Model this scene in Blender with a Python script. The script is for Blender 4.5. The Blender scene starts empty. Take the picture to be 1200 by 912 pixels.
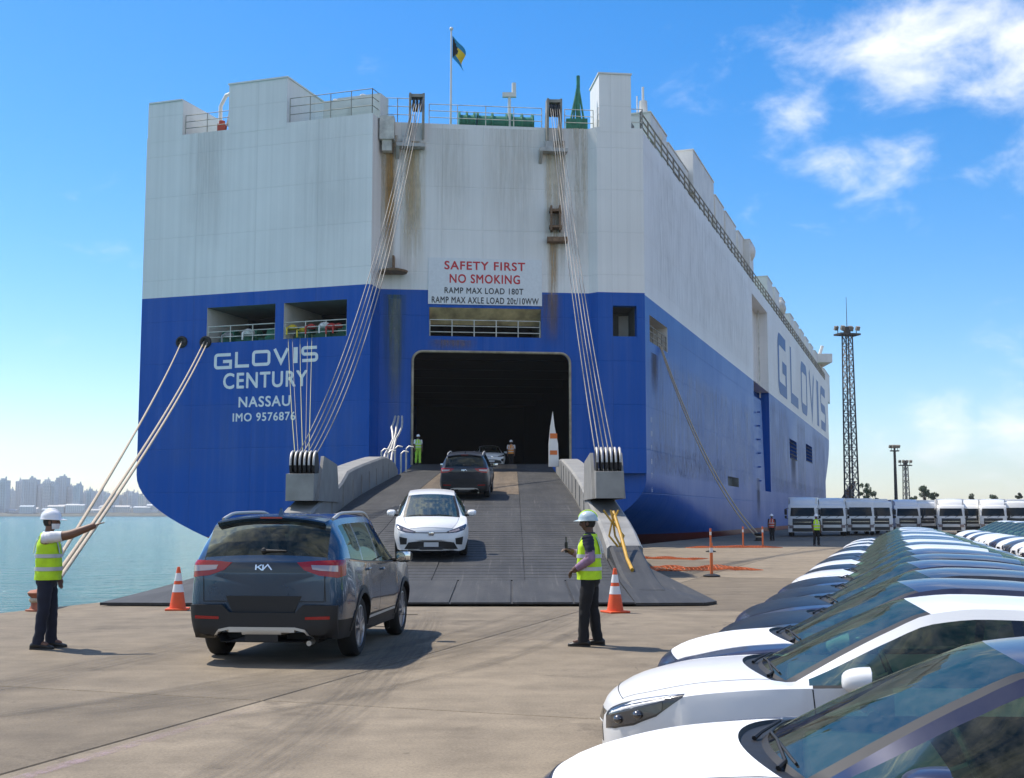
import bpy, bmesh, math, random
from mathutils import Vector, Matrix, Quaternion
from mathutils.bvhtree import BVHTree
from mathutils.noise import noise as pnoise
random.seed(7)
scene = bpy.context.scene
COL = scene.collection
R = math.radians

# ------------------------------------------------------------------ camera
FPX, CAMH = 1420.0, 1.74                      # focal length in photo pixels (1200 wide), eye height
PITCH = math.atan(147 / FPX)
cam_d = bpy.data.cameras.new("camera"); cam = bpy.data.objects.new("camera", cam_d); COL.objects.link(cam)
cam.location = (0, 0, CAMH); cam.rotation_euler = (math.pi / 2 + PITCH, 0, 0)
cam_d.sensor_width = 36; cam_d.lens = 36 * FPX / 1200; cam_d.clip_start = .05; cam_d.clip_end = 60000
scene.camera = cam
CP, SP = math.cos(PITCH), math.sin(PITCH)
def ray(px, py):
    xc = (px - 600) / FPX; yc = (456 - py) / FPX
    k = CP - yc * SP
    return xc / k, (yc * CP + SP) / k
def U(px, py, Y):                              # point seen at a pixel, at forward distance Y
    a, b = ray(px, py); return Vector((a * Y, Y, CAMH + b * Y))
def G(px, py, z=0.0):                          # point seen at a pixel, lying at height z
    a, b = ray(px, py); Y = (z - CAMH) / b; return Vector((a * Y, Y, z))

# ------------------------------------------------------------------ light
SUN_EL = R(57)
_az = Vector((-.84, .54, 0)).normalized()
SUNV = Vector((_az.x * math.cos(SUN_EL), _az.y * math.cos(SUN_EL), math.sin(SUN_EL)))
sun_d = bpy.data.lights.new("sun", 'SUN'); sun = bpy.data.objects.new("sun", sun_d); COL.objects.link(sun)
sun_d.energy = 3.4; sun_d.angle = R(.53); sun_d.color = (1, .93, .82)
sun.rotation_euler = SUNV.to_track_quat('Z', 'Y').to_euler(); sun.location = (-40, 30, 80)

world = bpy.data.worlds.new("World"); scene.world = world; world.use_nodes = True
wn, wl = world.node_tree.nodes, world.node_tree.links
wn.clear()
def wnode(t, **kw):
    n = wn.new(t)
    for k, v in kw.items(): setattr(n, k, v)
    return n
def wmath(op, a, b=None, c=None, clamp=False):
    n = wnode('ShaderNodeMath', operation=op, use_clamp=clamp)
    for i, v in enumerate((a, b, c)):
        if v is None: continue
        if isinstance(v, (int, float)): n.inputs[i].default_value = v
        else: wl.new(v, n.inputs[i])
    return n.outputs[0]
sky = wnode('ShaderNodeTexSky', sky_type='NISHITA')
sky.sun_disc = False; sky.sun_elevation = SUN_EL; sky.sun_rotation = math.atan2(SUNV.x, SUNV.y)
sky.air_density = 1.0; sky.dust_density = .35; sky.ozone_density = 2.2; sky.altitude = 0
hsv = wnode('ShaderNodeHueSaturation'); hsv.inputs['Saturation'].default_value = 1.40; hsv.inputs['Value'].default_value = 1.0
hsv.inputs['Hue'].default_value = .498
tn = wnode('ShaderNodeMixRGB', blend_type='MULTIPLY'); tn.inputs[0].default_value = 1; tn.inputs[2].default_value = (.945, .965, 1.05, 1); wl.new(sky.outputs[0], tn.inputs[1]); wl.new(tn.outputs[0], hsv.inputs['Color'])
tc = wnode('ShaderNodeTexCoord'); DIR = tc.outputs['Generated']
def vdot(v):
    n = wnode('ShaderNodeVectorMath', operation='DOT_PRODUCT'); wl.new(DIR, n.inputs[0]); n.inputs[1].default_value = v
    return n.outputs['Value']
# fractal clouds on the sky sphere: fill clouds added out of view, others banked up where the photograph shows them
CLOUDS = [  # pixel centre, half sizes in degrees, weight
    ((1120, 40), 7.0, 3.2, .98), ((1190, 75), 4.0, 2.8, .8), ((925, 140), 3.6, 1.5, .62), ((1015, 205), 3.4, 2.2, .72), ((1130, 208), 2.4, .9, .45),
    ((1112, 502), 1.7, 2.0, .98), ((1192, 508), 2.4, 2.4, 1.0), ((1290, 470), 5, 3, .8), ((1130, 560), 5.5, 2.0, .35), ((905, 287), 1.4, .5, .3),
    ((1330, 130), 6, 4, .7)]
acc = None
for (px, py), su, sv, w in CLOUDS:
    a, b = ray(px, py); c = Vector((a, 1, b)).normalized()
    u = Vector((0, 0, 1)).cross(c).normalized() * -1; v = c.cross(u) * -1
    du = wmath('MULTIPLY', vdot(u), 1 / math.sin(R(su))); dv = wmath('MULTIPLY', vdot(v), 1 / math.sin(R(sv)))
    r2 = wmath('ADD', wmath('MULTIPLY', du, du), wmath('MULTIPLY', dv, dv))
    g = wmath('MULTIPLY', wmath('EXPONENT', wmath('MULTIPLY', r2, -1.0)), w)
    g = wmath('MULTIPLY', g, wmath('GREATER_THAN', vdot(c), 0.0))
    acc = g if acc is None else wmath('MAXIMUM', acc, g)
mp = wnode('ShaderNodeMapping'); wl.new(DIR, mp.inputs[0]); mp.inputs['Scale'].default_value = (1, 1, 1.7)
big = wnode('ShaderNodeTexNoise'); wl.new(mp.outputs[0], big.inputs['Vector']); big.inputs['Scale'].default_value = 2.6; big.inputs['Detail'].default_value = 2
fine = wnode('ShaderNodeTexNoise'); wl.new(mp.outputs[0], fine.inputs['Vector']); fine.inputs['Scale'].default_value = 19; fine.inputs['Detail'].default_value = 9
fine.inputs['Roughness'].default_value = .58; fine.inputs['Distortion'].default_value = .25
cv = Vector((0, 1, .12)).normalized()
away = wmath('MULTIPLY_ADD', vdot(cv), -1.7, 1.30, clamp=True)           # unseen clouds beside and behind the view, added as neutral fill light
fill_clouds = wmath('MULTIPLY', wmath('MULTIPLY_ADD', big.outputs[0], 3.4, -1.05, clamp=True), away)
base = wmath('MAXIMUM', acc, wmath('MULTIPLY', fill_clouds, 1.0))
dens = wmath('ADD', base, wmath('MULTIPLY_ADD', fine.outputs[0], 1.9, -1.28))
ss = wnode('ShaderNodeMapRange', interpolation_type='SMOOTHSTEP'); wl.new(dens, ss.inputs[0])
ss.inputs[1].default_value = -.12; ss.inputs[2].default_value = 1.15
mask = wmath('MULTIPLY', ss.outputs[0], .93)
cm = wnode('ShaderNodeMixRGB'); wl.new(mask, cm.inputs[0]); wl.new(hsv.outputs[0], cm.inputs[1]); cm.inputs[2].default_value = (7.6, 7.6, 7.55, 1)
bg = wnode('ShaderNodeBackground'); wl.new(cm.outputs[0], bg.inputs[0]); bg.inputs[1].default_value = .100
wo = wnode('ShaderNodeOutputWorld'); wl.new(bg.outputs[0], wo.inputs[0])

scene.view_settings.view_transform = 'Standard'; scene.view_settings.look = 'None'
scene.view_settings.exposure = 0.82; scene.view_settings.gamma = 1
scene.view_settings.use_curve_mapping = False
cy = scene.cycles
cy.use_denoising = True; cy.max_bounces = 6; cy.diffuse_bounces = 2; cy.glossy_bounces = 3; cy.transparent_max_bounces = 16
cy.volume_bounces = 0; cy.caustics_reflective = False; cy.caustics_refractive = False; cy.sample_clamp_indirect = 6

# ------------------------------------------------------------------ materials
MATS = {}
def ramp_node(nt, fac, stops):
    r = nt.nodes.new('ShaderNodeValToRGB'); nt.links.new(fac, r.inputs[0])
    e = r.color_ramp.elements
    while len(e) < len(stops): e.new(.5)
    for k, (p, c) in enumerate(stops):
        e[k].position = p; e[k].color = (*c, 1) if len(c) == 3 else c
    return r.outputs[0]
def coords(nt, kind='Object', scale=(1, 1, 1), rot=(0, 0, 0)):
    t = nt.nodes.new('ShaderNodeTexCoord'); m = nt.nodes.new('ShaderNodeMapping')
    nt.links.new(t.outputs[kind], m.inputs[0]); m.inputs['Scale'].default_value = scale; m.inputs['Rotation'].default_value = rot
    return m.outputs[0]
def geo_pos(nt, scale=(1, 1, 1), rotz=0.0):
    t = nt.nodes.new('ShaderNodeNewGeometry'); m = nt.nodes.new('ShaderNodeMapping')
    nt.links.new(t.outputs['Position'], m.inputs[0]); m.inputs['Scale'].default_value = scale; m.inputs['Rotation'].default_value = (0, 0, rotz)
    return m.outputs[0]
def noise_node(nt, vec, scale, detail=4, rough=.55, dist=0.0):
    n = nt.nodes.new('ShaderNodeTexNoise'); nt.links.new(vec, n.inputs['Vector'])
    n.inputs['Scale'].default_value = scale; n.inputs['Detail'].default_value = detail
    n.inputs['Roughness'].default_value = rough; n.inputs['Distortion'].default_value = dist
    return n.outputs[0]
def mixc(nt, fac, a, b, mode='MIX'):
    n = nt.nodes.new('ShaderNodeMixRGB'); n.blend_type = mode
    for i, v in enumerate((fac, a, b)):
        if isinstance(v, (int, float)): n.inputs[i].default_value = v
        elif isinstance(v, tuple): n.inputs[i].default_value = (*v, 1) if len(v) == 3 else v
        else: nt.links.new(v, n.inputs[i])
    return n.outputs[0]
def nmath(nt, op, a, b=0.0, clamp=False):
    n = nt.nodes.new('ShaderNodeMath'); n.operation = op; n.use_clamp = clamp
    for i, v in enumerate((a, b)):
        if isinstance(v, (int, float)): n.inputs[i].default_value = v
        else: nt.links.new(v, n.inputs[i])
    return n.outputs[0]
def bump(nt, h, strength=.3, dist=.02):
    b = nt.nodes.new('ShaderNodeBump'); nt.links.new(h, b.inputs['Height'])
    b.inputs['Strength'].default_value = strength; b.inputs['Distance'].default_value = dist
    return b.outputs[0]
def pmat(name, color=(.5, .5, .5), rough=.5, metal=0.0, coat=0.0, spec=.5, var=0.0, vscale=6.0, emit=None):
    """plain principled material with a little procedural unevenness"""
    if name in MATS: return MATS[name]
    m = bpy.data.materials.new(name); m.use_nodes = True; MATS[name] = m
    nt = m.node_tree; p = nt.nodes['Principled BSDF']
    p.inputs['Base Color'].default_value = (*color, 1); p.inputs['Roughness'].default_value = rough
    p.inputs['Metallic'].default_value = metal; p.inputs['Coat Weight'].default_value = coat; p.inputs['Coat Roughness'].default_value = .04
    p.inputs['Specular IOR Level'].default_value = spec
    if var > 0:
        n = noise_node(nt, coords(nt), vscale, 5)
        lo = tuple(c * (1 - var) for c in color); hi = tuple(min(1, c * (1 + var)) for c in color)
        nt.links.new(ramp_node(nt, n, [(.3, lo), (.7, hi)]), p.inputs['Base Color'])
        nt.links.new(nmath(nt, 'MULTIPLY_ADD', n, .25 * rough + .05), p.inputs['Roughness'])
        p_r = p.inputs['Roughness'].links[0].from_node; p_r.inputs[2].default_value = rough * .85
    if emit:
        p.inputs['Emission Color'].default_value = (*emit[0], 1); p.inputs['Emission Strength'].default_value = emit[1]
    return m
def P(m): return m.node_tree.nodes['Principled BSDF']

# ------------------------------------------------------------------ mesh helpers
class MB:
    """collects geometry (with a material index per face) that becomes ONE mesh object"""
    def __init__(s): s.v, s.f, s.m = [], [], []
    def add(s, vs, fs, mi=0):
        o = len(s.v); s.v += [Vector(v) for v in vs]
        for f in fs: s.f.append([i + o for i in f]); s.m.append(mi)
        return s
    def quad(s, a, b, c, d, mi=0): return s.add([a, b, c, d], [(0, 1, 2, 3)], mi)
    def poly(s, pts, mi=0): return s.add(pts, [tuple(range(len(pts)))], mi)
    def hexa(s, p, mi=0):   # 8 points: bottom ring 0-3, top ring 4-7
        return s.add(p, [(3, 2, 1, 0), (4, 5, 6, 7), (0, 1, 5, 4), (1, 2, 6, 5), (2, 3, 7, 6), (3, 0, 4, 7)], mi)
    def box(s, c, d, mi=0, rot=None, bev=0.0):
        x, y, z = d[0] / 2, d[1] / 2, d[2] / 2; c = Vector(c)
        if bev <= 0:
            p = [(-x, -y, -z), (x, -y, -z), (x, y, -z), (-x, y, -z), (-x, -y, z), (x, -y, z), (x, y, z), (-x, y, z)]
            p = [Vector(q) for q in p]
            if rot: p = [rot @ q for q in p]
            return s.hexa([q + c for q in p], mi)
        bm = bmesh.new(); bmesh.ops.create_cube(bm, size=1)
        for v in bm.verts: v.co = Vector((v.co.x * d[0], v.co.y * d[1], v.co.z * d[2]))
        bmesh.ops.bevel(bm, geom=list(bm.edges), offset=bev, segments=2, affect='EDGES', profile=.5)
        bm.verts.ensure_lookup_table()
        vs = [(rot @ v.co if rot else v.co) + c for v in bm.verts]; fs = [[v.index for v in f.verts] for f in bm.faces]
        bm.free(); return s.add(vs, fs, mi)
    def cyl(s, a, b, r0, r1=None, n=12, mi=0, cap=True):
        a, b = Vector(a), Vector(b); r1 = r0 if r1 is None else r1
        d = (b - a).normalized(); u = d.orthogonal().normalized(); w = d.cross(u)
        vs = []
        for p, r in ((a, r0), (b, r1)):
            for k in range(n):
                t = 2 * math.pi * k / n; vs.append(p + (u * math.cos(t) + w * math.sin(t)) * r)
        fs = [(k, (k + 1) % n, n + (k + 1) % n, n + k) for k in range(n)]
        if cap: fs += [tuple(range(n - 1, -1, -1)), tuple(range(n, 2 * n))]
        return s.add(vs, fs, mi)
    def tube(s, pts, r, n=6, mi=0, cap=True):
        pts = [Vector(p) for p in pts]; rings = []; u = None
        for i, p in enumerate(pts):
            d = (pts[min(i + 1, len(pts) - 1)] - pts[max(i - 1, 0)])
            d = d.normalized() if d.length > 1e-9 else Vector((0, 0, 1))
            u = d.orthogonal().normalized() if u is None else (u - d * u.dot(d)).normalized()
            w = d.cross(u); rr = r[i] if isinstance(r, (list, tuple)) else r
            rings.append([p + (u * math.cos(2 * math.pi * k / n) + w * math.sin(2 * math.pi * k / n)) * rr for k in range(n)])
        return s.loft(rings, True, cap, mi)
    def loft(s, rings, closed=True, cap=False, mi=0):
        n = len(rings[0]); vs = [p for r in rings for p in r]; fs = []
        for i in range(len(rings) - 1):
            for k in range(n if closed else n - 1):
                a, b = i * n + k, i * n + (k + 1) % n; fs.append((a, b, b + n, a + n))
        if cap: fs += [tuple(range(n - 1, -1, -1)), tuple(range((len(rings) - 1) * n, len(rings) * n))]
        return s.add(vs, fs, mi)
    def lathe(s, prof, c, axis='Z', n=20, mi=0, cap=True):
        rings = []
        for r, h in prof:
            ring = []
            for k in range(n):
                t = 2 * math.pi * k / n; x, y = r * math.cos(t), r * math.sin(t)
                q = Vector((x, y, h)) if axis == 'Z' else (Vector((x, h, y)) if axis == 'Y' else Vector((h, x, y)))
                ring.append(Vector(c) + q)
            rings.append(ring)
        return s.loft(rings, True, cap, mi)
    def sphere(s, c, r, n=12, mi=0, half=False):
        c = Vector(c); r = Vector(r) if not isinstance(r, (int, float)) else Vector((r, r, r)); rings = []
        m = n // 2
        for i in range(m + 1):
            ph = math.pi * i / m * (.5 if half else 1); rr = max(math.sin(ph), 1e-4)
            rings.append([c + Vector((r.x * rr * math.cos(2 * math.pi * k / n), r.y * rr * math.sin(2 * math.pi * k / n), r.z * math.cos(ph))) for k in range(n)])
        return s.loft(rings, True, True, mi)
    def xf(s, M):
        s.v = [M @ v for v in s.v]; return s
    def mesh(s, name, smooth=None):
        me = bpy.data.meshes.new(name); me.from_pydata([tuple(v) for v in s.v], [], s.f)
        me.polygons.foreach_set('material_index', s.m)
        bm = bmesh.new(); bm.from_mesh(me)
        bmesh.ops.recalc_face_normals(bm, faces=bm.faces); bm.to_mesh(me); bm.free()
        if smooth is not None:
            me.polygons.foreach_set('use_smooth', [True] * len(me.polygons)); me.set_sharp_from_angle(angle=R(smooth))
        me.update(); return me
    def build(s, name, mats, parent=None, smooth=None, world=True, kind=None):
        """one mesh object; world=True: the vertices are world positions (turned into the parent's frame)"""
        if world and parent is not None:
            inv = parent['_m'] if False else MINV[parent.name]
            s.v = [inv @ v for v in s.v]
        o = obj(name, s.mesh(name, smooth), mats, parent)
        if kind: o['kind'] = kind
        return o
MINV = {}
def obj(name, me, mats=None, parent=None):
    o = bpy.data.objects.new(name, me); COL.objects.link(o)
    if mats:
        for m in (mats if isinstance(mats, (list, tuple)) else [mats]): me.materials.append(m)
    if parent is not None:
        o.parent = parent
        if parent.name in MINV: MINV[o.name] = MINV[parent.name]
    return o
def tag(o, label=None, cat=None, group=None, kind=None):
    if label: o['label'] = label
    if cat: o['category'] = cat
    if group: o['group'] = group
    if kind: o['kind'] = kind
    return o
def thing(name, label, cat, loc=(0, 0, 0), rotz=0.0, group=None, rot=None):
    o = bpy.data.objects.new(name, None); COL.objects.link(o); o.empty_display_size = .2
    o.location = loc; e = rot if rot is not None else (0, 0, rotz)
    o.rotation_euler = e
    from mathutils import Euler
    M = Matrix.Translation(Vector(loc)) @ Euler(e).to_matrix().to_4x4()
    MINV[o.name] = M.inverted()
    return tag(o, label, cat, group)
def copy_tree(o, parent=None):
    c = o.copy(); COL.objects.link(c); c.parent = parent
    for ch in list(o.children): copy_tree(ch, c)
    return c
def pchip(pts):
    """monotone cubic through (x, y) points"""
    xs = [p[0] for p in pts]; ys = [p[1] for p in pts]; n = len(xs)
    d = [(ys[i + 1] - ys[i]) / (xs[i + 1] - xs[i]) for i in range(n - 1)]
    m = [d[0]] + [0 if d[i - 1] * d[i] <= 0 else 2 * d[i - 1] * d[i] / (d[i - 1] + d[i]) for i in range(1, n - 1)] + [d[-1]]
    def fn(x):
        if x <= xs[0]: return ys[0]
        if x >= xs[-1]: return ys[-1]
        i = 0
        while x > xs[i + 1]: i += 1
        h = xs[i + 1] - xs[i]; t = (x - xs[i]) / h
        return ((1 + 2 * t) * (1 - t) ** 2) * ys[i] + t * (1 - t) ** 2 * h * m[i] + t * t * (3 - 2 * t) * ys[i + 1] + t * t * (t - 1) * h * m[i + 1]
    return fn
def lin(pts):
    def fn(x):
        if x <= pts[0][0]: return pts[0][1]
        for (a, p), (b, q) in zip(pts, pts[1:]):
            if x <= b: return p + (q - p) * (x - a) / (b - a)
        return pts[-1][1]
    return fn
def text_mesh(body, size, bold=0.0, spacing=1.0, align='CENTER'):
    cu = bpy.data.curves.new('txt', 'FONT'); cu.body = body; cu.size = size; cu.offset = bold; cu.space_character = spacing
    cu.align_x = align; cu.align_y = 'CENTER'; cu.resolution_u = 4
    o = bpy.data.objects.new('txt', cu); COL.objects.link(o)
    dg = bpy.context.evaluated_depsgraph_get(); dg.update()
    me = bpy.data.meshes.new_from_object(o.evaluated_get(dg))
    vs = [v.co.copy() for v in me.vertices]; fs = [list(p.vertices) for p in me.polygons]
    bpy.data.objects.remove(o); bpy.data.curves.remove(cu); bpy.data.meshes.remove(me)
    return vs, fs
# ================================================================== setting
WATER_Z = -2.4
_k = math.hypot(.3375, 1)
AX = Vector((.3375 / _k, 1 / _k, 0)); RT = Vector((AX.y, -AX.x, 0))       # ship / quay axis and its right-hand normal
YAW = math.atan2(AX.y, AX.x)
QE = Vector((-8.35, 24, 0))                                                # a point on the quay edge
def Q(s, t, z=0.0): return QE + AX * s + RT * t + Vector((0, 0, z))

def concrete():
    m = pmat('quay_concrete', (.33, .29, .24), .85); nt = m.node_tree; p = P(m)
    v = geo_pos(nt, (1, 1, 1), -R(8)); vs = geo_pos(nt, (.16, 1.15, 1), R(9))
    big = noise_node(nt, v, .11, 4, .6); streak = noise_node(nt, vs, 1.3, 6, .62, .4); finen = noise_node(nt, v, 42, 6, .8); mid = noise_node(nt, v, 1.6, 6, .65)
    c = ramp_node(nt, streak, [(.25, (.088, .072, .052)), (.5, (.215, .182, .137)), (.72, (.33, .285, .22))])
    c = mixc(nt, .55, c, ramp_node(nt, big, [(.3, (.15, .125, .093)), (.7, (.35, .302, .232))]))
    c = mixc(nt, .28, c, ramp_node(nt, mid, [(.35, (.10, .084, .063)), (.65, (.40, .35, .275))]))
    c = mixc(nt, .8, c, ramp_node(nt, finen, [(.32, (.50, .49, .48)), (.62, (1.08, 1.08, 1.08))]), 'MULTIPLY')
    oil = noise_node(nt, v, .75, 7, .72, .3); c = mixc(nt, .8, c, ramp_node(nt, oil, [(.30, (.45, .43, .41)), (.42, (1, 1, 1))]), 'MULTIPLY')
    # pores, gum spots and small oil drips
    vo = nt.nodes.new('ShaderNodeTexVoronoi'); nt.links.new(v, vo.inputs['Vector']); vo.inputs['Scale'].default_value = 1.7
    spots = ramp_node(nt, vo.outputs['Distance'], [(.02, (.45, .43, .4)), (.06, (1, 1, 1))])
    c = mixc(nt, .6, c, spots, 'MULTIPLY')
    c = mixc(nt, 1.0, c, (1.04, .985, .90), 'MULTIPLY')
    oi = nt.nodes.new('ShaderNodeObjectInfo')
    tone = ramp_node(nt, oi.outputs['Random'], [(0, (.66, .64, .61)), (1, (1.0, .99, .98))])
    c = mixc(nt, 1.0, c, tone, 'MULTIPLY')
    nt.links.new(c, p.inputs['Base Color'])
    h = nmath(nt, 'ADD', nmath(nt, 'MULTIPLY', finen, .5), nmath(nt, 'MULTIPLY', mid, 1.0))
    nt.links.new(bump(nt, h, .35, .012), p.inputs['Normal'])
    return m
def water_mat():
    m = pmat('sea_water', (.012, .19, .235), .12); nt = m.node_tree; p = P(m)
    p.inputs['IOR'].default_value = 1.33; p.inputs['Specular IOR Level'].default_value = .3
    v = geo_pos(nt, (.8, 1.5, 1), R(12))
    w1 = noise_node(nt, v, .32, 5, .6, .6); w2 = noise_node(nt, v, 1.5, 4, .6, .3); w3 = noise_node(nt, v, .02, 3)
    h = nmath(nt, 'ADD', nmath(nt, 'MULTIPLY', w1, 1.0), nmath(nt, 'MULTIPLY', w2, .35))
    nt.links.new(bump(nt, h, .9, 1.7), p.inputs['Normal'])
    c = ramp_node(nt, w1, [(.3, (.003, .105, .125)), (.7, (.016, .19, .20))])
    nt.links.new(mixc(nt, .35, c, ramp_node(nt, w3, [(.35, (.003, .11, .135)), (.65, (.014, .18, .19))])), p.inputs['Base Color'])
    return m
M_CONC, M_WATER = concrete(), water_mat()
b = MB(); b.quad((-9000, -3000, WATER_Z), (9000, -3000, WATER_Z), (9000, 9000, WATER_Z), (-9000, 9000, WATER_Z))
tag(b.build('water', M_WATER), kind='structure')
# quay: a sheet to the horizon with an edge face, and cast slabs with open joints on top of it
b = MB()
e0, e1 = Q(-70, 0, -.014), Q(2600, 0, -.014); f1, f0 = Q(2600, 3000, -.014), Q(-70, 3000, -.014)
b.quad(e0, f0, f1, e1)
dn = Vector((0, 0, -6)); b.quad(e0, e1, e1 + dn, e0 + dn); b.quad(e0, e0 + dn, f0 + dn, f0)
quay = tag(b.build('quay', M_CONC), kind='structure')
SL, SW = 12.0, 9.65
slab = None
for i in range(-2, 6):
    for j in range(0, 6):
        if slab is None:
            g = .011; b = MB(); L2, W2 = SL - 2 * g, SW - 2 * g; ch = .009
            b.loft([[Vector((0, 0, -.014)), Vector((L2, 0, -.014)), Vector((L2, W2, -.014)), Vector((0, W2, -.014))],
                    [Vector((0, 0, -ch)), Vector((L2, 0, -ch)), Vector((L2, W2, -ch)), Vector((0, W2, -ch))],
                    [Vector((ch, ch, 0)), Vector((L2 - ch, ch, 0)), Vector((L2 - ch, W2 - ch, 0)), Vector((ch, W2 - ch, 0))]], True, True)
            slab = b.mesh('slab')
        o = obj('concrete_slab', slab, None if slab.materials else M_CONC, quay)
        # local x along the axis, local y to the right
        base = Q(-9.8 + i * SL + .011, j * SW + .011)
        o.matrix_local = Matrix(((AX.x, RT.x, 0, base.x), (AX.y, RT.y, 0, base.y), (0, 0, 1, 0), (0, 0, 0, 1)))
def worn(name, color, lo, hi, scale, rough=.8, amax=1.0, stretch=(1, 1, 1)):
    """a thin mark lying on the quay: its own colour, worn through by noise"""
    m = bpy.data.materials.new(name); m.use_nodes = True; nt = m.node_tree; p = P(m)
    p.inputs['Base Color'].default_value = (*color, 1); p.inputs['Roughness'].default_value = rough
    if stretch is None:
        av = nt.nodes.new('ShaderNodeAttribute'); av.attribute_name = 'along'; n = noise_node(nt, av.outputs['Vector'], scale, 6, .7)
    else: n = noise_node(nt, geo_pos(nt, stretch), scale, 6, .7)
    uvn = nt.nodes.new('ShaderNodeAttribute'); uvn.attribute_name = 'edge'
    a = ramp_node(nt, n, [(lo, (0, 0, 0)), (hi, (amax, amax, amax))])
    nt.links.new(nmath(nt, 'MULTIPLY', a, uvn.outputs['Fac']), p.inputs['Alpha'])
    return m
def ribbon(name, pts, width, mat, z=.004, parent=None):
    b = MB(); n = 6; rings = []
    for i, q in enumerate(pts):
        d = (Vector(pts[min(i + 1, len(pts) - 1)]) - Vector(pts[max(i - 1, 0)])).normalized(); w = Vector((d.y, -d.x, 0))
        rings.append([Vector((q[0], q[1], z)) + w * width * (k / n - .5) for k in range(n + 1)])
    b.loft(rings, False, False)
    o = b.build(name, mat, None)
    at = o.data.attributes.new('edge', 'FLOAT', 'POINT')
    N = len(pts)
    at.data.foreach_set('value', [min(1, (1 - abs(2 * (k % (n + 1)) / n - 1)) * 2.2) * min(1, min(k // (n + 1), N - 1 - k // (n + 1)) / 4) for k in range(len(o.data.vertices))])
    uv = o.data.attributes.new('along', 'FLOAT_VECTOR', 'POINT'); L_ = 0; vals = []
    for i in range(N):
        if i: L_ += (Vector(pts[i]) - Vector(pts[i - 1])).length
        for k in range(n + 1): vals += [L_ * .35, width * k / n * 11, 0]
    uv.data.foreach_set('vector', vals)
    if parent: o.parent = parent
    return o
def bez(p0, p1, p2, n=24):
    return [tuple(Vector(p0).lerp(Vector(p1), t).lerp(Vector(p1).lerp(Vector(p2), t), t)) for t in [k / n for k in range(n + 1)]]
mk = worn('faded_line_paint', (.42, .30, .34), .36, .7, 7, amax=.65)
ribbon('painted_line', [tuple(Q(-22 + k * .75, 10.0 - k * .012)) for k in range(17)], .16, mk, parent=quay)
ty = worn('tyre_rubber', (.055, .048, .042), .36, .70, 1.6, amax=.36, stretch=None)
for k, (a, c, d, wd) in enumerate([((-4.6, 10.3), (-.6, 13.2), (1.3, 23.2), 1.3), ((-6.8, 8.6), (-4.2, 14), (-3.2, 23.2), 1.1), ((-3.4, 9.6), (.4, 13.0), (1.9, 23.2), .28), ((-5.6, 9.4), (-1.6, 13.4), (.5, 23.2), .28), ((-2.2, 6.2), (-1.0, 12), (-1.6, 23.2), .9)]):
    ribbon('tyre_mark', bez((*a, 0), (*c, 0), (*d, 0)), wd, ty, z=.005 + .0012 * k, parent=quay)
cr = worn('hairline_crack', (.06, .05, .045), .3, .5, 5, amax=.9)
for k in range(5):
    s0, t0 = random.uniform(-16, 2), random.uniform(2, 14); pts = [Q(s0, t0)]
    for i in range(22): pts.append(pts[-1] + AX * random.uniform(-.03, .18) + RT * random.uniform(-.1, .16))
    ribbon('crack', [tuple(p) for p in pts], .016, cr, z=.0035 + .0004 * k, parent=quay)

# far shore with a hazy skyline across the water
b = MB(); SH = 2500.0
rnd = random.Random(3); rings = []
for k in range(61):
    x = -2600 + k * 60; h = 3.5 + 3.5 * abs(pnoise(Vector((x * .004, 1, 0)))) + rnd.uniform(0, 2)
    rings.append([Vector((x, SH - 25, WATER_Z - 1)), Vector((x, SH - 22, WATER_Z + 2.0)), Vector((x, SH + 5, h)), Vector((x, SH + 500, h + 6)), Vector((x, SH + 520, WATER_Z - 1))])
b.loft(rings, False, False)
shore_m = pmat('shore_scrub', (.075, .08, .06), .9, var=.5, vscale=.05)
tag(b.build('far_shore', shore_m), kind='structure')
def facade(name, wall, win, bx, bz):
    m = pmat(name, wall, .7); nt = m.node_tree; p = P(m)
    v = coords(nt, 'Object'); sx = nt.nodes.new('ShaderNodeSeparateXYZ'); nt.links.new(v, sx.inputs[0])
    fx = nmath(nt, 'FRACT', nmath(nt, 'DIVIDE', nmath(nt, 'ADD', sx.outputs[0], sx.outputs[1]), bx)); fz = nmath(nt, 'FRACT', nmath(nt, 'DIVIDE', sx.outputs[2], bz))
    w = nmath(nt, 'MULTIPLY', nmath(nt, 'GREATER_THAN', fx, .4), nmath(nt, 'GREATER_THAN', fz, .42))
    nt.links.new(mixc(nt, w, wall, win), p.inputs['Base Color'])
    return m
FAC = [facade('facade_pale', (.64, .66, .68), (.30, .34, .38), 4.2, 3.1), facade('facade_grey', (.52, .55, .58), (.28, .32, .36), 3.6, 3.1),  # lightened wall and window colours, with distance haze painted in
       facade('facade_glass', (.42, .50, .56), (.26, .32, .38), 5.0, 3.3), facade('facade_warm', (.60, .57, .53), (.30, .32, .34), 4.6, 3.0)]
CITY = [(-60, -46, 566), (-44, -30, 572), (-28, -15, 561), (-13, -3, 569), (0, 10, 563), (10.5, 16.5, 575), (21, 28.5, 564), (29, 45.5, 562), (47, 53, 569), (53, 61.5, 564), (62, 67, 567), (68, 80.5, 560),
        (81, 87, 571), (88, 96, 569), (97, 103, 577), (103.5, 109, 575), (110, 117, 578), (118, 123, 576), (124, 129, 580), (130, 138, 579),
        (139.5, 146, 582), (147, 152, 577), (152.5, 158, 578), (159, 163, 579), (163.5, 170, 581), (171, 180, 580), (182, 190, 575), (192, 204, 582)]
LOOKS = ['pale concrete high-rise with window bands in the skyline across the water', 'grey concrete high-rise in the skyline across the water',
         'blue-grey glass high-rise in the skyline across the water', 'sand-coloured high-rise in the skyline across the water']
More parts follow.
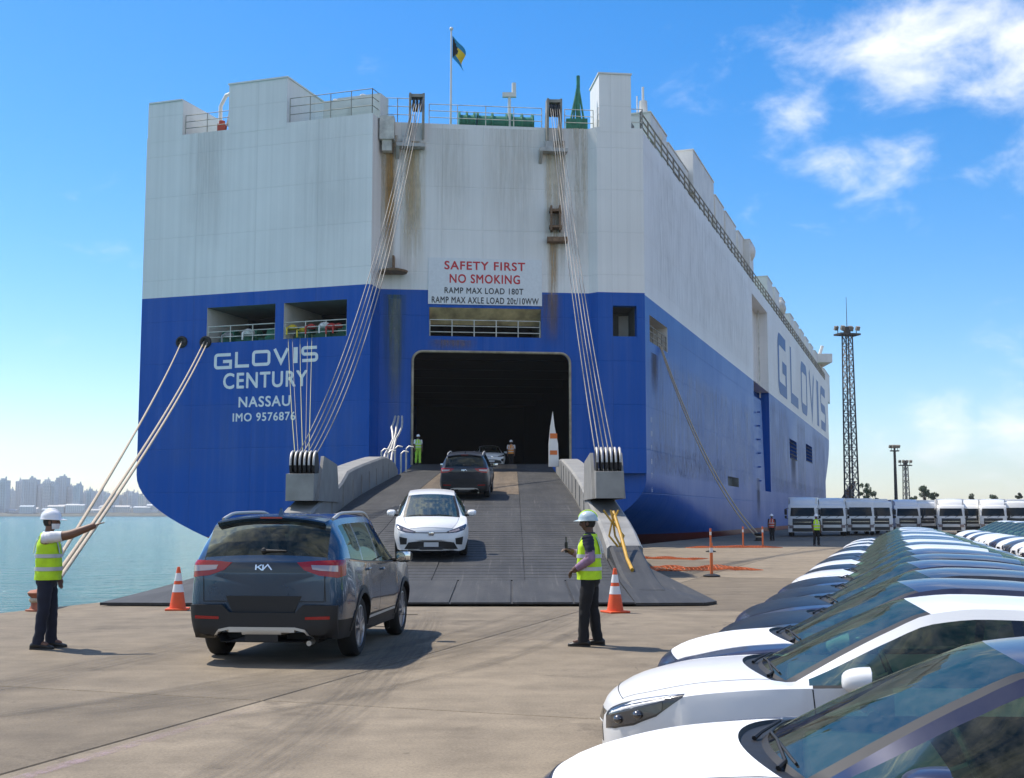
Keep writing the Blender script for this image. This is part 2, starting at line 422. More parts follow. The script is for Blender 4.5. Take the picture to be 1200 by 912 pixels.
for k, (x0, x1, yt) in enumerate(CITY):
    Y = SH + rnd.choice([30, 90, 160, 230]); kk = rnd.randrange(4)
    p0, p1 = U(x0, yt, Y), U(x1, yt, Y); w = p1.x - p0.x; d = rnd.uniform(18, 30); h = p0.z - 3
    lab = LOOKS[kk]; grp = 'high-rises of the skyline across the water'
    if yt == 560: lab, grp, kk = 'tallest blue-grey slab tower of the skyline across the water', None, 2
    t = thing('apartment_tower', lab, 'building', ((p0.x + p1.x) / 2, Y, 3), 0, grp)
    q = MB(); q.box((0, 0, h / 2), (w, d, h))
    for i in range(rnd.choice([2, 3, 4])):                         # projecting balcony / lift bays
        bx = -w / 2 + w * (i + .5) / 3.6; q.box((bx, -d / 2 - .8, h / 2 - 2), (w * .12, 1.6, h - 4 - rnd.uniform(0, 6)))
    q.build('wall', FAC[kk], t, world=False)
    q = MB(); q.box((w * rnd.uniform(-.2, .2), 0, h + 2), (w * rnd.uniform(.3, .6), d * .5, 4)); q.box((w * rnd.uniform(-.3, .3), 2, h + 4), (w * .12, 3, 8))
    q.build('roof_house', FAC[kk], t, world=False)
for k in range(34):                                                # low blocks and sheds along the far waterfront
    x0 = rnd.uniform(-60, 205); w = rnd.uniform(14, 40); h = rnd.uniform(6, 20); p = U(x0, 600, SH + 15)
    t = thing('waterfront_block', 'low hazy waterfront block at the foot of the far skyline', 'building', (p.x, SH + rnd.uniform(5, 40), 2), 0, 'low blocks along the far waterfront')
    q = MB(); q.box((0, 0, h / 2), (w, 14, h)); q.build('wall', FAC[rnd.randrange(4)], t, world=False)
    q = MB(); q.hexa([(-w / 2 - .6, -8, h), (w / 2 + .6, -8, h), (w / 2 + .6, 8, h), (-w / 2 - .6, 8, h), (-w / 2, -1, h + 3), (w / 2, -1, h + 3), (w / 2, 1, h + 3), (-w / 2, 1, h + 3)])
    q.build('roof', FAC[rnd.randrange(4)], t, world=False)
# ================================================================== the ship
class Plane:
    def __init__(s, o, d, inward): s.o, s.d, s.n = Vector(o), Vector(d).normalized(), Vector(inward).normalized()
    def hit(s, px, py):                         # pixel -> (distance along the wall, height)
        a, b = ray(px, py); k = Vector((a, 1, b))
        t = s.o.dot(s.n) / k.dot(s.n); p = k * t
        return (p - s.o).dot(s.d), CAMH + p.z
    def at(s, u, z, depth=0.0):
        p = s.o + s.d * u + s.n * depth; return Vector((p.x, p.y, z))
    def rect(s, x0, y0, x1, y1):
        u0, za = s.hit(x0, y0); u1, zb = s.hit(x1, y1); return min(u0, u1), max(u0, u1), min(za, zb), max(za, zb)
SD = Vector((8.46, 76.43, 0))                    # starboard stern corner
PT = -RT
SA = SD - AX * 8.9 + PT * 31.4                   # port stern corner
SB = SD - AX * 8.9 + PT * 15.0                   # inner end of the transom
SC = SD - AX * 7.2 + PT * 15.2                   # where the ramp wall starts
TR = Plane(SB, PT, AX)                           # transom, u to port
QW = Plane(SC, SD - SC, Vector((-(SD - SC).y, (SD - SC).x, 0)))   # angled ramp wall, u to starboard
ST = Plane(SD, AX, PT)                           # starboard side, u forward
QWL = (SD - SC).length
ZB, ZT, ZL = 15.72, 26.45, 4.3                   # blue/white line, upper deck, top of the moulded lower hull
ship = thing('car_carrier_ship', 'blue and white car carrier ship moored stern-first ramp down at the quay', 'ship', (SD.x, SD.y, WATER_Z), YAW)

def hull_paint(name, col, seams=True, rust=.5, wash=0.0, gloss=.34):
    m = pmat(name, col, gloss, spec=.2); nt = m.node_tree; p = P(m)
    v = coords(nt, 'Object')                       # ship frame: x forward, y port, z up
    stv = coords(nt, 'Object', (.9, .9, .05))
    streak = noise_node(nt, stv, 1.5, 6, .65); cloud = noise_node(nt, v, .16, 4, .6); grain = noise_node(nt, v, 3.0, 6, .7)
    dark = tuple(c * .84 for c in col)
    c = mixc(nt, ramp_node(nt, cloud, [(.3, (0, 0, 0)), (.75, (.75, .75, .75))]), col, dark)
    if wash > 0:
        c = mixc(nt, nmath(nt, 'MULTIPLY', ramp_node(nt, streak, [(.42, (0, 0, 0)), (.72, (1, 1, 1))]), wash), c, (.42, .46, .50))
    rustc = ramp_node(nt, grain, [(.3, (.10, .055, .03)), (.7, (.26, .16, .085))])
    rs = noise_node(nt, coords(nt, 'Object', (.55, .55, .035)), 1.9, 7, .7); 
    rm = nmath(nt, 'MULTIPLY', ramp_node(nt, rs, [(.60, (0, 0, 0)), (.80, (1, 1, 1))]), rust)
    c = mixc(nt, rm, c, rustc)
    fs = noise_node(nt, coords(nt, 'Object', (1, 1, .012)), 3.4, 3, .6)
    c = mixc(nt, nmath(nt, 'MULTIPLY', ramp_node(nt, fs, [(.35, (1, 1, 1)), (.6, (0, 0, 0))]), .16), c, tuple(x * .55 for x in col))
    nt.links.new(c, p.inputs['Base Color'])
    nt.links.new(nmath(nt, 'ADD', nmath(nt, 'MULTIPLY', cloud, .2), gloss - .06), p.inputs['Roughness'])
    if seams:                                      # welded plate seams and slight dishing between frames
        sx = nt.nodes.new('ShaderNodeSeparateXYZ'); nt.links.new(v, sx.inputs[0])
        along = nmath(nt, 'ADD', sx.outputs[0], nmath(nt, 'MULTIPLY', sx.outputs[1], -.55))
        def groove(val, pitch, w):
            f = nmath(nt, 'ABSOLUTE', nmath(nt, 'SUBTRACT', nmath(nt, 'FRACT', nmath(nt, 'DIVIDE', val, pitch)), .5))
            return nmath(nt, 'MULTIPLY', nmath(nt, 'SUBTRACT', .5, f), 1 / w, True)
        g = nmath(nt, 'MINIMUM', groove(along, 2.4, .012), groove(sx.outputs[2], 2.75, .011))
        dish = nmath(nt, 'MULTIPLY', nmath(nt, 'SINE', nmath(nt, 'MULTIPLY', along, 2 * math.pi / .8)), .05)
        h = nmath(nt, 'ADD', g, nmath(nt, 'ADD', dish, nmath(nt, 'MULTIPLY', cloud, .8)))
        nt.links.new(bump(nt, h, .55, .022), p.inputs['Normal'])
        seamc = mixc(nt, nmath(nt, 'MULTIPLY', nmath(nt, 'SUBTRACT', 1.0, g, True), .22), c, tuple(x * .45 for x in col)); nt.links.new(seamc, p.inputs['Base Color'])
    return m
M_BLUE = hull_paint('hull_blue', (.0006, .088, .42), rust=.05, wash=.07, gloss=.34)
M_WHITE = hull_paint('hull_white', (.87, .845, .815), rust=.16, gloss=.42)
M_RED = hull_paint('hull_antifouling', (.22, .035, .03), rust=.5)
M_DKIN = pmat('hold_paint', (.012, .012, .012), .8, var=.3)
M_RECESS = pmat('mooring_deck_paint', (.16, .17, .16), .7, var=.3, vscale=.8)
M_OCHRE = pmat('stained_headroom_paint', (.42, .33, .17), .7, var=.45, vscale=1.2)
M_STEEL = pmat('galvanised_steel', (.42, .41, .39), .5, .3, var=.25, vscale=3)
M_RAIL = pmat('rail_paint', (.58, .56, .50), .5, var=.3, vscale=2)
M_RAILD = pmat('rail_weathered', (.27, .25, .21), .6, var=.3, vscale=2)
M_RUST = pmat('rusty_steel', (.20, .12, .07), .85, var=.5, vscale=4)
M_BLACK = pmat('matt_black', (.015, .015, .016), .6)
M_LETW = pmat('lettering_white', (.82, .81, .80), .5, var=.06, vscale=2)
M_LETB = pmat('lettering_blue', (.022, .085, .30), .45, var=.2, vscale=.6)
M_LETR = pmat('lettering_red', (.55, .02, .03), .5); M_LETK = pmat('lettering_black', (.05, .05, .055), .6)
M_GREEN = pmat('deck_machinery_green', (.02, .17, .10), .5, var=.4, vscale=3)
M_WIRE = pmat('wire_rope', (.15, .145, .135), .55, .4, var=.3, vscale=8)
M_WHT = pmat('deckhouse_white', (.72, .70, .66), .5, var=.10, vscale=.7)
M_TAN = pmat('door_frame_seal', (.36, .30, .21), .7, var=.35, vscale=2)

# ---- openings (pixel rectangles of the photograph on each wall)
h_tr = [TR.rect(243, 361, 322, 398) , TR.rect(333, 354, 406, 393)]
h_tr = [(h_tr[0][0], h_tr[0][1], h_tr[0][2], h_tr[0][3]), (h_tr[1][0], h_tr[1][1], h_tr[0][2], h_tr[0][3])]
d_door = QW.rect(484, 412, 668, 546); d_head = QW.rect(503, 360, 634, 396); d_port = QW.rect(716, 360, 744, 396)
SILL = d_door[2]
h_qw = [(*d_door, 46.0), (*d_head, 4.0), (*d_port, 2.5)]
_u0, _z1 = ST.hit(761, 369); _u1, _ = ST.hit(782, 385); _, _z0 = ST.hit(761, 400)
h_st = [(_u0, _u1, _z0, _z1, 3.0)]
SLOT0, SLOT1 = ST.hit(883, 447)[0], ST.hit(901, 461)[0]; SLOTZ = ST.hit(890, 588)[1]
SLOTT = ZT - 1.4; h_st.append((SLOT0, SLOT1, SLOTZ, SLOTT, 1.3))
_a = ST.hit(925, 505); _c = ST.hit(934, 540); h_st.append((_a[0], _c[0], _c[1], _a[1] - 1, 1.2))
_a = ST.hit(944, 512); _c = ST.hit(952, 543); h_st.append((_a[0], _c[0], _c[1], _a[1] - 1, 1.2))
_a = ST.hit(853, 558); _c = ST.hit(866, 577); h_st.append((_a[0], _c[0], _c[1], _a[1], .6))
BOWS = 150.0
def wall(pl, u0, u1, z0, z1, holes, blue, white, mi=0):
    us = sorted({u0, u1, *[h[0] for h in holes], *[h[1] for h in holes], *[u0 + (u1 - u0) * k / 8 for k in range(9)]})
    zs = sorted({z0, z1, ZB, *[h[2] for h in holes], *[h[3] for h in holes]})
    us = [u for u in us if u0 <= u <= u1]; zs = [z for z in zs if z0 <= z <= z1]
    for ua, ub in zip(us, us[1:]):
        for za, zb in zip(zs, zs[1:]):
            um, zm = (ua + ub) / 2, (za + zb) / 2
            if any(h[0] < um < h[1] and h[2] < zm < h[3] for h in holes): continue
            (blue if zm < ZB else white).quad(pl.at(ua, za), pl.at(ub, za), pl.at(ub, zb), pl.at(ua, zb), mi)
def recess(mbk, pl, u0, u1, z0, z1, dep, mi=(0, 0, 0, 0), back=True, top=True):   # walls, floor, ceiling, back
    A, B_, C_, D_ = pl.at(u0, z0), pl.at(u1, z0), pl.at(u1, z1), pl.at(u0, z1); o = pl.n * dep
    mbk.quad(A, D_, D_ + o, A + o, mi[0]); mbk.quad(B_, C_, C_ + o, B_ + o, mi[0]); mbk.quad(A, B_, B_ + o, A + o, mi[1])
    if top: mbk.quad(D_, C_, C_ + o, D_ + o, mi[2])
    if back: mbk.quad(A + o, B_ + o, C_ + o, D_ + o, mi[3])
blue, white = MB(), MB()
wall(TR, 0, 16.4, ZL, ZT, [(*h, 3) for h in h_tr], blue, white)
wall(QW, 0, QWL, ZL, ZT, h_qw, blue, white)
wall(ST, 0, BOWS, ZL, ZT, h_st, blue, white)
PS = Plane(SA, AX, RT); wall(PS, 0, BOWS + 8.9, ZL, ZT, [], blue, white)
# the step between transom and ramp wall
for mb_, za, zb in ((blue, ZL, ZB), (white, ZB, ZT)):
    mb_.quad(Vector((SB.x, SB.y, za)), Vector((SC.x, SC.y, za)), Vector((SC.x, SC.y, zb)), Vector((SB.x, SB.y, zb)))
# pilaster right of the ramp wall (slightly proud), carrying a tall deck box
p0, p1 = QW.hit(698, 240)[0], QW.hit(752, 240)[0]
for mb_, za, zb in ((blue, ZL, ZB), (white, ZB, ZT)):
    o = QW.n * -.55
    for a_, c_ in ((QW.at(p0 - .5, za), QW.at(p0, za) + o), (QW.at(p0, za) + o, QW.at(p1, za) + o), (QW.at(p1, za) + o, QW.at(QWL, za))):
        if mb_ is blue and (QW.at(p0, za) + o - a_).length < .1:
            # leave the small port light open
            wall(Plane(Vector((a_.x, a_.y, 0)), c_ - a_, QW.n), 0, (c_ - a_).length, ZL, ZB, [(d_port[0] - p0, d_port[1] - p0, d_port[2], d_port[3], 1)], blue, white)
            continue
        up = Vector((0, 0, zb - za)); mb_.quad(a_, c_, c_ + up, a_ + up)
# bow: hull sides closing towards the stem
def half(s, z):                                    # inset from the ship's side
    s1 = pchip([(-4, 118), (4.3, 138), (ZB, 158), (ZT, 158)])(z); s2 = pchip([(-4, 176), (4.3, 184), (ZB, 196), (ZT, 197)])(z)
    x = max(0, min(1, (s - s1) / (s2 - s1))); return 15.7 * (1 - (1 - x ** 2.3) ** .85) if x < 1 else 15.7
for sgn in (0, 1):
    for mb_, z0, z1, nz in ((blue, ZL, ZB, 8), (white, ZB, ZT, 4)):
        rings = []
        for i in range(nz + 1):
            z = z0 + (z1 - z0) * i / nz; s2 = pchip([(-4, 176), (4.3, 184), (ZB, 196), (ZT, 197)])(z)
            rings.append([SD + AX * s + PT * (half(s, z) if not sgn else 31.4 - half(s, z)) + Vector((0, 0, z)) for s in [BOWS + (s2 - BOWS) * (k / 26) for k in range(27)]])
        mb_.loft(rings, False, False)
# moulded lower hull: rises towards the stern, rounded counter
low, red = MB(), MB()
def ins(z, zk): return min(12.0, .336 * max(0.0, zk - z) ** 2)
def zk(s): return 4.15 - .135 * max(s, -9) if s < 70 else -6
ZBOT = -.5
def ring(z):
    sh = max(0, ZBOT - z) * 5.0; pts = []
    for s in [186 - 6 * k for k in range(32)]:
        s2 = 182 + z * .3; s_ = min(s, s2)
        pts.append(SD + AX * (max(s_, sh)) + PT * max(half(s_, z), ins(z, zk(s_))))
    i0 = ins(z, 4.0); wd = (SD - SC).normalized()
    for k in range(7): pts.append(SD.lerp(SC, k / 6) - wd * (i0 * (1 - k / 6)) + AX * sh)
    pts.append(SB + AX * sh)
    i1 = ins(z, 4.3)
    for k in range(1, 9): pts.append(SB + PT * ((16.4 - i1) * k / 8) + AX * sh)
    for s in [-3 + 6 * k for k in range(32)]:
        s2 = 182 + z * .3; s_ = min(s, s2)
        pts.append(SD + AX * max(s_, sh - 8.9) + PT * (31.4 - max(half(s_, z), ins(z, zk(s_)))))
    return [Vector((p.x, p.y, z)) for p in pts]
zl = [-5, -3.6, -2.6, -1.8, -1.2, -.8, -.5, -.3, 0, .35]
red.loft([ring(z) for z in zl], True, True)
low.loft([ring(z) for z in (.35, .7, 1.1, 1.5, 1.9, 2.3, 2.7, 3.1, 3.5, 3.9, ZL)], True, False)
hull = blue.build('hull', M_BLUE, ship)
low.build('lower_hull', M_BLUE, ship, smooth=25); red.build('antifouling_bottom', M_RED, ship, smooth=25)
# upper deck
dk = MB(); dk.poly([SA + Vector((0, 0, ZT - .02)), SB + Vector((0, 0, ZT - .02)), SC + Vector((0, 0, ZT - .02)), SD + Vector((0, 0, ZT - .02)),
                    SD + AX * 158 + Vector((0, 0, ZT - .02)), SD + AX * 196 + PT * 15.7 + Vector((0, 0, ZT - .02)), SD + AX * 158 + PT * 31.4 + Vector((0, 0, ZT - .02))])
dk.build('upper_deck', pmat('deck_green', (.05, .15, .10), .7, var=.3), ship)
white.build('upper_hull', M_WHITE, ship)
# mooring deck recesses
rc = MB()
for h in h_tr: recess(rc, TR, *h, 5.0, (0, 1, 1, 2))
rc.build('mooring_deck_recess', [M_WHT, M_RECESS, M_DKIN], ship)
rc = MB(); recess(rc, QW, *d_head, 4.0, (1, 1, 0, 2)); rc.build('headroom_recess', [M_OCHRE, M_RECESS, M_DKIN], ship)
hb = MB(); _o = QW.n; pz = [QW.at(d_head[0], d_head[3], .02), QW.at(d_head[1], d_head[3], .02), QW.at(d_head[1], d_head[3] - .95, .9), QW.at(d_head[0], d_head[3] - .95, .9)]
hb.quad(*pz); hb.quad(pz[3], pz[2], pz[2] + _o * .6 + Vector((0, 0, .2)), pz[3] + _o * .6 + Vector((0, 0, .2))); hb.build('stained_soffit', M_OCHRE, ship)
rc = MB(); recess(rc, QW, *d_port, 2.2, (0, 0, 0, 0)); rc.build('port_light_recess', M_RECESS, ship)
rc = MB(); recess(rc, ST, *h_st[0][:4], 3.0, (0, 1, 0, 1)); rc.build('side_mooring_recess', [M_WHT, M_RECESS], ship)
rc = MB()
recess(rc, ST, SLOT0, SLOT1, SLOTZ, ZB, 1.3, (0, 0, 0, 0), top=False); recess(rc, ST, SLOT0, SLOT1, ZB, SLOTT, 1.3, (1, 1, 1, 1))
rc.build('side_ramp_recess', [M_BLUE, M_WHITE], ship)
rc = MB(); rc.hexa([ST.at(SLOT0 + 2, SLOTZ, .3), ST.at(SLOT1 - 2.5, SLOTZ, .3), ST.at(SLOT1 - 2.5, SLOTZ, 1.25), ST.at(SLOT0 + 2, SLOTZ, 1.25),
                    ST.at(SLOT0 + 2, 14.6, .6), ST.at(SLOT1 - 2.5, 14.6, .6), ST.at(SLOT1 - 2.5, 14.6, 1.25), ST.at(SLOT0 + 2, 14.6, 1.25)])
for k in range(7): rc.box((ST.at(SLOT0 + 2, 0, .3) + Vector((0, 0, SLOTZ + .8 + k * 1.5)) + AX * 4), (.3, .3, .16))
rc.build('side_ramp', M_BLUE, ship)
lg = MB(); a_ = ST.at(SLOT1 - 2, 0, .8)
for o_ in (0, .5): lg.cyl(a_ + AX * o_ + Vector((0, 0, 15)), a_ + AX * o_ + Vector((0, 0, SLOTT)), .05, n=6)
for k in range(18): lg.cyl(a_ + Vector((0, 0, 15.3 + k * .5)), a_ + AX * .5 + Vector((0, 0, 15.3 + k * .5)), .03, n=5)
lg.build('ladder', M_RAIL, ship)
for h in h_st[2:4]:
    rc = MB(); recess(rc, ST, *h[:4], 1.2); rc.build('pilot_door', M_BLUE, ship)
    g = MB()
    for k in range(5): g.cyl(ST.at(h[0], h[2] + (h[3] - h[2]) * k / 5, -.02), ST.at(h[1], h[2] + (h[3] - h[2]) * k / 5, -.02), .06, n=5)
    g.build('pilot_door_rail', M_BLACK, ship)
rc = MB(); recess(rc, ST, *h_st[4][:4], .6); rc.build('bunker_recess', M_RECESS, ship)
# cargo hold behind the stern door
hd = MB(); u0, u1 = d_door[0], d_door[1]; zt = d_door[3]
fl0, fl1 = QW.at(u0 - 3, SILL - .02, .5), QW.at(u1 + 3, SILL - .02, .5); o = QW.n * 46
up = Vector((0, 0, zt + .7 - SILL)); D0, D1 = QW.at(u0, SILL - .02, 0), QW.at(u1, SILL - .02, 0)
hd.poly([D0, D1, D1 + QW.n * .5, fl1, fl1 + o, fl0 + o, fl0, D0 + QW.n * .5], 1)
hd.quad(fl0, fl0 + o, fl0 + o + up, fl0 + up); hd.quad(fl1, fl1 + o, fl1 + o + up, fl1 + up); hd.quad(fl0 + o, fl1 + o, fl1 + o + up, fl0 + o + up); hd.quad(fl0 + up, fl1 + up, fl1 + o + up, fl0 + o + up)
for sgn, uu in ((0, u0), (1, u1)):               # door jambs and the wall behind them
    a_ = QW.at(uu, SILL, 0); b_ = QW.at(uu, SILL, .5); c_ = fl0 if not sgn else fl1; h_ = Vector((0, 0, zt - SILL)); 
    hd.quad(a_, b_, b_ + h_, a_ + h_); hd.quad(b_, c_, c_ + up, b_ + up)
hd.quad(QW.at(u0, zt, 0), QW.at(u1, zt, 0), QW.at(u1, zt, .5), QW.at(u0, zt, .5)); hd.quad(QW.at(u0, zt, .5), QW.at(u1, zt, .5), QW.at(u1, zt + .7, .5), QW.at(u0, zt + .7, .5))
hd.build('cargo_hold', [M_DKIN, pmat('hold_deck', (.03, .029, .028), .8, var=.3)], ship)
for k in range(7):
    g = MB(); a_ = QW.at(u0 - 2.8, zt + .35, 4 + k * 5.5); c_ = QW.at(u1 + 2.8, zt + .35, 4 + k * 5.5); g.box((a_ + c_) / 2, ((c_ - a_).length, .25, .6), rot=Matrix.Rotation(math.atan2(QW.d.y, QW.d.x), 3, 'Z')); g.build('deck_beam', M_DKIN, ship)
# rounded door frame: filled corners and a worn seal
def door_path(u0, u1, z0, z1, r, n=7):
    pts = [(u0, z0)]
    pts += [(u0 + r - r * math.cos(t), z1 - r + r * math.sin(t)) for t in [math.pi / 2 * k / n for k in range(n + 1)]]
    pts += [(u1 - r + r * math.sin(t), z1 - r + r * math.cos(t)) for t in [math.pi / 2 * k / n for k in range(n + 1)]]
    return pts + [(u1, z0)]
cf = MB(); r_ = .62
for sgn in (1, -1):
    c0 = (u0 if sgn > 0 else u1, zt); arc = [(c0[0] + sgn * (r_ - r_ * math.cos(t)), zt - r_ + r_ * math.sin(t)) for t in [math.pi / 2 * k / 8 for k in range(9)]]
    for (a_, b_) in zip(arc, arc[1:]): cf.add([QW.at(*c0, -.004), QW.at(*a_, -.004), QW.at(*b_, -.004), QW.at(*c0, .4), QW.at(*a_, .4), QW.at(*b_, .4)], [(0, 1, 2), (3, 5, 4), (1, 4, 5, 2)])
cf.build('door_corner', M_BLUE, ship)
sf = MB(); sf.tube([QW.at(u, z, -.05) for u, z in door_path(u0 - .02, u1 + .02, SILL, zt + .02, r_)], .08, 8); sf.build('door_seal', M_TAN, ship, smooth=50)
# ---- mooring openings: rails, fairleads
def railing(name, pts, h, nr=3, r=.03, mat=None, every=1.5, parent=None):
    b = MB(); pts = [Vector(p) for p in pts]
    for a_, c_ in zip(pts, pts[1:]):
        n = max(1, round((c_ - a_).length / every))
        for k in range(n + 1):
            q = a_.lerp(c_, k / n); b.cyl(q, q + Vector((0, 0, h)), r, n=6)
        for j in range(nr):
            z = Vector((0, 0, h * (j + 1) / nr)); b.cyl(a_ + z, c_ + z, r * .85, n=6)
    return b.build(name, mat or M_RAIL, parent or ship, smooth=40)
for h in h_tr: railing('railing', [TR.at(h[0] + .05, h[2], .12), TR.at(h[1] - .05, h[2], .12)], 1.05, r=.035)
railing('railing', [QW.at(d_head[0] + .05, d_head[2] - .1, .1), QW.at(d_head[1] - .05, d_head[2] - .1, .1)], 1.15, r=.035)
railing('railing', [ST.at(h_st[0][0], h_st[0][2], .1), ST.at(h_st[0][1], h_st[0][2], .1)], 1.1, r=.04, mat=M_RAILD)
g = MB()
for k, h in enumerate(h_tr):
    for j in range(3):
        u = h[0] + (h[1] - h[0]) * (j + .5) / 3; g.cyl(TR.at(u - .45, h[2] + .55, 1.6), TR.at(u + .45, h[2] + .55, 1.6), .45, n=14); g.box(TR.at(u, h[2] + .2, 1.7), (1.4, .9, .4))
g.build('winch', M_GREEN, ship, smooth=40)
FL1, FL2 = TR.at(*TR.hit(213, 401), -.02), TR.at(*TR.hit(241, 401), -.02)
for q in (FL1, FL2):
    g = MB(); rr = []
    for k in range(13):
        t = 2 * math.pi * k / 12; rr.append(q + TR.d * (math.cos(t) * .34) + Vector((0, 0, math.sin(t) * .30)))
    g.tube(rr, .10, 8); g.add([q + TR.n * .018 + TR.d * (math.cos(2 * math.pi * k / 16) * .3) + Vector((0, 0, math.sin(2 * math.pi * k / 16) * .26)) for k in range(16)], [tuple(range(16))])
    g.build('fairlead', M_BLACK, ship, smooth=50)
# coloured gear on the mooring deck
for px, py, c, s_ in ((262, 394, 'grey', .35), (286, 391, 'white', .42), (338, 385, 'yellow', .34), (350, 388, 'yellow', .28), (360, 384, 'red', .32), (376, 383, 'white', .42), (384, 384, 'red', .40), (392, 383, 'red', .3)):
    col = {'grey': (.3, .3, .3), 'white': (.75, .75, .72), 'yellow': (.7, .52, .04), 'red': (.5, .05, .04)}[c]
    u, z = TR.hit(px, py); g = MB(); g.lathe([(s_ * .5, -s_ * .45), (s_ * .85, -s_ * .3), (s_ * .95, .05), (s_ * .7, s_ * .4), (s_ * .25, s_ * .6)], TR.at(u, z + .12, .55), n=10)
    g.tube([TR.at(u, z + s_ * .5, .5), TR.at(u + .1, z + .05, -.03), TR.at(u + .08, z - .4, -.05)], .05, 6); g.build('rope_bundle', pmat('gear_' + c, col, .7, var=.3), ship, smooth=50)
# ---- top of the stern: deck boxes, rails, sheave frames
def box_on(name, pl, u0, u1, z0, z1, d0, d1, mat, bev=.0):
    b = MB(); p = [pl.at(u0, z0, d0), pl.at(u1, z0, d0), pl.at(u1, z0, d1), pl.at(u0, z0, d1)]
    b.hexa(p + [q + Vector((0, 0, z1 - z0)) for q in p]); o = b.build(name, mat, ship)
    r = MB(); e = .06; p = [pl.at(u0 - e, z1 + .002, d0 - e), pl.at(u1 + e, z1 + .002, d0 - e), pl.at(u1 + e, z1 + .002, d1 + e), pl.at(u0 - e, z1 + .002, d1 + e)]
    r.hexa(p + [q + Vector((0, 0, .10)) for q in p]); MINV[o.name] = MINV[ship.name]; r.build('lid', M_WHT, o); return o
a_ = TR.hit(182, 122); c_ = TR.hit(215, 118)
box_on('vent_house', TR, 16.35, c_[0], ZT - .3, a_[1], -.01, 4.2, M_WHITE)
a_ = TR.hit(269, 100); c_ = TR.hit(337, 92); box_on('vent_house', TR, c_[0], a_[0], ZT - .3, a_[1], -.012, 6.0, M_WHITE)
a_ = QW.hit(700, 92); c_ = QW.hit(737, 92); box_on('funnel_casing', QW, a_[0], c_[0], ZT - .3, a_[1] + .1, -.56, 2.6, M_WHITE)
u215, u269, u337 = TR.hit(215, 150)[0], TR.hit(269, 150)[0], TR.hit(337, 150)[0]
railing('railing', [TR.at(u215 - .1, ZT, .1), TR.at(u269 + .1, ZT, .1)], 1.3, mat=M_RAILD)
railing('railing', [TR.at(u337 - .1, ZT, .1), TR.at(.1, ZT, .1), TR.at(.1, ZT, 1.9)], 1.6, mat=M_RAILD)
railing('railing', [TR.at(.1, ZT, 1.9), QW.at(1.0, ZT, .1), QW.at(2.1, ZT, .1)], 1.6, mat=M_RAIL)
railing('railing', [QW.at(QW.hit(503, 130)[0], ZT, .1), QW.at(QW.hit(635, 130)[0], ZT, .1)], 1.3, every=2.0)
railing('railing', [QW.at(QW.hit(662, 130)[0], ZT, .1), QW.at(p0 - .1, ZT, .1)], 1.3)
railing('railing', [QW.at(p0 + .1, ZT, -.45), QW.at(p1, ZT, -.45), ST.at(.15, ZT, .1)], 1.3, every=1.8)
railing('railing', [ST.at(.15, ZT, .15), ST.at(SLOT1, ZT, .15)], 1.35, every=2.2, mat=M_RAILD, r=.06)
railing('railing', [ST.at(SLOT1 + .3, ZT, .15), ST.at(156, ZT, .15)], 1.35, every=2.8, mat=M_RAILD, r=.08)
for k in range(46):                                # lashing gear and vents behind the side rail
    u = 2 + k * 3.3 + rnd.uniform(-1, 1); 
    if False: continue
    kb = MB(); kb.box(ST.at(u, ZT + .45, rnd.uniform(.7, 1.4)) , (rnd.uniform(.4, 1.4), .5, .9), rot=Matrix.Rotation(YAW, 3, 'Z')); kb.build('deck_gear', M_RAILD, ship)
for px0, px1, yy in ((561, 600, 132), (602, 630, 133), (540, 560, 134)):
    u = (QW.hit(px0, 140)[0] + QW.hit(px1, 140)[0]) / 2; w = QW.hit(px1, 140)[0] - QW.hit(px0, 140)[0]
    g = MB(); z = ZT; dd = 2.2
    g.cyl(QW.at(u - w * .42, z + .75, dd), QW.at(u + w * .42, z + .75, dd), .62, n=14); g.box(QW.at(u, z + .35, dd), (w, 1.4, .3)); 
    for e in (-.45, 0, .45): g.cyl(QW.at(u + w * e - .05, z + .75, dd), QW.at(u + w * e + .05, z + .75, dd), .85, n=14)
    g.build('mooring_winch', M_GREEN, ship, smooth=40)
g = MB(); q = QW.at(QW.hit(600, 130)[0], ZT, 1.5); g.cyl(q, q + Vector((0, 0, 2.6)), .10, n=8); g.box(q + Vector((0, 0, 2.6)), (.9, .25, .3)); g.cyl(q + Vector((.3, 0, 2.6)), q + Vector((.3, 0, 3.4)), .14, n=8); g.build('deck_light_post', M_WHT, ship)
g = MB(); q = QW.at(QW.hit(679, 130)[0], ZT, 1.0)
for k in range(5): g.cyl(q + Vector((-.6 + .3 * k, 0, 0)), q + Vector((-.05 + .03 * k, 0, 2.6 + .22 * k)), .07, n=5)
g.cyl(q + Vector((.1, 0, 0)), q + Vector((.1, 0, 3.9)), .12, n=6); g.box(q + Vector((0, .3, .5)), (1.4, .8, 1.0)); g.build('folded_net_post', M_GREEN, ship)
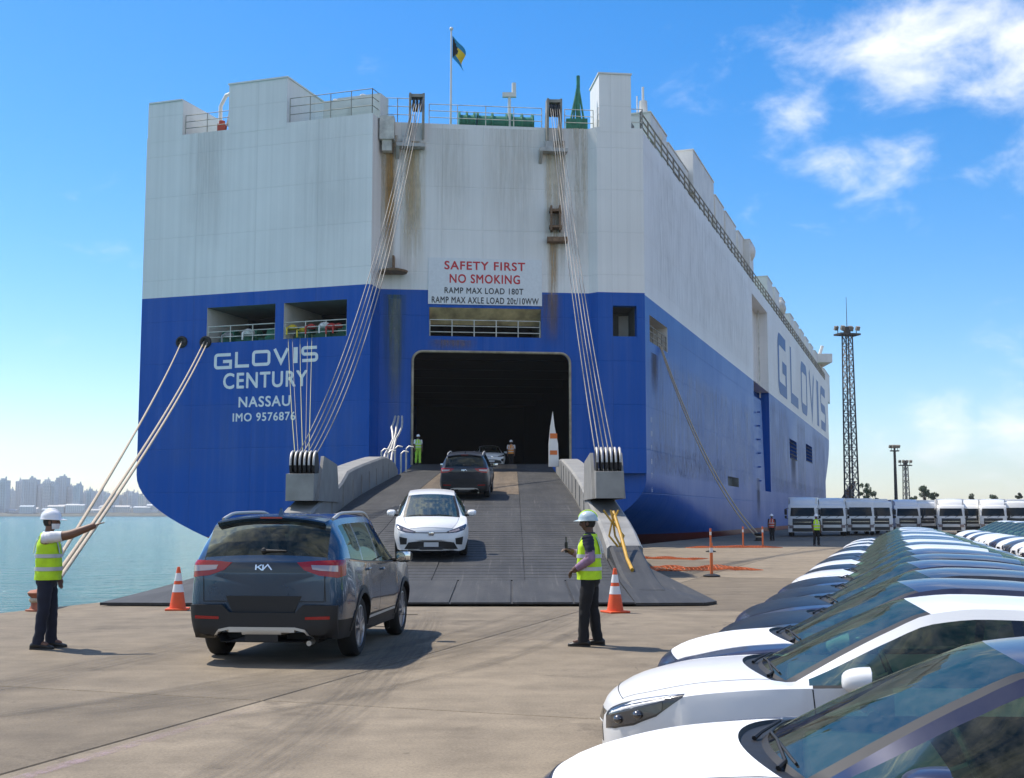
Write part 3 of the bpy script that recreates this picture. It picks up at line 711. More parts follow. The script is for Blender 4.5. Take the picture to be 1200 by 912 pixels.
# davit arm and raft on the port side
g = MB(); q = TR.at(TR.hit(243, 150)[0], ZT, 1.5); dv = TR.d * -1
g.tube([q, q + Vector((0, 0, 2.2)), q + Vector((0, 0, 2.9)) + dv * .4, q + Vector((0, 0, 3.1)) + dv * 1.2, q + Vector((0, 0, 3.0)) + dv * 2.3], .13, 8)
g.tube([q + Vector((0, 0, .4)) + dv * .4, q + Vector((0, 0, 2.8)) + dv * .9], .06, 6); g.build('davit', M_WHT, ship, smooth=50)
g = MB(); q = TR.at(TR.hit(262, 150)[0], ZT + 1.1, 1.8); g.sphere(q, (.75, .75, 1.0), 14); g.build('life_raft', M_WHT, ship, smooth=60)
g = MB(); q = TR.at(TR.hit(251, 152)[0], ZT + .35, .9); g.box(q, (.5, .5, .7)); g.cyl(q + Vector((0, 0, .3)), q + Vector((0, 0, .6)), .2); g.build('fire_box', pmat('fire_red', (.45, .06, .03), .5), ship)
for px, w, h in ((380, 1.2, 1.5), (412, 3.0, 1.6), (398, .5, 1.1)):
    q = TR.at(TR.hit(px, 130)[0], ZT + h / 2, 1.6); g = MB(); g.box(q, (w, 1.2, h), rot=Matrix.Rotation(YAW + math.pi / 2, 3, 'Z')); g.cyl(q + Vector((0, 0, h / 2)), q + Vector((0, 0, h / 2 + .25)), .2, n=8); g.build('deck_locker', M_WHT, ship)
# ensign staff and flag
q = QW.at(QW.hit(529, 140)[0], ZT, .6); staff_top = U(529, 34, q.y).z
g = MB(); g.cyl(q, Vector((q.x, q.y, staff_top)), .075, .05, n=8); g.sphere((q.x, q.y, staff_top), .13, 8); staff = g.build('flagstaff', M_WHT, ship, smooth=50)
fz0, fz1 = U(529, 42, q.y).z, U(529, 83, q.y).z
def fl_mat():
    m = pmat('ensign_cloth', (.02, .22, .38), .8); return m
M_FA, M_FY, M_FK = pmat('ensign_aqua', (.015, .22, .40), .8), pmat('ensign_gold', (.75, .50, .03), .8), pmat('ensign_black', (.012, .014, .018), .8)
fl = MB(); NU, NV = 18, 10; hh = (fz0 - fz1) * .62
def fp(u, v):                                     # limp flag, hanging from the hoist
    x = .10 + .92 * u * (1 - .15 * v) ; z = fz0 - v * hh - u * (fz0 - fz1) * .40 * (1.0)
    w = .16 * math.sin(5.5 * u + 2.2 * v) * u
    return Vector((q.x + x * .85 + .12 * math.sin(7 * v) * u, q.y + w - .1 * u, z))
for i in range(NU):
    for j in range(NV):
        u, v = (i + .5) / NU, (j + .5) / NV
        mi = 2 if u < .55 * (1 - abs(2 * v - 1)) + .02 else (1 if .34 < v < .66 else 0)
        fl.quad(fp(i / NU, j / NV), fp((i + 1) / NU, j / NV), fp((i + 1) / NU, (j + 1) / NV), fp(i / NU, (j + 1) / NV), mi)
fo = fl.build('ensign_flag', [M_FA, M_FY, M_FK], ship, smooth=80)
# sheave frames hanging over the edge, brackets with rust
def sheave_frame(px, pxb):
    u = QW.hit(px, 140)[0]; b = MB(); w = .42
    for sg in (-1, 1):
        p_ = [QW.at(u + sg * w - .07, ZT - 1.2, -.55), QW.at(u + sg * w + .07, ZT - 1.2, -.55), QW.at(u + sg * w + .07, ZT - .9, .6), QW.at(u + sg * w - .07, ZT - .9, .6),
              QW.at(u + sg * w - .07, ZT + 1.7, -.75), QW.at(u + sg * w + .07, ZT + 1.7, -.75), QW.at(u + sg * w + .07, ZT + 1.7, -.1), QW.at(u + sg * w - .07, ZT + 1.7, -.1)]
        b.hexa(p_)
    b.box(QW.at(u, ZT + 1.55, -.42), (.95, .6, .2)); fr = b.build('sheave_frame', M_RAILD, ship)
    for k in range(3):
        s_ = MB(); s_.cyl(QW.at(u - .27 + k * .22, ZT + 1.0, -.45), QW.at(u - .13 + k * .22, ZT + 1.0, -.45), .42, n=18); s_.build('sheave', M_BLACK, fr, smooth=40)
    b = MB(); uu = QW.hit(pxb, 160)[0]
    p_ = [QW.at(uu - .95, ZT - 1.75, -.75), QW.at(uu + .85, ZT - 1.75, -.75), QW.at(uu + .85, ZT - 1.75, .05), QW.at(uu - .95, ZT - 1.75, .05)]
    b.hexa(p_ + [p + Vector((0, 0, .22)) for p in p_]); b.hexa([QW.at(uu - .95, ZT - 2.4, -.05), QW.at(uu - .75, ZT - 2.4, -.05), QW.at(uu - .75, ZT - 2.4, .05), QW.at(uu - .95, ZT - 2.4, .05), *[p + Vector((0, 0, .01)) for p in (QW.at(uu - .95, ZT - 1.76, -.75), QW.at(uu - .75, ZT - 1.76, -.75), QW.at(uu - .75, ZT - 1.76, .05), QW.at(uu - .95, ZT - 1.76, .05))]])
    b.box(QW.at(uu - .3, ZT - 1.3, -.35), (.5, .5, .5)); b.build('sheave_bracket', M_STEEL, ship)
    return QW.at(u, ZT + 1.0, -.85)
TOP_L, TOP_R = sheave_frame(488, 482), sheave_frame(648, 648)
g = MB(); q = QW.at(QW.hit(454, 150)[0], ZT - .6, -.35); g.box(q, (.9, .9, 1.5)); g.box(q + Vector((0, 0, -1.1)), (.6, .6, .7)); g.build('winch_box', M_RAIL, ship)
# guide hooks half way down
g = MB(); u, z = QW.hit(461, 320); g.lathe([(.85, -.12), (.9, 0), (.5, .12)], QW.at(u, z, -.6), n=14); g.box(QW.at(u, z + .5, -.3), (.12, .6, 1.0)); g.build('guide_bracket', M_RUST, ship)
g = MB(); u, z = QW.hit(648, 270)
for px, py, w, h in ((645, 258, .12, 1.6), (655, 258, .12, 1.6), (650, 249, .8, .15), (650, 268, .8, .15), (652, 283, 1.3, .3)):
    u, z = QW.hit(px, py); g.box(QW.at(u, z, -.35), (w, .7, h))
g.build('guide_bracket', M_RUST, ship)
# rust runs: thin stained strips with their own shape, on the ramp wall
def stain(pl, px0, px1, py0, py1, col, amax, seed):
    u0, u1, z0, z1 = pl.rect(px0, py0, px1, py1)
    m = bpy.data.materials.new('rust_run'); m.use_nodes = True; nt = m.node_tree; p = P(m); p.inputs['Roughness'].default_value = .85
    v = coords(nt, 'Object', (1.6, 1.6, .09)); n = noise_node(nt, v, 2.0 + seed * .13, 7, .7)
    at = nt.nodes.new('ShaderNodeAttribute'); at.attribute_name = 'edge'
    nt.links.new(nmath(nt, 'MULTIPLY', ramp_node(nt, n, [(.26, (0, 0, 0)), (.58, (amax,) * 3)]), at.outputs['Fac']), p.inputs['Alpha'])
    nt.links.new(ramp_node(nt, noise_node(nt, coords(nt), 2.5, 5), [(.3, tuple(c * .72 for c in col)), (.7, col)]), p.inputs['Base Color'])
    b = MB(); nu, nz = 6, 10
    b.loft([[pl.at(u0 + (u1 - u0) * i / nu, z0 + (z1 - z0) * j / nz, -.006 - .0006 * seed) for i in range(nu + 1)] for j in range(nz + 1)], False, False)
    o = b.build('rust_stain', m, ship)
    a = o.data.attributes.new('edge', 'FLOAT', 'POINT')
    a.data.foreach_set('value', [min(1, (1 - abs(2 * (k % (nu + 1)) / nu - 1)) * 1.6) * min(1, (k // (nu + 1)) / nz * 1.6) for k in range((nu + 1) * (nz + 1))])
for k, (a0, a1, b0, b1, col, am) in enumerate([(446, 466, 158, 335, (.62, .44, .24), .95), (452, 462, 160, 330, (.50, .26, .07), 1), (466, 500, 165, 345, (.74, .60, .40), .8), (474, 490, 165, 300, (.66, .46, .24), .6),
        (636, 662, 165, 345, (.74, .60, .42), .75), (641, 655, 285, 400, (.55, .36, .18), .8), (664, 696, 150, 330, (.70, .61, .48), .6),
        (448, 476, 345, 470, (.10, .16, .14), .75), (455, 470, 350, 540, (.30, .32, .30), .55), (690, 698, 348, 400, (.30, .20, .16), .6), (438, 452, 140, 335, (.62, .50, .36), .55), (560, 640, 150, 300, (.70, .62, .50), .28), (500, 556, 150, 298, (.70, .62, .50), .22), (655, 664, 165, 335, (.50, .34, .18), .5), (630, 660, 345, 410, (.22, .16, .14), .5), (500, 560, 398, 412, (.3, .2, .1), .5)]):
    stain(QW, a0, a1, b0, b1, col, am, k)
for k, (a0, a1, b0, b1, col, am) in enumerate([(216, 268, 158, 300, (.68, .62, .56), .22), (345, 430, 140, 330, (.68, .66, .62), .12)]): stain(TR, a0, a1, b0, b1, col, am, k)
stain(QW, 703, 750, 160, 338, (.46, .40, .32), .0, 3)
for k, (x0, x1, y0, y1) in enumerate([(926, 934, 530, 575), (762, 772, 412, 470), (886, 892, 560, 612)]):
    stain(ST, x0, x1, y0, y1, (.10, .08, .07), .7, k)
def sheen_grime(pl, u0, u1, z0, z1, col, amax, seed, lo=.36, hi=.66, vs_=.10):  # streaked see-through panel: pale ones carry painted sky sheen, dark ones grime
    m = bpy.data.materials.new('sheen_and_grime'); m.use_nodes = True; nt = m.node_tree; p = P(m); p.inputs['Roughness'].default_value = .8; p.inputs['Base Color'].default_value = (*col, 1)
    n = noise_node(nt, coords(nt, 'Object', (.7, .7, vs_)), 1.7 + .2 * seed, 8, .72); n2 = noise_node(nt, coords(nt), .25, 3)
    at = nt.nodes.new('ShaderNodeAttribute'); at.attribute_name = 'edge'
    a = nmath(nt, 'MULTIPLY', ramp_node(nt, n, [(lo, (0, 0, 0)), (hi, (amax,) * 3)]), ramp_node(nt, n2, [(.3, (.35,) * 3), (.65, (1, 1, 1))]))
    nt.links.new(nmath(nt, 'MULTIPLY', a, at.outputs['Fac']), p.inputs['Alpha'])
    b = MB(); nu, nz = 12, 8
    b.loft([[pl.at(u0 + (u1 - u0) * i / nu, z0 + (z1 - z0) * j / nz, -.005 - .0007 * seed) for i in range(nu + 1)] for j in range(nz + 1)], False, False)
    o = b.build('sheen_grime_panel', m, ship); a = o.data.attributes.new('edge', 'FLOAT', 'POINT')
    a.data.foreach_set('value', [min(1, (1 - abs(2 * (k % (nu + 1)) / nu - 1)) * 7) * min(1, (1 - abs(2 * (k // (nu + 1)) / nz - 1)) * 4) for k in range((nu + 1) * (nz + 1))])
hb_ = h_st[0]
sheen_grime(ST, .3, SLOT0 - .3, ZL, hb_[2] - .15, (.50, .53, .57), .50, 1); sheen_grime(ST, SLOT1 + .3, h_st[2][0] - .3, ZL, ZB - .2, (.50, .53, .57), .55, 2); sheen_grime(ST, h_st[2][1] + .5, h_st[3][0] - .5, ZL, ZB - .2, (.50, .53, .57), .55, 3); sheen_grime(ST, h_st[3][1] + .5, BOWS, ZL, ZB - .2, (.50, .53, .57), .55, 4)  # pale panels: grazing sky sheen painted on the starboard blue, broken into streaks
sheen_grime(ST, .3, h_st[4][0] - .3, ZL, 6.5, (.10, .085, .075), .55, 5, .45, .72, .5); sheen_grime(ST, SLOT1 + .3, BOWS, ZL, 6.2, (.10, .085, .075), .5, 6, .45, .72, .5)
sheen_grime(ST, .3, SLOT0 - .3, ZB + .2, ZT, (.50, .47, .42), .22, 7); sheen_grime(TR, .2, 16.2, ZL, 9.0, (.30, .34, .42), .12, 8)
# ---- sign board over the door
su0, su1, sz0, sz1 = QW.rect(502, 302, 635, 359)
b = MB(); p = [QW.at(su0, sz0, -.06), QW.at(su1, sz0, -.06), QW.at(su1, sz0, -.007), QW.at(su0, sz0, -.007)]; b.hexa(p + [q_ + Vector((0, 0, sz1 - sz0)) for q_ in p])
sign = b.build('sign_board', pmat('sign_white', (.72, .73, .74), .45, var=.05), ship)
def write(pl, text, px0, px1, pyc, h_px, mat, name, parent, depth, bold=.0, wt=.022):
    """text whose left and right ends fall at px0, px1 and whose capital height is h_px"""
    (ua, z), (ub, _) = pl.hit(px0, pyc), pl.hit(px1, pyc); _, zt_ = pl.hit((px0 + px1) / 2, pyc - h_px / 2); _, zb_ = pl.hit((px0 + px1) / 2, pyc + h_px / 2)
    zt_, zb_ = z + (zt_ - zb_) / 2, z - (zt_ - zb_) / 2
    vs, fs = text_mesh(text, 1.0, bold, 1.12)
    x0, x1 = min(v.x for v in vs), max(v.x for v in vs); y0, y1 = min(v.y for v in vs), max(v.y for v in vs)
    par_ = list(range(len(vs)))
    def root_(i):
        while par_[i] != i: par_[i] = par_[par_[i]]; i = par_[i]
        return i
    for f in fs:
        for i in f[1:]: par_[root_(i)] = root_(f[0])
    isl = {}
    for i in range(len(vs)): isl.setdefault(root_(i), []).append(i)
    order = sorted(isl.values(), key=lambda q: min(vs[i].x for i in q)); word_of = {}; gi = 0
    for wi, wd_ in enumerate(text.split()):
        for _c in wd_:
            if gi < len(order):
                for i in order[gi]: word_of[i] = wi
            gi += 1
    for wi in range(len(text.split())):
        keep = [i for i in range(len(vs)) if word_of.get(i, 0) == wi]; mp_ = {o: k for k, o in enumerate(keep)}
        write_word([vs[i] for i in keep], [[mp_[i] for i in f] for f in fs if f[0] in mp_], pl, ua, ub, zb_, zt_, x0, x1, y0, y1, depth, wt, name, mat, parent)
def write_word(vs, fs, pl, ua, ub, zb_, zt_, x0, x1, y0, y1, depth, wt, name, mat, parent):
    b = MB()
    for k_, (ox, oy) in enumerate(((0, 0), (1, .5), (-1, -.5), (.5, -1), (-.5, 1))):      # brushed on a little heavier than the plain face
        b.add([pl.at(ua + (ub - ua) * (v.x - x0 + ox * wt) / (x1 - x0), zb_ + (zt_ - zb_) * (v.y - y0 + oy * wt) / (y1 - y0), depth - .0006 * k_) for v in vs], fs)
    return b.build(name, mat, parent)
for txt, x0, x1, yc, h, m in (('SAFETY FIRST', 521, 615, 311, 9.5, M_LETR), ('NO SMOKING', 527, 609, 326.5, 10, M_LETR), ('RAMP MAX LOAD 180T', 521, 613, 340.3, 6.8, M_LETK), ('RAMP MAX AXLE LOAD 20t/10WW', 506, 631, 351.3, 7.2, M_LETK)):
    write(QW, txt, x0, x1, yc, h, m, 'sign_lettering', sign, -.066, 0)
for txt, x0, x1, yc, h in (('CENTURY', 262, 360, 447, 18), ('NASSAU', 280, 340, 471.5, 12), ('IMO 9576876', 273, 346, 489.5, 9.5)):
    (ua, za), (ub, zb_) = TR.hit(x0, yc), TR.hit(x1, yc)
    write(TR, txt, x0, x1, yc, h, M_LETW, 'stern_lettering', ship, -.012, 0)
# block logo letters built from thick strokes
def strokes(ch, w=1.0, h=1.0, t=.17):
    o = t / 2; x0, x1, y0, y1 = o, w - o, o, h - o; r = .16
    def arc(cx, cy, a0, a1, rx, ry, n=5): return [(cx + rx * math.cos(math.radians(a0 + (a1 - a0) * k / n)), cy + ry * math.sin(math.radians(a0 + (a1 - a0) * k / n))) for k in range(n + 1)]
    if ch == 'G': return [[(x1, y1)] + arc(x0 + r, y1 - r, 90, 180, r, r) + arc(x0 + r, y0 + r, 180, 270, r, r) + [(x1, y0), (x1, .48 * h), (.5 * w, .48 * h)]]
    if ch == 'L': return [[(x0, h), (x0, y0), (w, y0)]]
    if ch == 'O': return [arc(x0 + r, y1 - r, 90, 180, r, r) + arc(x0 + r, y0 + r, 180, 270, r, r) + arc(x1 - r, y0 + r, 270, 360, r, r) + arc(x1 - r, y1 - r, 0, 90, r, r) + [(x0 + r, y1)]]
    if ch == 'V': return [[(x0 + .07, h - .01), (w / 2, y0 * 1.2), (x1 - .07, h - .01)]]
    if ch == 'I': return [[(w / 2, 0), (w / 2, h)]]
    if ch == 'S': return [[(x1, y1)] + arc(x0 + r, y1 - r, 90, 180, r, r) + arc(x0 + r, h / 2 + r, 180, 270, r, r) + arc(x1 - r, h / 2 - r, 90, 0, r, r) + arc(x1 - r, y0 + r, 0, -90, r, r) + [(x0 - .02, y0)]]
def ribbon2d(pts, t):
    L, Rr = [], []
    for i, p in enumerate(pts):
        p = Vector(p); d0 = (p - Vector(pts[i - 1])).normalized() if i else None; d1 = (Vector(pts[i + 1]) - p).normalized() if i < len(pts) - 1 else None
        if d0 is None: d0 = d1
        if d1 is None: d1 = d0
        n0, n1 = Vector((-d0.y, d0.x)), Vector((-d1.y, d1.x)); m = n0 + n1
        if m.length < 1e-6: m = n0
        m.normalize(); k = t / 2 / max(.45, m.dot(n0)); L.append(p + m * k); Rr.append(p - m * k)
    return L, Rr
def logo(pl, boxes, mat, name, depth, t=.17):
    for ch, (u0, u1, z0, z1) in zip('GLOVIS', boxes):
        asp = abs(u1 - u0) / (z1 - z0); b = MB()
        for pts in strokes(ch, asp if ch != 'I' else t, 1.0, t):
            L, Rr = ribbon2d(pts, t)
            ww = asp if ch != 'I' else t
            f = lambda q: pl.at(u0 + (u1 - u0) * q[0] / ww, z0 + (z1 - z0) * q[1], depth)
            for i in range(len(L) - 1): b.quad(f(L[i]), f(L[i + 1]), f(Rr[i + 1]), f(Rr[i]))
        b.build(name, mat, ship)
xs_ = [(251, 272), (275.5, 292), (295.5, 317), (319, 340), (344, 349), (353, 373)]
zz = TR.hit(311, 411.5 + 0), TR.hit(311, 430)
bx = []
for x0, x1 in xs_:
    yc = 423.5 + ((x0 + x1) / 2 - 262) * (-8.5 / 100); _, za = TR.hit((x0 + x1) / 2, yc - 9.3); _, zb_ = TR.hit((x0 + x1) / 2, yc + 9.3)
    bx.append((TR.hit(x0, yc)[0], TR.hit(x1, yc)[0], zb_, za))
logo(TR, bx, M_LETW, 'stern_logo_letter', -.012, .2)
zg1, zg0 = ST.hit(912, 389)[1], ST.hit(912, 462)[1]
zg0 = ST.hit(917, 464)[1]
bx = []
for x0, x1 in ((912, 922), (926.3, 935), (938.5, 945.5), (947.5, 954), (956.5, 958.6), (960.8, 966.5)): bx.append((ST.hit(x0, 450)[0], ST.hit(x1, 450)[0], zg0, zg1))
logo(ST, bx, M_LETB, 'side_logo_letter', -.02, .2)
# draught marks
for k in range(6): 
    b = MB(); vs, fs = text_mesh(str(6 + k), .5); b.add([ST.at(1.6 + v.x, 3.3 + k * .9 + v.y, -.012) for v in vs], fs); b.build('draught_mark', M_LETW, ship)
# ---- houses, vents and masts along the starboard deck edge
def deck_house(px0, px1, pyt, dep0, w, mat=M_WHT, name='deck_house', z0=None):
    u0 = ST.hit(px0, 300)[0]; u1 = ST.hit(px1, 300)[0]
    X = ST.at(u0, 0, dep0); zt_ = U(px0, pyt, X.y).z
    return box_on(name, ST, u0, u1, z0 or ZT - .05, zt_, dep0, dep0 + w, mat)
def dh(u0, u1, z1, dep0=1.6, w=3.0, name='deck_house', z0=None): return box_on(name, ST, u0, u1, z0 or ZT - .05, ZT + z1, dep0, dep0 + w, M_WHT)
yedge = lin([(752, 150), (755, 165), (880, 322), (978, 455)])
def px_house(px0, px1, pyt, dep=.9, w=3.2, name='deck_house', z0=None):
    pl = Plane(SD + PT * dep, AX, PT); u0, zt_ = pl.hit(px0, pyt - 4); u1 = pl.hit(px1, pyt + (px1 - px0) * 1.0)[0]; u0 = max(u0, .6)
    return box_on(name, ST, u0, u1, z0 if z0 is not None else ZT - .05, zt_, dep, dep + w, M_WHT)
px_house(762, 781, 136, 1.2); px_house(783, 806, 172, 1.3, 4, 'deck_locker'); px_house(812, 836, 180, .9, 3.6, z0=ZT + 2.2); px_house(813, 833, 214, 1.0, 3.0)
px_house(838, 848, 233); px_house(850, 862, 252); px_house(865, 874, 275, name='vent_house'); px_house(878, 882.5, 285, .25, 2.2, 'crane_post')
g = MB(); u_ = ST.hit(884, yedge(884))[0]; q = ST.at(u_, U(884, 296, ST.at(u_, 0, .8).y).z, .8); g.sphere(q, (1.0, 1.3, 1.2), 16); g.cyl(q - Vector((0, 0, 5)), q, .5); g.build('radome', M_WHT, ship, smooth=60)
px_house(899, 905, 328); px_house(908, 913, 341); px_house(916, 920, 353, name='vent_house')
g = MB(); u_ = ST.hit(924, yedge(924))[0]; q = ST.at(u_, 0, 1.5); q.z = U(924, 362, q.y).z; g.cyl(Vector((q.x, q.y, ZT)), q, .7, n=12); g.sphere(q, (1.3, 1.3, 1.3), 12); g.build('vent_cowl', M_RAIL, ship, smooth=50)
for px0, px1, yt in ((926, 930, 372), (932, 936, 381), (938, 942, 390), (944, 947.5, 399), (949.5, 953, 407), (955, 958, 415), (960, 963, 423)): px_house(px0, px1, yt, name='vent_house')
g = MB(); u_ = ST.hit(968, yedge(968))[0]; q = ST.at(u_, 0, 1.5); q.z = U(968, 424, q.y).z; g.box(q, (11, 3.0, 1.6), rot=Matrix.Rotation(YAW + .3, 3, 'Z')); g.cyl(q, Vector((q.x, q.y, ZT)), 1.0, n=8); g.cyl(q, q + Vector((1, 0, 3)), .3, n=8); g.build('bridge_wing', M_WHT, ship)
px_house(965.5, 972, 436, 2.5, 20, 'wheelhouse')
# mast with radar and horn behind the corner box
g = MB(); q = ST.at(ST.hit(792, 200)[0], ZT, 2.4); g.cyl(q, q + Vector((0, 0, 6.0)), .62, .30, n=12); g.cyl(q + Vector((0, 0, 5.2)), q + Vector((0, 0, 7.1)), .09, n=6); g.cyl(q + Vector((-.45, 0, 5.0)), q + Vector((-.45, 0, 6.4)), .05, n=6)
g.sphere(q + Vector((.95, 0, 3.3)), (.55, .5, .7), 10); g.cyl(q + Vector((0, 0, 2.7)), q + Vector((1.1, 0, 2.7)), .1, n=6); g.box(q + Vector((0, 0, 4.6)), (1.5, .3, .25)); g.build('signal_mast', M_WHT, ship, smooth=40)
# ================================================================== stern ramp (part of the ship) and its wires
XL, XR = -5.9, 2.35
rz = pchip([(23.3, .075), (27, .30), (31, .72), (38, 1.46), (46, 2.36), (58, 3.40), (68, SILL - .55), (74.0, SILL + .012), (77, SILL + .012)])
def ramp_mat(name, c0, c1, c2, tread=True):
    m = pmat(name, c1, .62); nt = m.node_tree; p = P(m)
    v = geo_pos(nt, (1, .18, 1)); vv = geo_pos(nt)
    a = noise_node(nt, v, 2.6, 7, .68); b_ = noise_node(nt, vv, .5, 4); g = noise_node(nt, vv, 14, 4, .7)
    c = ramp_node(nt, a, [(.28, c0), (.5, c1), (.75, c2)])
    c = mixc(nt, .4, c, ramp_node(nt, b_, [(.3, c0), (.7, c2)])); c = mixc(nt, .4, c, ramp_node(nt, g, [(.3, (.5, .5, .5)), (.7, (1, 1, 1))]), 'MULTIPLY')
    lanes = noise_node(nt, geo_pos(nt, (1, .03, .03)), 1.1, 5, .7); c = mixc(nt, .75, c, ramp_node(nt, lanes, [(.35, (.45, .45, .46)), (.62, (1.15, 1.12, 1.08))]), 'MULTIPLY')
    scr = noise_node(nt, geo_pos(nt, (6, .12, .1)), 2.0, 6, .75); c = mixc(nt, ramp_node(nt, scr, [(.58, (0, 0, 0)), (.74, (.55, .55, .55))]), c, (.17, .16, .15))
    nt.links.new(c, p.inputs['Base Color'])
    s = nt.nodes.new('ShaderNodeSeparateXYZ'); nt.links.new(geo_pos(nt), s.inputs[0])
    if tread:                                     # herringbone anti-skid ribs
        tri = nmath(nt, 'ABSOLUTE', nmath(nt, 'SUBTRACT', nmath(nt, 'FRACT', nmath(nt, 'MULTIPLY', s.outputs[0], .5)), .5))
        w = nmath(nt, 'SINE', nmath(nt, 'MULTIPLY', nmath(nt, 'ADD', s.outputs[1], nmath(nt, 'MULTIPLY', tri, 1.6)), 2 * math.pi / .34))
        h = nmath(nt, 'ADD', nmath(nt, 'GREATER_THAN', w, .72), nmath(nt, 'MULTIPLY', g, .5))
    else: h = g
    nt.links.new(bump(nt, h, .7, .012), p.inputs['Normal'])
    return m
M_RAMP = ramp_mat('ramp_steel', (.014, .0145, .016), (.030, .031, .033), (.072, .070, .066))
M_RAMPU = ramp_mat('ramp_upper_paint', (.13, .095, .06), (.25, .17, .09), (.33, .26, .18))
M_GIRD = pmat('girder_grey', (.25, .245, .23), .55, var=.2, vscale=1.5)
M_YEL = pmat('safety_yellow', (.45, .25, .015), .55, var=.25, vscale=3)
rampo = MB()                                       # structural body under the deck plates
ys = [23.3, 24, 25.5, 27, 29, 31, 34, 38, 42, 46, 52, 58, 64, 70]
def yend(x): return QW.at((x - SC.x) / QW.d.x, 0).y + .25
rings = []
for y in ys + ['end']:
    ring_ = []
    for x, dz in ((XL, -.02), (XR, -.02), (XR, None), (XL, None)):
        yy = yend(x) if y == 'end' else y; th = max(.0, min(.75, (yy - 23.3) * .12)) + .03
        ring_.append(Vector((x, yy, rz(yy) - (.02 if dz is not None else max(.03, min(th, rz(yy) - .004))))))
    rings.append(ring_)
rampo.loft(rings, True, True)
ramp = rampo.build('stern_ramp', M_RAMP, ship)
def plate(x0, x1, y0, y1, mat, name, gap=.012, zo=0.0):
    n = 5; b = MB(); top = []; bot = []
    for k in range(n + 1):
        y = y0 + gap + (y1 - y0 - 2 * gap) * k / n
        top.append([Vector((x0 + gap, y, rz(y) + zo)), Vector((x1 - gap, y, rz(y) + zo))]); bot.append([Vector((x0 + gap, y, rz(y) - .018)), Vector((x1 - gap, y, rz(y) - .018))])
    b.loft(top, False); b.loft(bot, False)
    for k in range(n):
        for i in (0, 1): b.quad(top[k][i], top[k + 1][i], bot[k + 1][i], bot[k][i])
    b.quad(*top[0], *bot[0][::-1]); b.quad(*top[-1], *bot[-1][::-1]); return b.build(name, mat, ramp)
cols = [XL + (XR - XL) * k / 4 for k in range(5)]
for y0, y1 in ((27, 31.5), (31.5, 36), (36, 42), (42, 47.8)):
    for a_, c_ in zip(cols, cols[1:]): plate(a_, c_, y0, y1, M_RAMP, 'deck_plate', zo=rnd.uniform(0, .004))
for y0, y1 in ((47.8, 56), (56, 65), (65, 74.2)):
    for k, (a_, c_) in enumerate(zip(cols, cols[1:])): plate(a_, c_, y0, y1, M_RAMPU if k in (1, 2) else M_RAMP, 'deck_plate', zo=rnd.uniform(0, .004))
for k in range(7): plate(XL + (XR - XL) * k / 7, XL + (XR - XL) * (k + 1) / 7, 23.3, 27, M_RAMP, 'foot_flap', .02, rnd.uniform(0, .006))
bar_me = None
for k in range(98):                                # welded anti-skid bars across the roadway
    y = 27.4 + k * .47
    if bar_me is None:
        bb = MB(); bb.hexa([(-4.05, -.016, 0), (4.05, -.016, 0), (4.05, .016, 0), (-4.05, .016, 0), (-4.05, -.010, .008), (4.05, -.010, .008), (4.05, .010, .008), (-4.05, .010, .008)]); bar_me = bb.mesh('anti_skid_bar'); bar_me.materials.append(M_RAMP)
    o = bpy.data.objects.new('anti_skid_bar', bar_me); COL.objects.link(o); o.parent = ramp
    Mw = Matrix.Translation(((XL + XR) / 2, y, rz(y) + .002)) @ Matrix.Rotation(math.atan((rz(y + .3) - rz(y - .3)) / .6), 4, 'X'); o.matrix_local = MINV[ship.name] @ Mw
# triangular wings that widen the foot
def wing(pts, name):
    b = MB(); b.poly([Vector(p) for p in pts]); b.poly([Vector((p[0], p[1], p[2] - .05)) for p in pts])
    for i in range(len(pts)):
        p, q_ = Vector(pts[i]), Vector(pts[(i + 1) % len(pts)]); d = Vector((0, 0, .05)); b.quad(p, q_, q_ - d, p - d)
    return b.build(name, M_RAMP, ramp)
tipR, tipL = G(840, 704.5, .06), G(117, 707, .06)
wing([(XR, 23.3, .07), (tipR.x - .3, 23.45, .065), tuple(tipR), (XR + .05, 33.5, rz(33.5) - .02), (XR, 28, rz(28))], 'foot_wing')
wing([(XL, 23.3, .07), (XL, 28, rz(28)), (XL - .05, 31.5, rz(31.5) - .02), (tipL.x + .25, 25.6, .16), (tipL.x, tipL.y, .07), (tipL.x + .1, 23.45, .066)], 'foot_wing')
def girder(x0, x1, hs, y0, y1, name, mat):
    hf = pchip(hs); b = MB(); rr = []; n = 22
    for k in range(n + 1):
        y = y0 + (y1 - y0) * k / n; zb = max(.03, rz(y) - .55); zt_ = rz(y) + hf(y)
        rr.append([Vector((x0, y, zb)), Vector((x1, y, zb)), Vector((x1, y, zt_ - .07)), Vector((x1 - .07, y, zt_)), Vector((x0 + .07, y, zt_)), Vector((x0, y, zt_ - .07))])
    b.loft(rr, True, True); o = b.build(name, mat, ramp, smooth=30)
    MINV[o.name] = MINV[ship.name]; return o
gl = girder(XL - .92, XL - .02, [(31, .15), (35, .45), (38, .72), (42, .80), (44, 1.15), (56, 1.15), (61, .75), (63, .3)], 31, 63, 'girder', M_GIRD)
gr = girder(XR + .02, XR + .92, [(30.5, .30), (33, .55), (38, .72), (42, .82), (58, .95), (63, .75), (66, .4)], 30.5, 66, 'girder', M_GIRD)
girder(XR + .08, XR + .86, [(25.2, .015), (27.5, .10), (30.5, .30)], 25.2, 30.48, 'girder_end', M_RAMP); girder(XL - .86, XL - .08, [(26.5, .04), (31, .2)], 26.5, 30.98, 'girder_end', M_RAMP)
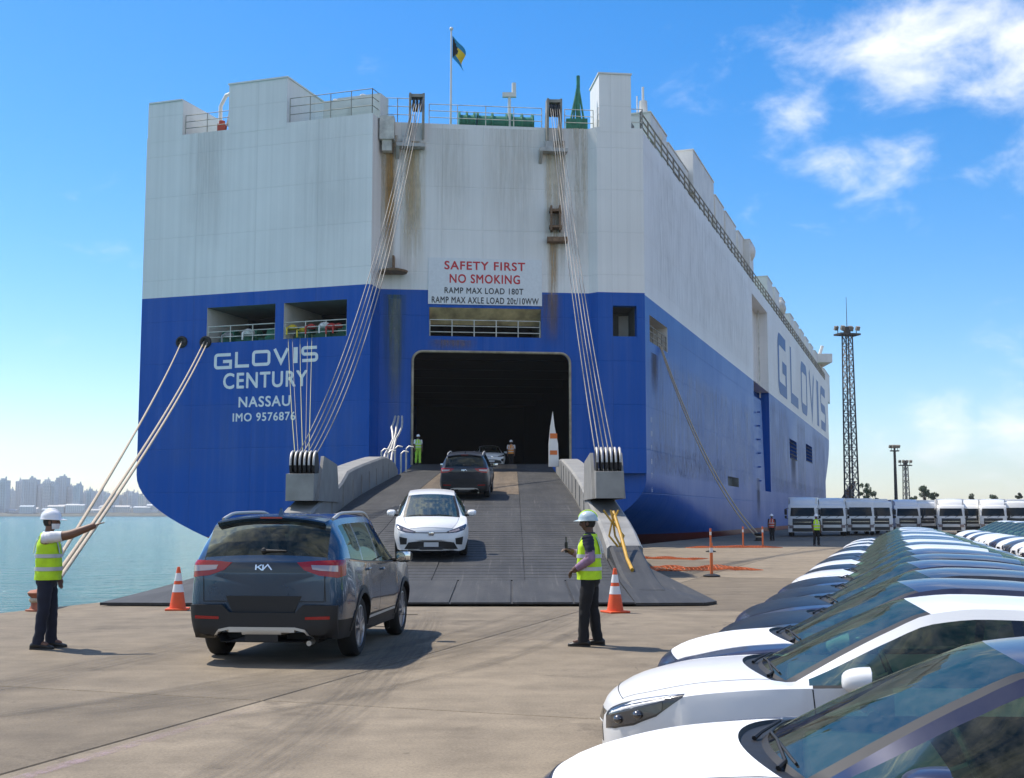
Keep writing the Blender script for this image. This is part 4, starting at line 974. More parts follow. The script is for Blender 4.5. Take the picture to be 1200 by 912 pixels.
for x in (XL - .02 + .012, XR + .02 - .012):       # stiffener ribs on the inner faces
    for k in range(8):
        y = 40 + k * 2.6; b = MB(); b.box((x, y, rz(y) + .40), (.03, .10, .72)); b.build('stiffener', M_GIRD, ramp)
def lifting_box(x0, x1, y0, y1, z0, z1, top, dirn, sag):
    b = MB(); t = .06
    b.hexa([(x0, y0, z0), (x1, y0, z0), (x1, y1, z0 + .1), (x0, y1, z0 + .1), (x0, y0, z1 - .25), (x1, y0, z1 - .25), (x1, y1, z1 + .0), (x0, y1, z1 + .0)])
    for sx in (x0 - .03, x1 + .03): b.hexa([(sx - .05, y0 + .4, z0), (sx + .05, y0 + .4, z0), (sx + .05, y1 + .3, z0), (sx - .05, y1 + .3, z0), (sx - .05, y0 + 1.4, z1 + .35), (sx + .05, y0 + 1.4, z1 + .35), (sx + .05, y1 - .3, z1 + .2), (sx - .05, y1 - .3, z1 + .2)])
    bo = b.build('lifting_block', M_GIRD, ramp); MINV[bo.name] = MINV[ship.name]; n = 6
    for k in range(n):
        x = x0 + (x1 - x0) * (k + .5) / n; s_ = MB(); s_.cyl((x - .035, y0 + .75, z1 + .02), (x + .035, y0 + .75, z1 + .02), .42, n=16); s_.build('sheave', M_BLACK, bo, smooth=40)
        s_ = MB(); s_.tube([(x, y0 + .75 + .44 * math.cos(a), z1 + .02 + .44 * math.sin(a)) for a in [math.pi * .05 + math.pi * .95 * i / 8 for i in range(9)]], .035, 6); s_.build('wire_turn', M_STEEL, bo, smooth=60)
    for k in range(n - 1):
        a_ = Vector((x0 + (x1 - x0) * (k + .6) / n, y0 + 1.2, z1 + .28)); e = Vector(top) + QW.d * (-.28 + .14 * k); pts = []
        for i in range(33):
            t_ = i / 32; p_ = a_.lerp(e, t_); p_.z -= sag * 4 * t_ * (1 - t_) * (1 + .05 * k) * (1.25 - .5 * t_); pts.append(p_)
        w = MB(); w.tube(pts, .020, 6); w.build('hoist_wire', M_WIRE, ship, smooth=60)
lifting_box(XL - .88, XL - .04, 36.4, 41.0, 2.15, 3.20, TOP_L, -1, 1.9)
lifting_box(XR + .06, XR + .86, 34.8, 39.4, 2.2, 3.22, TOP_R, 1, .9)
# thin tag lines from the mooring deck down to the port lifting block
for k, (px, py, ex, ey) in enumerate([(338, 392, 346, 536), (343, 392, 350, 538), (352, 395, 355, 537), (361, 393, 358, 536), (366, 392, 362, 535)]):
    u, z = TR.hit(px, py); a_ = TR.at(u, z, -.05) if k < 5 else U(px, py, 60); e = U(ex, ey, 37.2); pts = []
    for i in range(17):
        t_ = i / 16; p_ = a_.lerp(e, t_); p_.z -= .5 * 4 * t_ * (1 - t_); pts.append(p_)
    w = MB(); w.tube(pts, .014, 5); w.build('tag_line', pmat('tag_line_green', (.30, .30, .12), .7) if k % 2 == 0 else M_WIRE, ship, smooth=60)
# hand rails and chains at the ramp head
def chain(pts, r, mat, name, parent):
    b = MB(); d = 0
    for a_, c_ in zip(pts, pts[1:]): b.tube([a_, (Vector(a_) + Vector(c_)) / 2 + Vector((.02, 0, -.02)), c_], r, 5)
    return b.build(name, mat, parent, smooth=60)
hr = MB()
for px, y, h in ((447, 62, 1.2), (455, 63, 1.1), (463, 64, 1.3), (476, 65.5, 1.25), (470, 65, 1.0)):
    X = (px - 600) / FPX * y * 1.0; z = rz(y); hr.cyl((X, y, z - .3), (X, y, z + h), .05, n=6); hr.tube([(X, y, z + h), (X + .15, y, z + h + .15), (X + .4, y, z + h + .1)], .045, 5)
hr.build('hand_rail', M_STEEL, ramp, smooth=50)
c0 = U(467, 488, 70); c1 = U(462, 515, 67); c2 = U(455, 535, 65); c3 = U(452, 550, 63)
for o_ in (-.18, 0, .2): chain([c0 + Vector((o_, 0, 0)), c0.lerp(c1, .5) + Vector((o_ * 1.5, 0, 0)), c1 + Vector((o_ * .4, 0, 0)), c2 + Vector((o_, 0, .1)), c3 + Vector((o_, 0, 0))], .06, M_STEEL, 'chain', ramp)
# upright pointed end stop on the starboard ramp edge
g = MB(); yb = 61; p_ = [Vector(((q_[0] - 600) / FPX * yb, yb, U(q_[0], q_[1], yb).z)) for q_ in ((643, 547), (655, 547), (654, 520), (650, 500), (648, 482), (645, 500), (643, 520))]
g.poly(p_); g.poly([v + Vector((0, .25, 0)) for v in p_])
for i in range(len(p_)): g.quad(p_[i], p_[(i + 1) % len(p_)], p_[(i + 1) % len(p_)] + Vector((0, .25, 0)), p_[i] + Vector((0, .25, 0)))
es = g.build('edge_stop', M_WHT, ramp); MINV[es.name] = MINV[ship.name]
for y0, y1 in ((508, 514), (528, 533)):
    g = MB(); a_, c_ = U(644.5, y0, yb), U(653, y1, yb); g.box(((a_.x + c_.x) / 2, yb - .006, (a_.z + c_.z) / 2), (c_.x - a_.x, .02, a_.z - c_.z)); g.build('warning_band', pmat('warning_orange', (.65, .16, .03), .6), es)
railing('hand_rail', [(XR + .3, 66, rz(66)), (XR + .5, 72, rz(72))], 1.0, r=.035, parent=ramp) if False else None
# yellow strap and chain hanging off the starboard girder
g = MB(); pz = [U(716, 598, 30.2), U(718, 612, 30.1), U(722, 628, 30), U(726, 641, 29.9)]
for o_ in (-.10, 0, .10): g.tube([p + Vector((o_ + .09 * math.sin(3 * i + o_ * 19), 0, 0)) for i, p in enumerate(pz)], .026, 6)
g.build('lashing_strap', M_YEL, ramp, smooth=60)
g = MB(); pz = [U(719, 600, 30.3), U(727, 625, 29.6), U(735, 655, 28.6), U(741, 668, 27.6)]; g.tube(pz, .045, 7); g.build('ramp_prop', M_YEL, ramp, smooth=60)
# ================================================================== cars
def glass_mat(name, tint, refl=.06, ior=1.5):
    m = bpy.data.materials.new(name); m.use_nodes = True; nt = m.node_tree; nt.nodes.clear()
    tr = nt.nodes.new('ShaderNodeBsdfTransparent'); tr.inputs[0].default_value = (*tint, 1)
    gl = nt.nodes.new('ShaderNodeBsdfGlossy'); gl.inputs['Roughness'].default_value = .012; gl.inputs[0].default_value = (.92, .97, .76, 1)
    fr = nt.nodes.new('ShaderNodeFresnel'); fr.inputs['IOR'].default_value = ior
    n = noise_node(nt, coords(nt), 7, 6, .7); dust = nt.nodes.new('ShaderNodeBsdfDiffuse'); dust.inputs[0].default_value = (.45, .43, .40, 1)
    mx = nt.nodes.new('ShaderNodeMixShader'); ad = nmath(nt, 'ADD', nmath(nt, 'MULTIPLY', fr.outputs[0], .24), refl, True)
    nt.links.new(ad, mx.inputs[0]); nt.links.new(tr.outputs[0], mx.inputs[1]); nt.links.new(gl.outputs[0], mx.inputs[2])
    m2 = nt.nodes.new('ShaderNodeMixShader'); nt.links.new(nmath(nt, 'MULTIPLY', ramp_node(nt, n, [(.35, (0, 0, 0)), (.8, (1, 1, 1))]), .10), m2.inputs[0])
    nt.links.new(mx.outputs[0], m2.inputs[1]); nt.links.new(dust.outputs[0], m2.inputs[2])
    o = nt.nodes.new('ShaderNodeOutputMaterial'); nt.links.new(m2.outputs[0], o.inputs[0]); return m
def paint(name, col, metal=0.0, rough=.32, coat=.5):
    m = pmat(name, col, rough, metal, coat=coat, spec=.3); nt = m.node_tree; p = P(m)
    n = noise_node(nt, coords(nt), 5, 5, .65)            # a film of dust on the lacquer
    nt.links.new(ramp_node(nt, n, [(.4, (.03,) * 3), (.8, (.16,) * 3)]), p.inputs['Coat Roughness'])
    nt.links.new(mixc(nt, nmath(nt, 'MULTIPLY', n, .10), col, (.40, .38, .35)), p.inputs['Base Color'])
    return m
GLASS = glass_mat('car_glass', (.30, .48, .37), .03); GLASSD = glass_mat('car_glass_dark', (.05, .06, .065), .03); LENS = glass_mat('lamp_lens', (.85, .87, .88), .05)
PW, PNAVY, PBLUE, PDARK, PGREY = paint('paint_white', (.74, .745, .75)), paint('paint_navy', (.014, .020, .058), .25), paint('paint_slate_blue', (.012, .052, .112), .55, .24, 1.0), paint('paint_midnight', (.012, .016, .028), .3), paint('paint_graphite', (.055, .065, .08), .45)
FILM = pmat('protective_film', (.78, .785, .79), .42, var=.04, vscale=3)
BLK = pmat('black_plastic', (.010, .010, .011), .55, var=.2, vscale=12); GBLK = pmat('gloss_black', (.008, .008, .009), .12, coat=.5); RUB = pmat('tyre_rubber_side', (.012, .012, .012), .8, var=.25, vscale=20)
ALLOY = pmat('alloy', (.40, .40, .41), .35, .8); CHROME = pmat('chrome_trim', (.75, .75, .75), .15, 1.0); SILV = pmat('skid_silver', (.52, .50, .46), .42, .5)
REDL = pmat('tail_lamp_red', (.30, .003, .004), .2, coat=.4); CLR = pmat('lamp_clear', (.36, .30, .30), .12, .3, coat=1.0); LHOUS = pmat('lamp_housing', (.035, .036, .04), .15, coat=.6); REFL = pmat('reflector_dark', (.10, .10, .11), .2, .8, coat=1); INT = pmat('car_interior', (.03, .031, .032), .75); SEAT = pmat('seat_fabric', (.085, .085, .082), .9); PLATE = pmat('plate_blank', (.55, .56, .58), .5)

def car_loft(S):
    L0, L1 = S['x0'], S['x1']; ra, za = S['arch'], S['wr']
    st = {L0 + (L1 - L0) * k / 58 for k in range(59)}
    st |= set(S['xs']) | {L0 + .012, L0 + .03, L0 + .06, L0 + .1, L1 - .012, L1 - .03, L1 - .06, L1 - .1}
    for xa in S['axles']:
        for k in range(13): st.add(xa + ra * math.cos(math.pi * k / 12))
        st |= {xa + ra + .004, xa - ra - .004}
    st = sorted(st); out = [st[0]]
    for x in st[1:]:
        if x - out[-1] > .0025: out.append(x)
    st = out
    zt_, zb_, wm, yr, cr = S['ztop'], S['zbelt'], S['wmax'], S['yR'], S['crown']
    NS, NG, NT = 9, 4, 10
    def zlow(x):
        z = S['zlow'](x)
        for xa in S['axles']:
            d = abs(x - xa)
            if d < ra: z = max(z, za + math.sqrt(ra * ra - d * d) - .02)
        return z
    yf = pchip([(.0, -.10), (.22, -.075), (.42, -.02), (.58, 0), (.78, -.012), (1.0, -.030), (1.3, -.06)])
    rows = []
    for x in st:
        sec = []; zl, zb = zlow(x), zb_(x); w = wm(x)
        fl = 0.0
        for xa in S['axles']:
            d = abs(x - xa)
            if d < ra + .12: fl = max(fl, .022 * min(1, (ra + .12 - d) / .14))
        sec.append(Vector((x, max(.1, w - .30), zl)))
        zl = min(zl, zb - .03)
        for k in range(NS):
            v = k / (NS - 1); z = zl + (zb - zl) * v; kk = 1 if S['belt_ref'] is None else S['belt_ref']
            y = w + yf(z / kk) + fl * (1 - v) ** .7; sec.append(Vector((x, y, z)))
        yb = sec[-1].y; zR = zt_(x, 1.0) - cr(x); yR = min(yr(x), yb - .05)
        zR = max(zR, zb + .012)
        p5 = Vector((x, yb - .022, zb + .016)); p7 = Vector((x, yR, zR))
        if p7.z < p5.z + .002: p7.z = p5.z + .002
        ln = (p5 - p7).length; p6 = p7 + (p5 - p7) * min(.5, .075 / max(ln, 1e-4))
        for k in range(NG):
            t = k / (NG - 1); q = p5.lerp(p6, t); q.y += .020 * math.sin(math.pi * t) * min(1, ln / .4); sec.append(q)
        sec.append(p7)
        for k in range(1, NT + 1):
            t = 1 - k / NT; y = yR * t; z = zt_(x, t) - cr(x) * t ** 2.2; z = max(z, zb + .01) if k < NT else max(z, zb + .01)
            bw = S['bow'](x) * (1 - t * t); sec.append(Vector((x + bw, y, z)))
        rows.append(sec)
    n = len(rows[0]); full = [r + [Vector((p.x, -p.y, p.z)) for p in r[-2::-1]] for r in rows]; N = len(full[0])
    tags = {}; V = [p for r in full for p in r]; F = []
    def tagof(i, j):
        x = (st[i] + st[i + 1]) / 2; side = 1 if j < n - 1 else -1; k = j if j < n - 1 else N - 2 - j
        return S['tag'](x, k, side, NS, NG, NT, n)
    for i in range(len(full) - 1):
        for j in range(N - 1):
            a = i * N + j; f = (a, a + N, a + N + 1, a + 1); t = tagof(i, j); tags.setdefault(t, []).append(f); F.append(f)
    for i, sgn in ((0, 1), (len(full) - 1, -1)):       # end caps
        cen = len(V); V.append(Vector((st[i] , 0, sum(p.z for p in full[i]) / N)))
        for j in range(N - 1): 
            f = (i * N + j, i * N + j + 1, cen) if sgn > 0 else (i * N + j + 1, i * N + j, cen); tags.setdefault('body', []).append(f); F.append(f)
        f = (i * N + N - 1, i * N, cen); tags['body'].append(f); F.append(f)
    return V, F, tags, BVHTree.FromPolygons(V, F), zlow
def submesh(V, F, name, mats, smooth=34):
    used = sorted({i for f in F for i in f}); mp_ = {o: k for k, o in enumerate(used)}
    b = MB(); b.add([V[i] for i in used], [[mp_[i] for i in f] for f in F]); me = bpy.data.meshes.new(name)
    me.from_pydata([tuple(v) for v in b.v], [], b.f); me.polygons.foreach_set('use_smooth', [True] * len(me.polygons)); me.set_sharp_from_angle(angle=R(smooth))
    for m in mats: me.materials.append(m)
    return me
def patch(bvh, top, bot, d, off=.004, rows=4, thick=.02, cols=None):
    """a piece moulded on the body: outline given as two edges, pressed onto the surface along d"""
    d = Vector(d).normalized(); m = len(top); g = []
    for r in range(rows + 1):
        row = []
        for k in range(m):
            p = Vector(top[k]).lerp(Vector(bot[k]), r / rows); h = bvh.ray_cast(p - d * 1.5, d)
            q = h[0] - d * off if h[0] is not None else p
            row.append(q)
        g.append(row)
    b = MB(); b.loft(g, False); back = [[q + d * thick for q in row] for row in g]
    for r in range(rows):
        for c in (0, m - 1): b.quad(g[r][c], g[r + 1][c], back[r + 1][c], back[r][c])
    for k in range(m - 1):
        for r in (0, rows): b.quad(g[r][k], g[r][k + 1], back[r][k + 1], back[r][k])
    return b
def seam(bvh, pts, d, w=.007, off=.0015):
    d = Vector(d).normalized(); out = []
    for p in pts:
        h = bvh.ray_cast(Vector(p) - d * 1.5, d); out.append((h[0] - d * off) if h[0] is not None else Vector(p))
    b = MB(); rings = []
    for i, q in enumerate(out):
        t = (out[min(i + 1, len(out) - 1)] - out[max(i - 1, 0)]).normalized(); s_ = t.cross(d).normalized() * w / 2; rings.append([q - s_, q + s_])
    return b.loft(rings, False)
def sampled(pts, n=14):
    f = []
    for a, c in zip(pts, pts[1:]):
        for k in range(n): f.append(Vector(a).lerp(Vector(c), k / n))
    return f + [Vector(pts[-1])]
def mir(b): c = MB(); c.v = [Vector((v.x, -v.y, v.z)) for v in b.v]; c.f = [list(f) for f in b.f]; c.m = list(b.m); return c
def fin(b, name, mats, smooth=40):
    me = b.mesh(name, smooth)
    for m in mats: me.materials.append(m)
    return me
def wheel_parts(r, w, rim_r, ns, mirror=False):
    """tyre, rim for a wheel whose outer face looks to +y (built around the origin)"""
    t = MB(); t.lathe([(rim_r, -w / 2 + .01), (r - .05, -w / 2), (r - .012, -w / 2 + .025), (r, -w / 2 + .05), (r, w / 2 - .05), (r - .012, w / 2 - .025), (r - .05, w / 2), (rim_r, w / 2 - .012), (rim_r - .01, w / 2 - .03), (rim_r - .01, -w / 2 + .03), (rim_r, -w / 2 + .01)], (0, 0, 0), 'Y', 30, cap=False)
    q = MB(); q.lathe([(rim_r, w / 2 - .016), (rim_r - .018, w / 2 - .012), (rim_r - .03, w / 2 - .05), (rim_r - .03, -w / 2 + .02)], (0, 0, 0), 'Y', 30, cap=False)
    for k in range(ns):
        a = 2 * math.pi * k / ns; ca, sa = math.cos(a), math.sin(a)
        def pt(rr, tt, h): return Vector((ca * rr - sa * tt, h, sa * rr + ca * tt))
        ro = rim_r - .015; q.hexa([pt(.05, -.022, w / 2 - .06), pt(.05, .022, w / 2 - .06), pt(ro, .02, w / 2 - .05), pt(ro, -.02, w / 2 - .05), pt(.05, -.018, w / 2 - .012), pt(.05, .018, w / 2 - .012), pt(ro, .012, w / 2 - .018), pt(ro, -.012, w / 2 - .018)])
    q.cyl((0, w / 2 - .07, 0), (0, w / 2 - .005, 0), .06, n=14)
    dk_ = MB(); dk_.cyl((0, -w / 2 + .04, 0), (0, w / 2 - .085, 0), rim_r - .03, n=20)
    return fin(t, 'tyre', [RUB], 35), fin(q, 'rim', [ALLOY], 30), fin(dk_, 'brake_disc', [BLK], 30)
def make_car(S):
    """list of parts: (name, mesh, material keys, parent index or None, matrix)"""
    V, F, tags, bvh, zlow = car_loft(S); parts = []; idx = {}
    def add(name, me, parent=None, paint=False, mat=None, key=None):
        parts.append((name, me, parent, paint, mat)); 
        if key: idx[key] = len(parts) - 1
        return len(parts) - 1
    MT = {'body': [PW], 'hood': [PW], 'door': [PW], 'windscreen': [GLASS], 'rear_window': [S.get('rglass', GLASSD)], 'side_window': [S.get('sglass', GLASS)], 'cowl': [BLK], 'cladding': [BLK], 'pillar': [GBLK], 'roof_panel': [PW], 'trim': [BLK]}
    for t, fs in sorted(tags.items()):
        nm = t.split(':')[0]; add({'cladding': 'lower_cladding', 'pillar': 'pillar_trim', 'hood': 'bonnet', 'cowl': 'wiper_cowl', 'trim': 'window_trim'}.get(nm, nm), submesh(V, fs, nm, MT[nm]), None, 'hood' if nm == 'hood' else nm in ('body', 'door', 'roof_panel'), None, t)
    # floor pan, wells
    b = MB(); x0, x1 = S['x0'] + .25, S['x1'] - .25; b.box(((x0 + x1) / 2, 0, .37), (x1 - x0, 1.16, .30)); b.box((-.15, 0, .50), (2.5, 1.62, .10)); add('underbody', fin(b, 'underbody', [INT], 30))
    # interior
    b = MB(); wb = S['wsbase']; zd = S['zbelt'](wb) - .02
    b.box((wb - .28, 0, zd - .10), (.60, 1.42, .22), bev=.05); b.box((wb - .42, .36, zd - .02), (.22, .40, .12), bev=.04)
    for sy in (-.37, .37):
        sx = wb - 1.25; b.box((sx + .1, sy, .56), (.55, .50, .18), bev=.05); b.box((sx - .20, sy, .88), (.16, .48, .62), bev=.06, rot=Matrix.Rotation(R(-14), 3, 'Y')); b.box((sx - .30, sy, 1.24 + S['H'] - 1.43), (.10, .26, .17), bev=.04)
    b.box((wb - 2.25, 0, .60), (.5, 1.25, .2), bev=.05); b.box((wb - 2.52, 0, .88), (.16, 1.22, .55), bev=.06, rot=Matrix.Rotation(R(-16), 3, 'Y'))
    ii = add('interior', fin(b, 'interior', [SEAT], 40))
    b = MB(); c = Vector((wb - .62, .37, zd + .04)); pts = []
    for k in range(21):
        a = 2 * math.pi * k / 20; pts.append(c + Vector((math.sin(a) * .06, math.cos(a) * .18, math.sin(a) * .17)))
    b.tube(pts, .016, 6, cap=False); b.cyl(c, c + Vector((.15, 0, -.06)), .04, n=8); add('steering_wheel', fin(b, 'steering_wheel', [INT]), ii)
    # wheels
    ty, rm, bd = wheel_parts(S['wr'], S['tw'], S['rim'], S.get('spokes', 10))
    S['_wheels'] = (ty, rm, bd)
    # panel gaps
    b = MB(); z0 = .30
    for sgn in (1, -1):
        for x_, lean in S['gaps']:
            zz_ = S['zbelt'](x_) - .005; q = seam(bvh, sampled([(x_ + lean * .5, 1.2 * sgn, z0), (x_, 1.2 * sgn, zz_)]), (0, -sgn, 0)); b.add(q.v, q.f)
        q = seam(bvh, sampled([(S['gaps'][0][0], 1.2 * sgn, z0 + .01), (S['gaps'][-1][0], 1.2 * sgn, z0 + .01)]), (0, -sgn, 0)); b.add(q.v, q.f)
        hx = [(x_, (S['yR'](x_) - .01) * sgn, 2) for x_ in [S['cowl1'] + .01 + (S['hoodx'] - S['cowl1']) * k / 12 for k in range(13)]]; q = seam(bvh, hx, (0, 0, -1), .008); b.add(q.v, q.f)
    q = seam(bvh, [(S['hoodx'] + .012 + S['bow'](S['hoodx']) * (1 - (k / 10) ** 2), k / 10 * S['yR'](S['hoodx']), 2) for k in range(-10, 11)], (0, 0, -1), .009); b.add(q.v, q.f)
    add('panel_gap', fin(b, 'panel_gap', [BLK], 60))
    # door handles
    for sgn in (1, -1):
        for k, hx in enumerate(S['handles']):
            zz_ = S['zbelt'](hx) - .085; p = bvh.ray_cast(Vector((hx, sgn * 1.5, zz_)), Vector((0, -sgn, 0)))[0]; b = MB()
            b.box(p + Vector((0, sgn * .022, 0)), (.20, .022, .03), bev=.009); b.box(p + Vector((-.08, sgn * .01, 0)), (.03, .03, .022)); b.box(p + Vector((.08, sgn * .01, 0)), (.03, .03, .022))
            add('door_handle', fin(b, 'door_handle', [S.get('handle_mat', PW)], 40), idx.get('door:%d%s' % (k, 'l' if sgn > 0 else 'r')), S.get('handle_mat') is None)
    # mirrors
    mx, mz = S['mirror']
    for sgn in (1, -1):
        p = bvh.ray_cast(Vector((mx, sgn * 1.5, mz - .06)), Vector((0, -sgn, 0)))[0]; b = MB()
        c = p + Vector((-.03, sgn * .17, .05)); rings = []
        for k in range(9):                                  # shell: blunt at the back, rounded in front
            t = k / 8; ph = t * math.pi / 2; s_ = max(.04, math.cos(ph) ** .55); x_ = c.x - .075 + .165 * math.sin(ph)
            rings.append([Vector((x_, c.y + sgn * (.118 * s_ * math.copysign(abs(math.cos(a)) ** .7, math.cos(a))) - sgn * .01 * (1 - s_), c.z + .082 * s_ * math.copysign(abs(math.sin(a)) ** .75, math.sin(a)) - .012 * (1 - s_))) for a in [2 * math.pi * q / 18 for q in range(18)]])
        b.loft(rings, True, True); mi_ = add('wing_mirror', fin(b, 'wing_mirror', [PW], 50), None, S.get('mirror_mat') is None, S.get('mirror_mat'))
        b = MB(); b.tube([p + Vector((0, -sgn * .03, -.005)), p + Vector((0, sgn * .06, .005)), c + Vector((-.02, 0, -.05))], [.035, .03, .03], 8); add('mirror_arm', fin(b, 'mirror_arm', [BLK]), mi_)
        b = MB(); b.box(c + Vector((-.077, 0, 0)), (.006, .19, .125), bev=.002); add('mirror_glass', fin(b, 'mirror_glass', [pmat('mirror_silver', (.7, .72, .74), .03, 1.0)]), mi_)
    # wipers on the windscreen
    wt, wbx = S['wstop'], S['wsbase']
    for k, (y0, y1) in enumerate(((.52, -.08), (-.02, -.60))):
        b = MB(); pts = []
        for i in range(9):
            t = i / 8; y = y0 + (y1 - y0) * t; x = wbx + S['bow'](wbx) * (1 - (y / .7) ** 2) - .012 - .02 * math.sin(t * math.pi); h = bvh.ray_cast(Vector((x, y, 3)), Vector((0, 0, -1)))[0]; pts.append(h + Vector((0, 0, .010)))
        b.tube(pts, .0065, 5); a0 = bvh.ray_cast(Vector((wbx + S['bow'](wbx) * (1 - (y0 / .7) ** 2) + .06, y0, 3)), Vector((0, 0, -1)))[0]
        b.tube([a0 + Vector((0, 0, .01)), a0 + Vector((-.03, -.08, .025)), pts[4] + Vector((.01, 0, .008))], [.012, .009, .006], 6); add('wiper', fin(b, 'wiper', [BLK]))
    S['extra'](bvh, add, idx, S)
    return parts
def spawn(S, name, label, loc, rot, paint_m, film=None, group=None, lod=0, cat='car'):
    root = thing(name, label, cat, loc, 0, group, rot=rot)
    objs = []
    skip = {1: {'wiper', 'interior', 'steering_wheel', 'mirror_arm', 'mirror_glass', 'panel_gap', 'door_handle'}, 0: set()}[lod]
    for nm, me, par, pt, mat in S['parts']:
        if nm in skip: objs.append(None); continue
        o = bpy.data.objects.new(nm, me); COL.objects.link(o); pp = objs[par] if par is not None else None; o.parent = pp or root
        if pt and len(o.material_slots):
            sl = o.material_slots[0]; sl.link = 'OBJECT'; sl.material = film if (film and pt == 'hood') else paint_m
        elif mat: sl = o.material_slots[0]; sl.link = 'OBJECT'; sl.material = mat
        objs.append(o)
    ty, rm, bd = S['_wheels']
    for xa in S['axles']:
        for sgn in (1, -1):
            w = bpy.data.objects.new('wheel', None); COL.objects.link(w); w.parent = root; w.empty_display_size = .1
            w.location = (xa, sgn * (S['hw'] - S['tw'] / 2 - .012), S['wr']); w.rotation_euler = (0, 0, 0 if sgn > 0 else math.pi)
            for n_, me in (('tyre', ty), ('rim', rm), ('brake_disc', bd)):
                o = bpy.data.objects.new(n_, me); COL.objects.link(o); o.parent = w
    return root
def base_tag(S):
    def f(x, k, side, NS, NG, NT, n):
        lr = 'l' if side > 0 else 'r'
        if k < NS:
            z_clad = S.get('clad_rows', 0)
            if k <= z_clad: return 'cladding' if z_clad else 'body'
            for q, (a, c) in enumerate(S['doors']):
                if a < x < c: return 'door:%d%s' % (q, lr)
            return 'body'
        if k == NS: return 'trim:' + lr if S['side'][0][0] - .05 < x < S['side'][-1][1] - .02 else 'body'
        if k < NS + NG:
            for q, (a, c) in enumerate(S['side']):
                if a < x < c: return 'side_window:%d%s' % (q, lr)
            for a, c in S['pillars']:
                if a < x < c: return 'pillar:%d%s' % (int(a * 100), lr)
            return 'body'
        if k == NS + NG: return 'body'
        if S['wstop'] < x < S['wsbase']: return 'windscreen' if k > NS + NG + 1 else 'trim:ws' + lr
        if S['wsbase'] <= x < S['cowl1']: return 'cowl'
        if S['cowl1'] <= x < S['hoodx']: return 'hood'
        if S['rw'][0] < x < S['rw'][1]: return 'rear_window'
        if S['rw'][1] <= x <= S['wstop']: return 'roof_panel'
        return 'body'
    return f
def ztop_fn(pre, wsbase, cowl1, hood, zb_base, dip=.022):
    a, h = pchip(pre), pchip(hood)
    def f(x, t):                                   # t: 0 at the centre line, 1 at the edge of the top surface
        k = 1 - max(0, t) ** 8
        if x <= wsbase: return a(x)
        if x < cowl1: s_ = (x - wsbase) / (cowl1 - wsbase); base = a(wsbase) + (h(cowl1) - a(wsbase)) * s_; return base - dip * k * min(1, s_ * 6)
        return h(x)
    return f
# ---- saloon
def saloon_extra(bvh, add, idx, S):
    for sgn in (1, -1):
        d = Vector((-.52, -.83 * sgn, -.22)); tp = [(2.26, .52), (2.17, .62), (2.04, .72), (1.90, .79), (1.74, .835)]; zt_ = [.672, .724, .772, .806, .828]; zb_ = [.535, .55, .59, .665, .80]
        T = sampled([(x, y * sgn, z) for (x, y), z in zip(tp, zt_)], 4); B_ = sampled([(x, y * sgn, z) for (x, y), z in zip(tp, zb_)], 4)
        li = add('headlight', fin(patch(bvh, T, B_, d, .003, 5), 'headlight', [LHOUS], 60))
        T2 = [p.lerp(q, .45) for p, q in zip(T, B_)]; B2 = [p.lerp(q, .93) for p, q in zip(T, B_)]
        add('lamp_lens', fin(patch(bvh, T2[1:-3], B2[1:-3], d, .007, 4), 'lamp_lens', [REFL], 60), li)
        for k in (4, 8):
            c = patch(bvh, [T2[k], T2[k + 2]], [B2[k], B2[k + 2]], d, .012, 1); cc = sum(c.v[:4], Vector()) / 4; g_ = MB(); g_.sphere(cc, (.035, .035, .03), 10); add('projector', fin(g_, 'projector', [REFL]), li)
        T = sampled([(2.30, .10 * sgn, .62), (2.30, .42 * sgn, .61)], 6); B_ = sampled([(2.30, .10 * sgn, .42), (2.30, .46 * sgn, .44)], 6)
        add('grille', fin(patch(bvh, T, B_, (-1, 0, 0), .004, 5), 'grille', [GBLK], 60))
        T = sampled([(2.3, .40 * sgn, .38), (2.2, .68 * sgn, .40)], 6); B_ = sampled([(2.3, .40 * sgn, .28), (2.2, .68 * sgn, .30)], 6)
        add('air_intake', fin(patch(bvh, T, B_, (-1, 0, 0), .004, 3), 'air_intake', [BLK], 60))
        T = sampled([(-2.3, .35 * sgn, .90), (-2.25, .66 * sgn, .90), (-2.1, .80 * sgn, .90)], 5); B_ = sampled([(-2.3, .35 * sgn, .80), (-2.25, .66 * sgn, .76), (-2.1, .80 * sgn, .80)], 5)
        add('tail_light', fin(patch(bvh, T, B_, (.8, -.6 * sgn, 0), .005, 3), 'tail_light', [REDL], 60))
    T = sampled([(2.3, -.42, .36), (2.3, .42, .36)], 12); B_ = sampled([(2.3, -.45, .24), (2.3, .45, .24)], 12)
    add('air_intake', fin(patch(bvh, T, B_, (-1, 0, 0), .004, 3), 'air_intake', [BLK], 60))
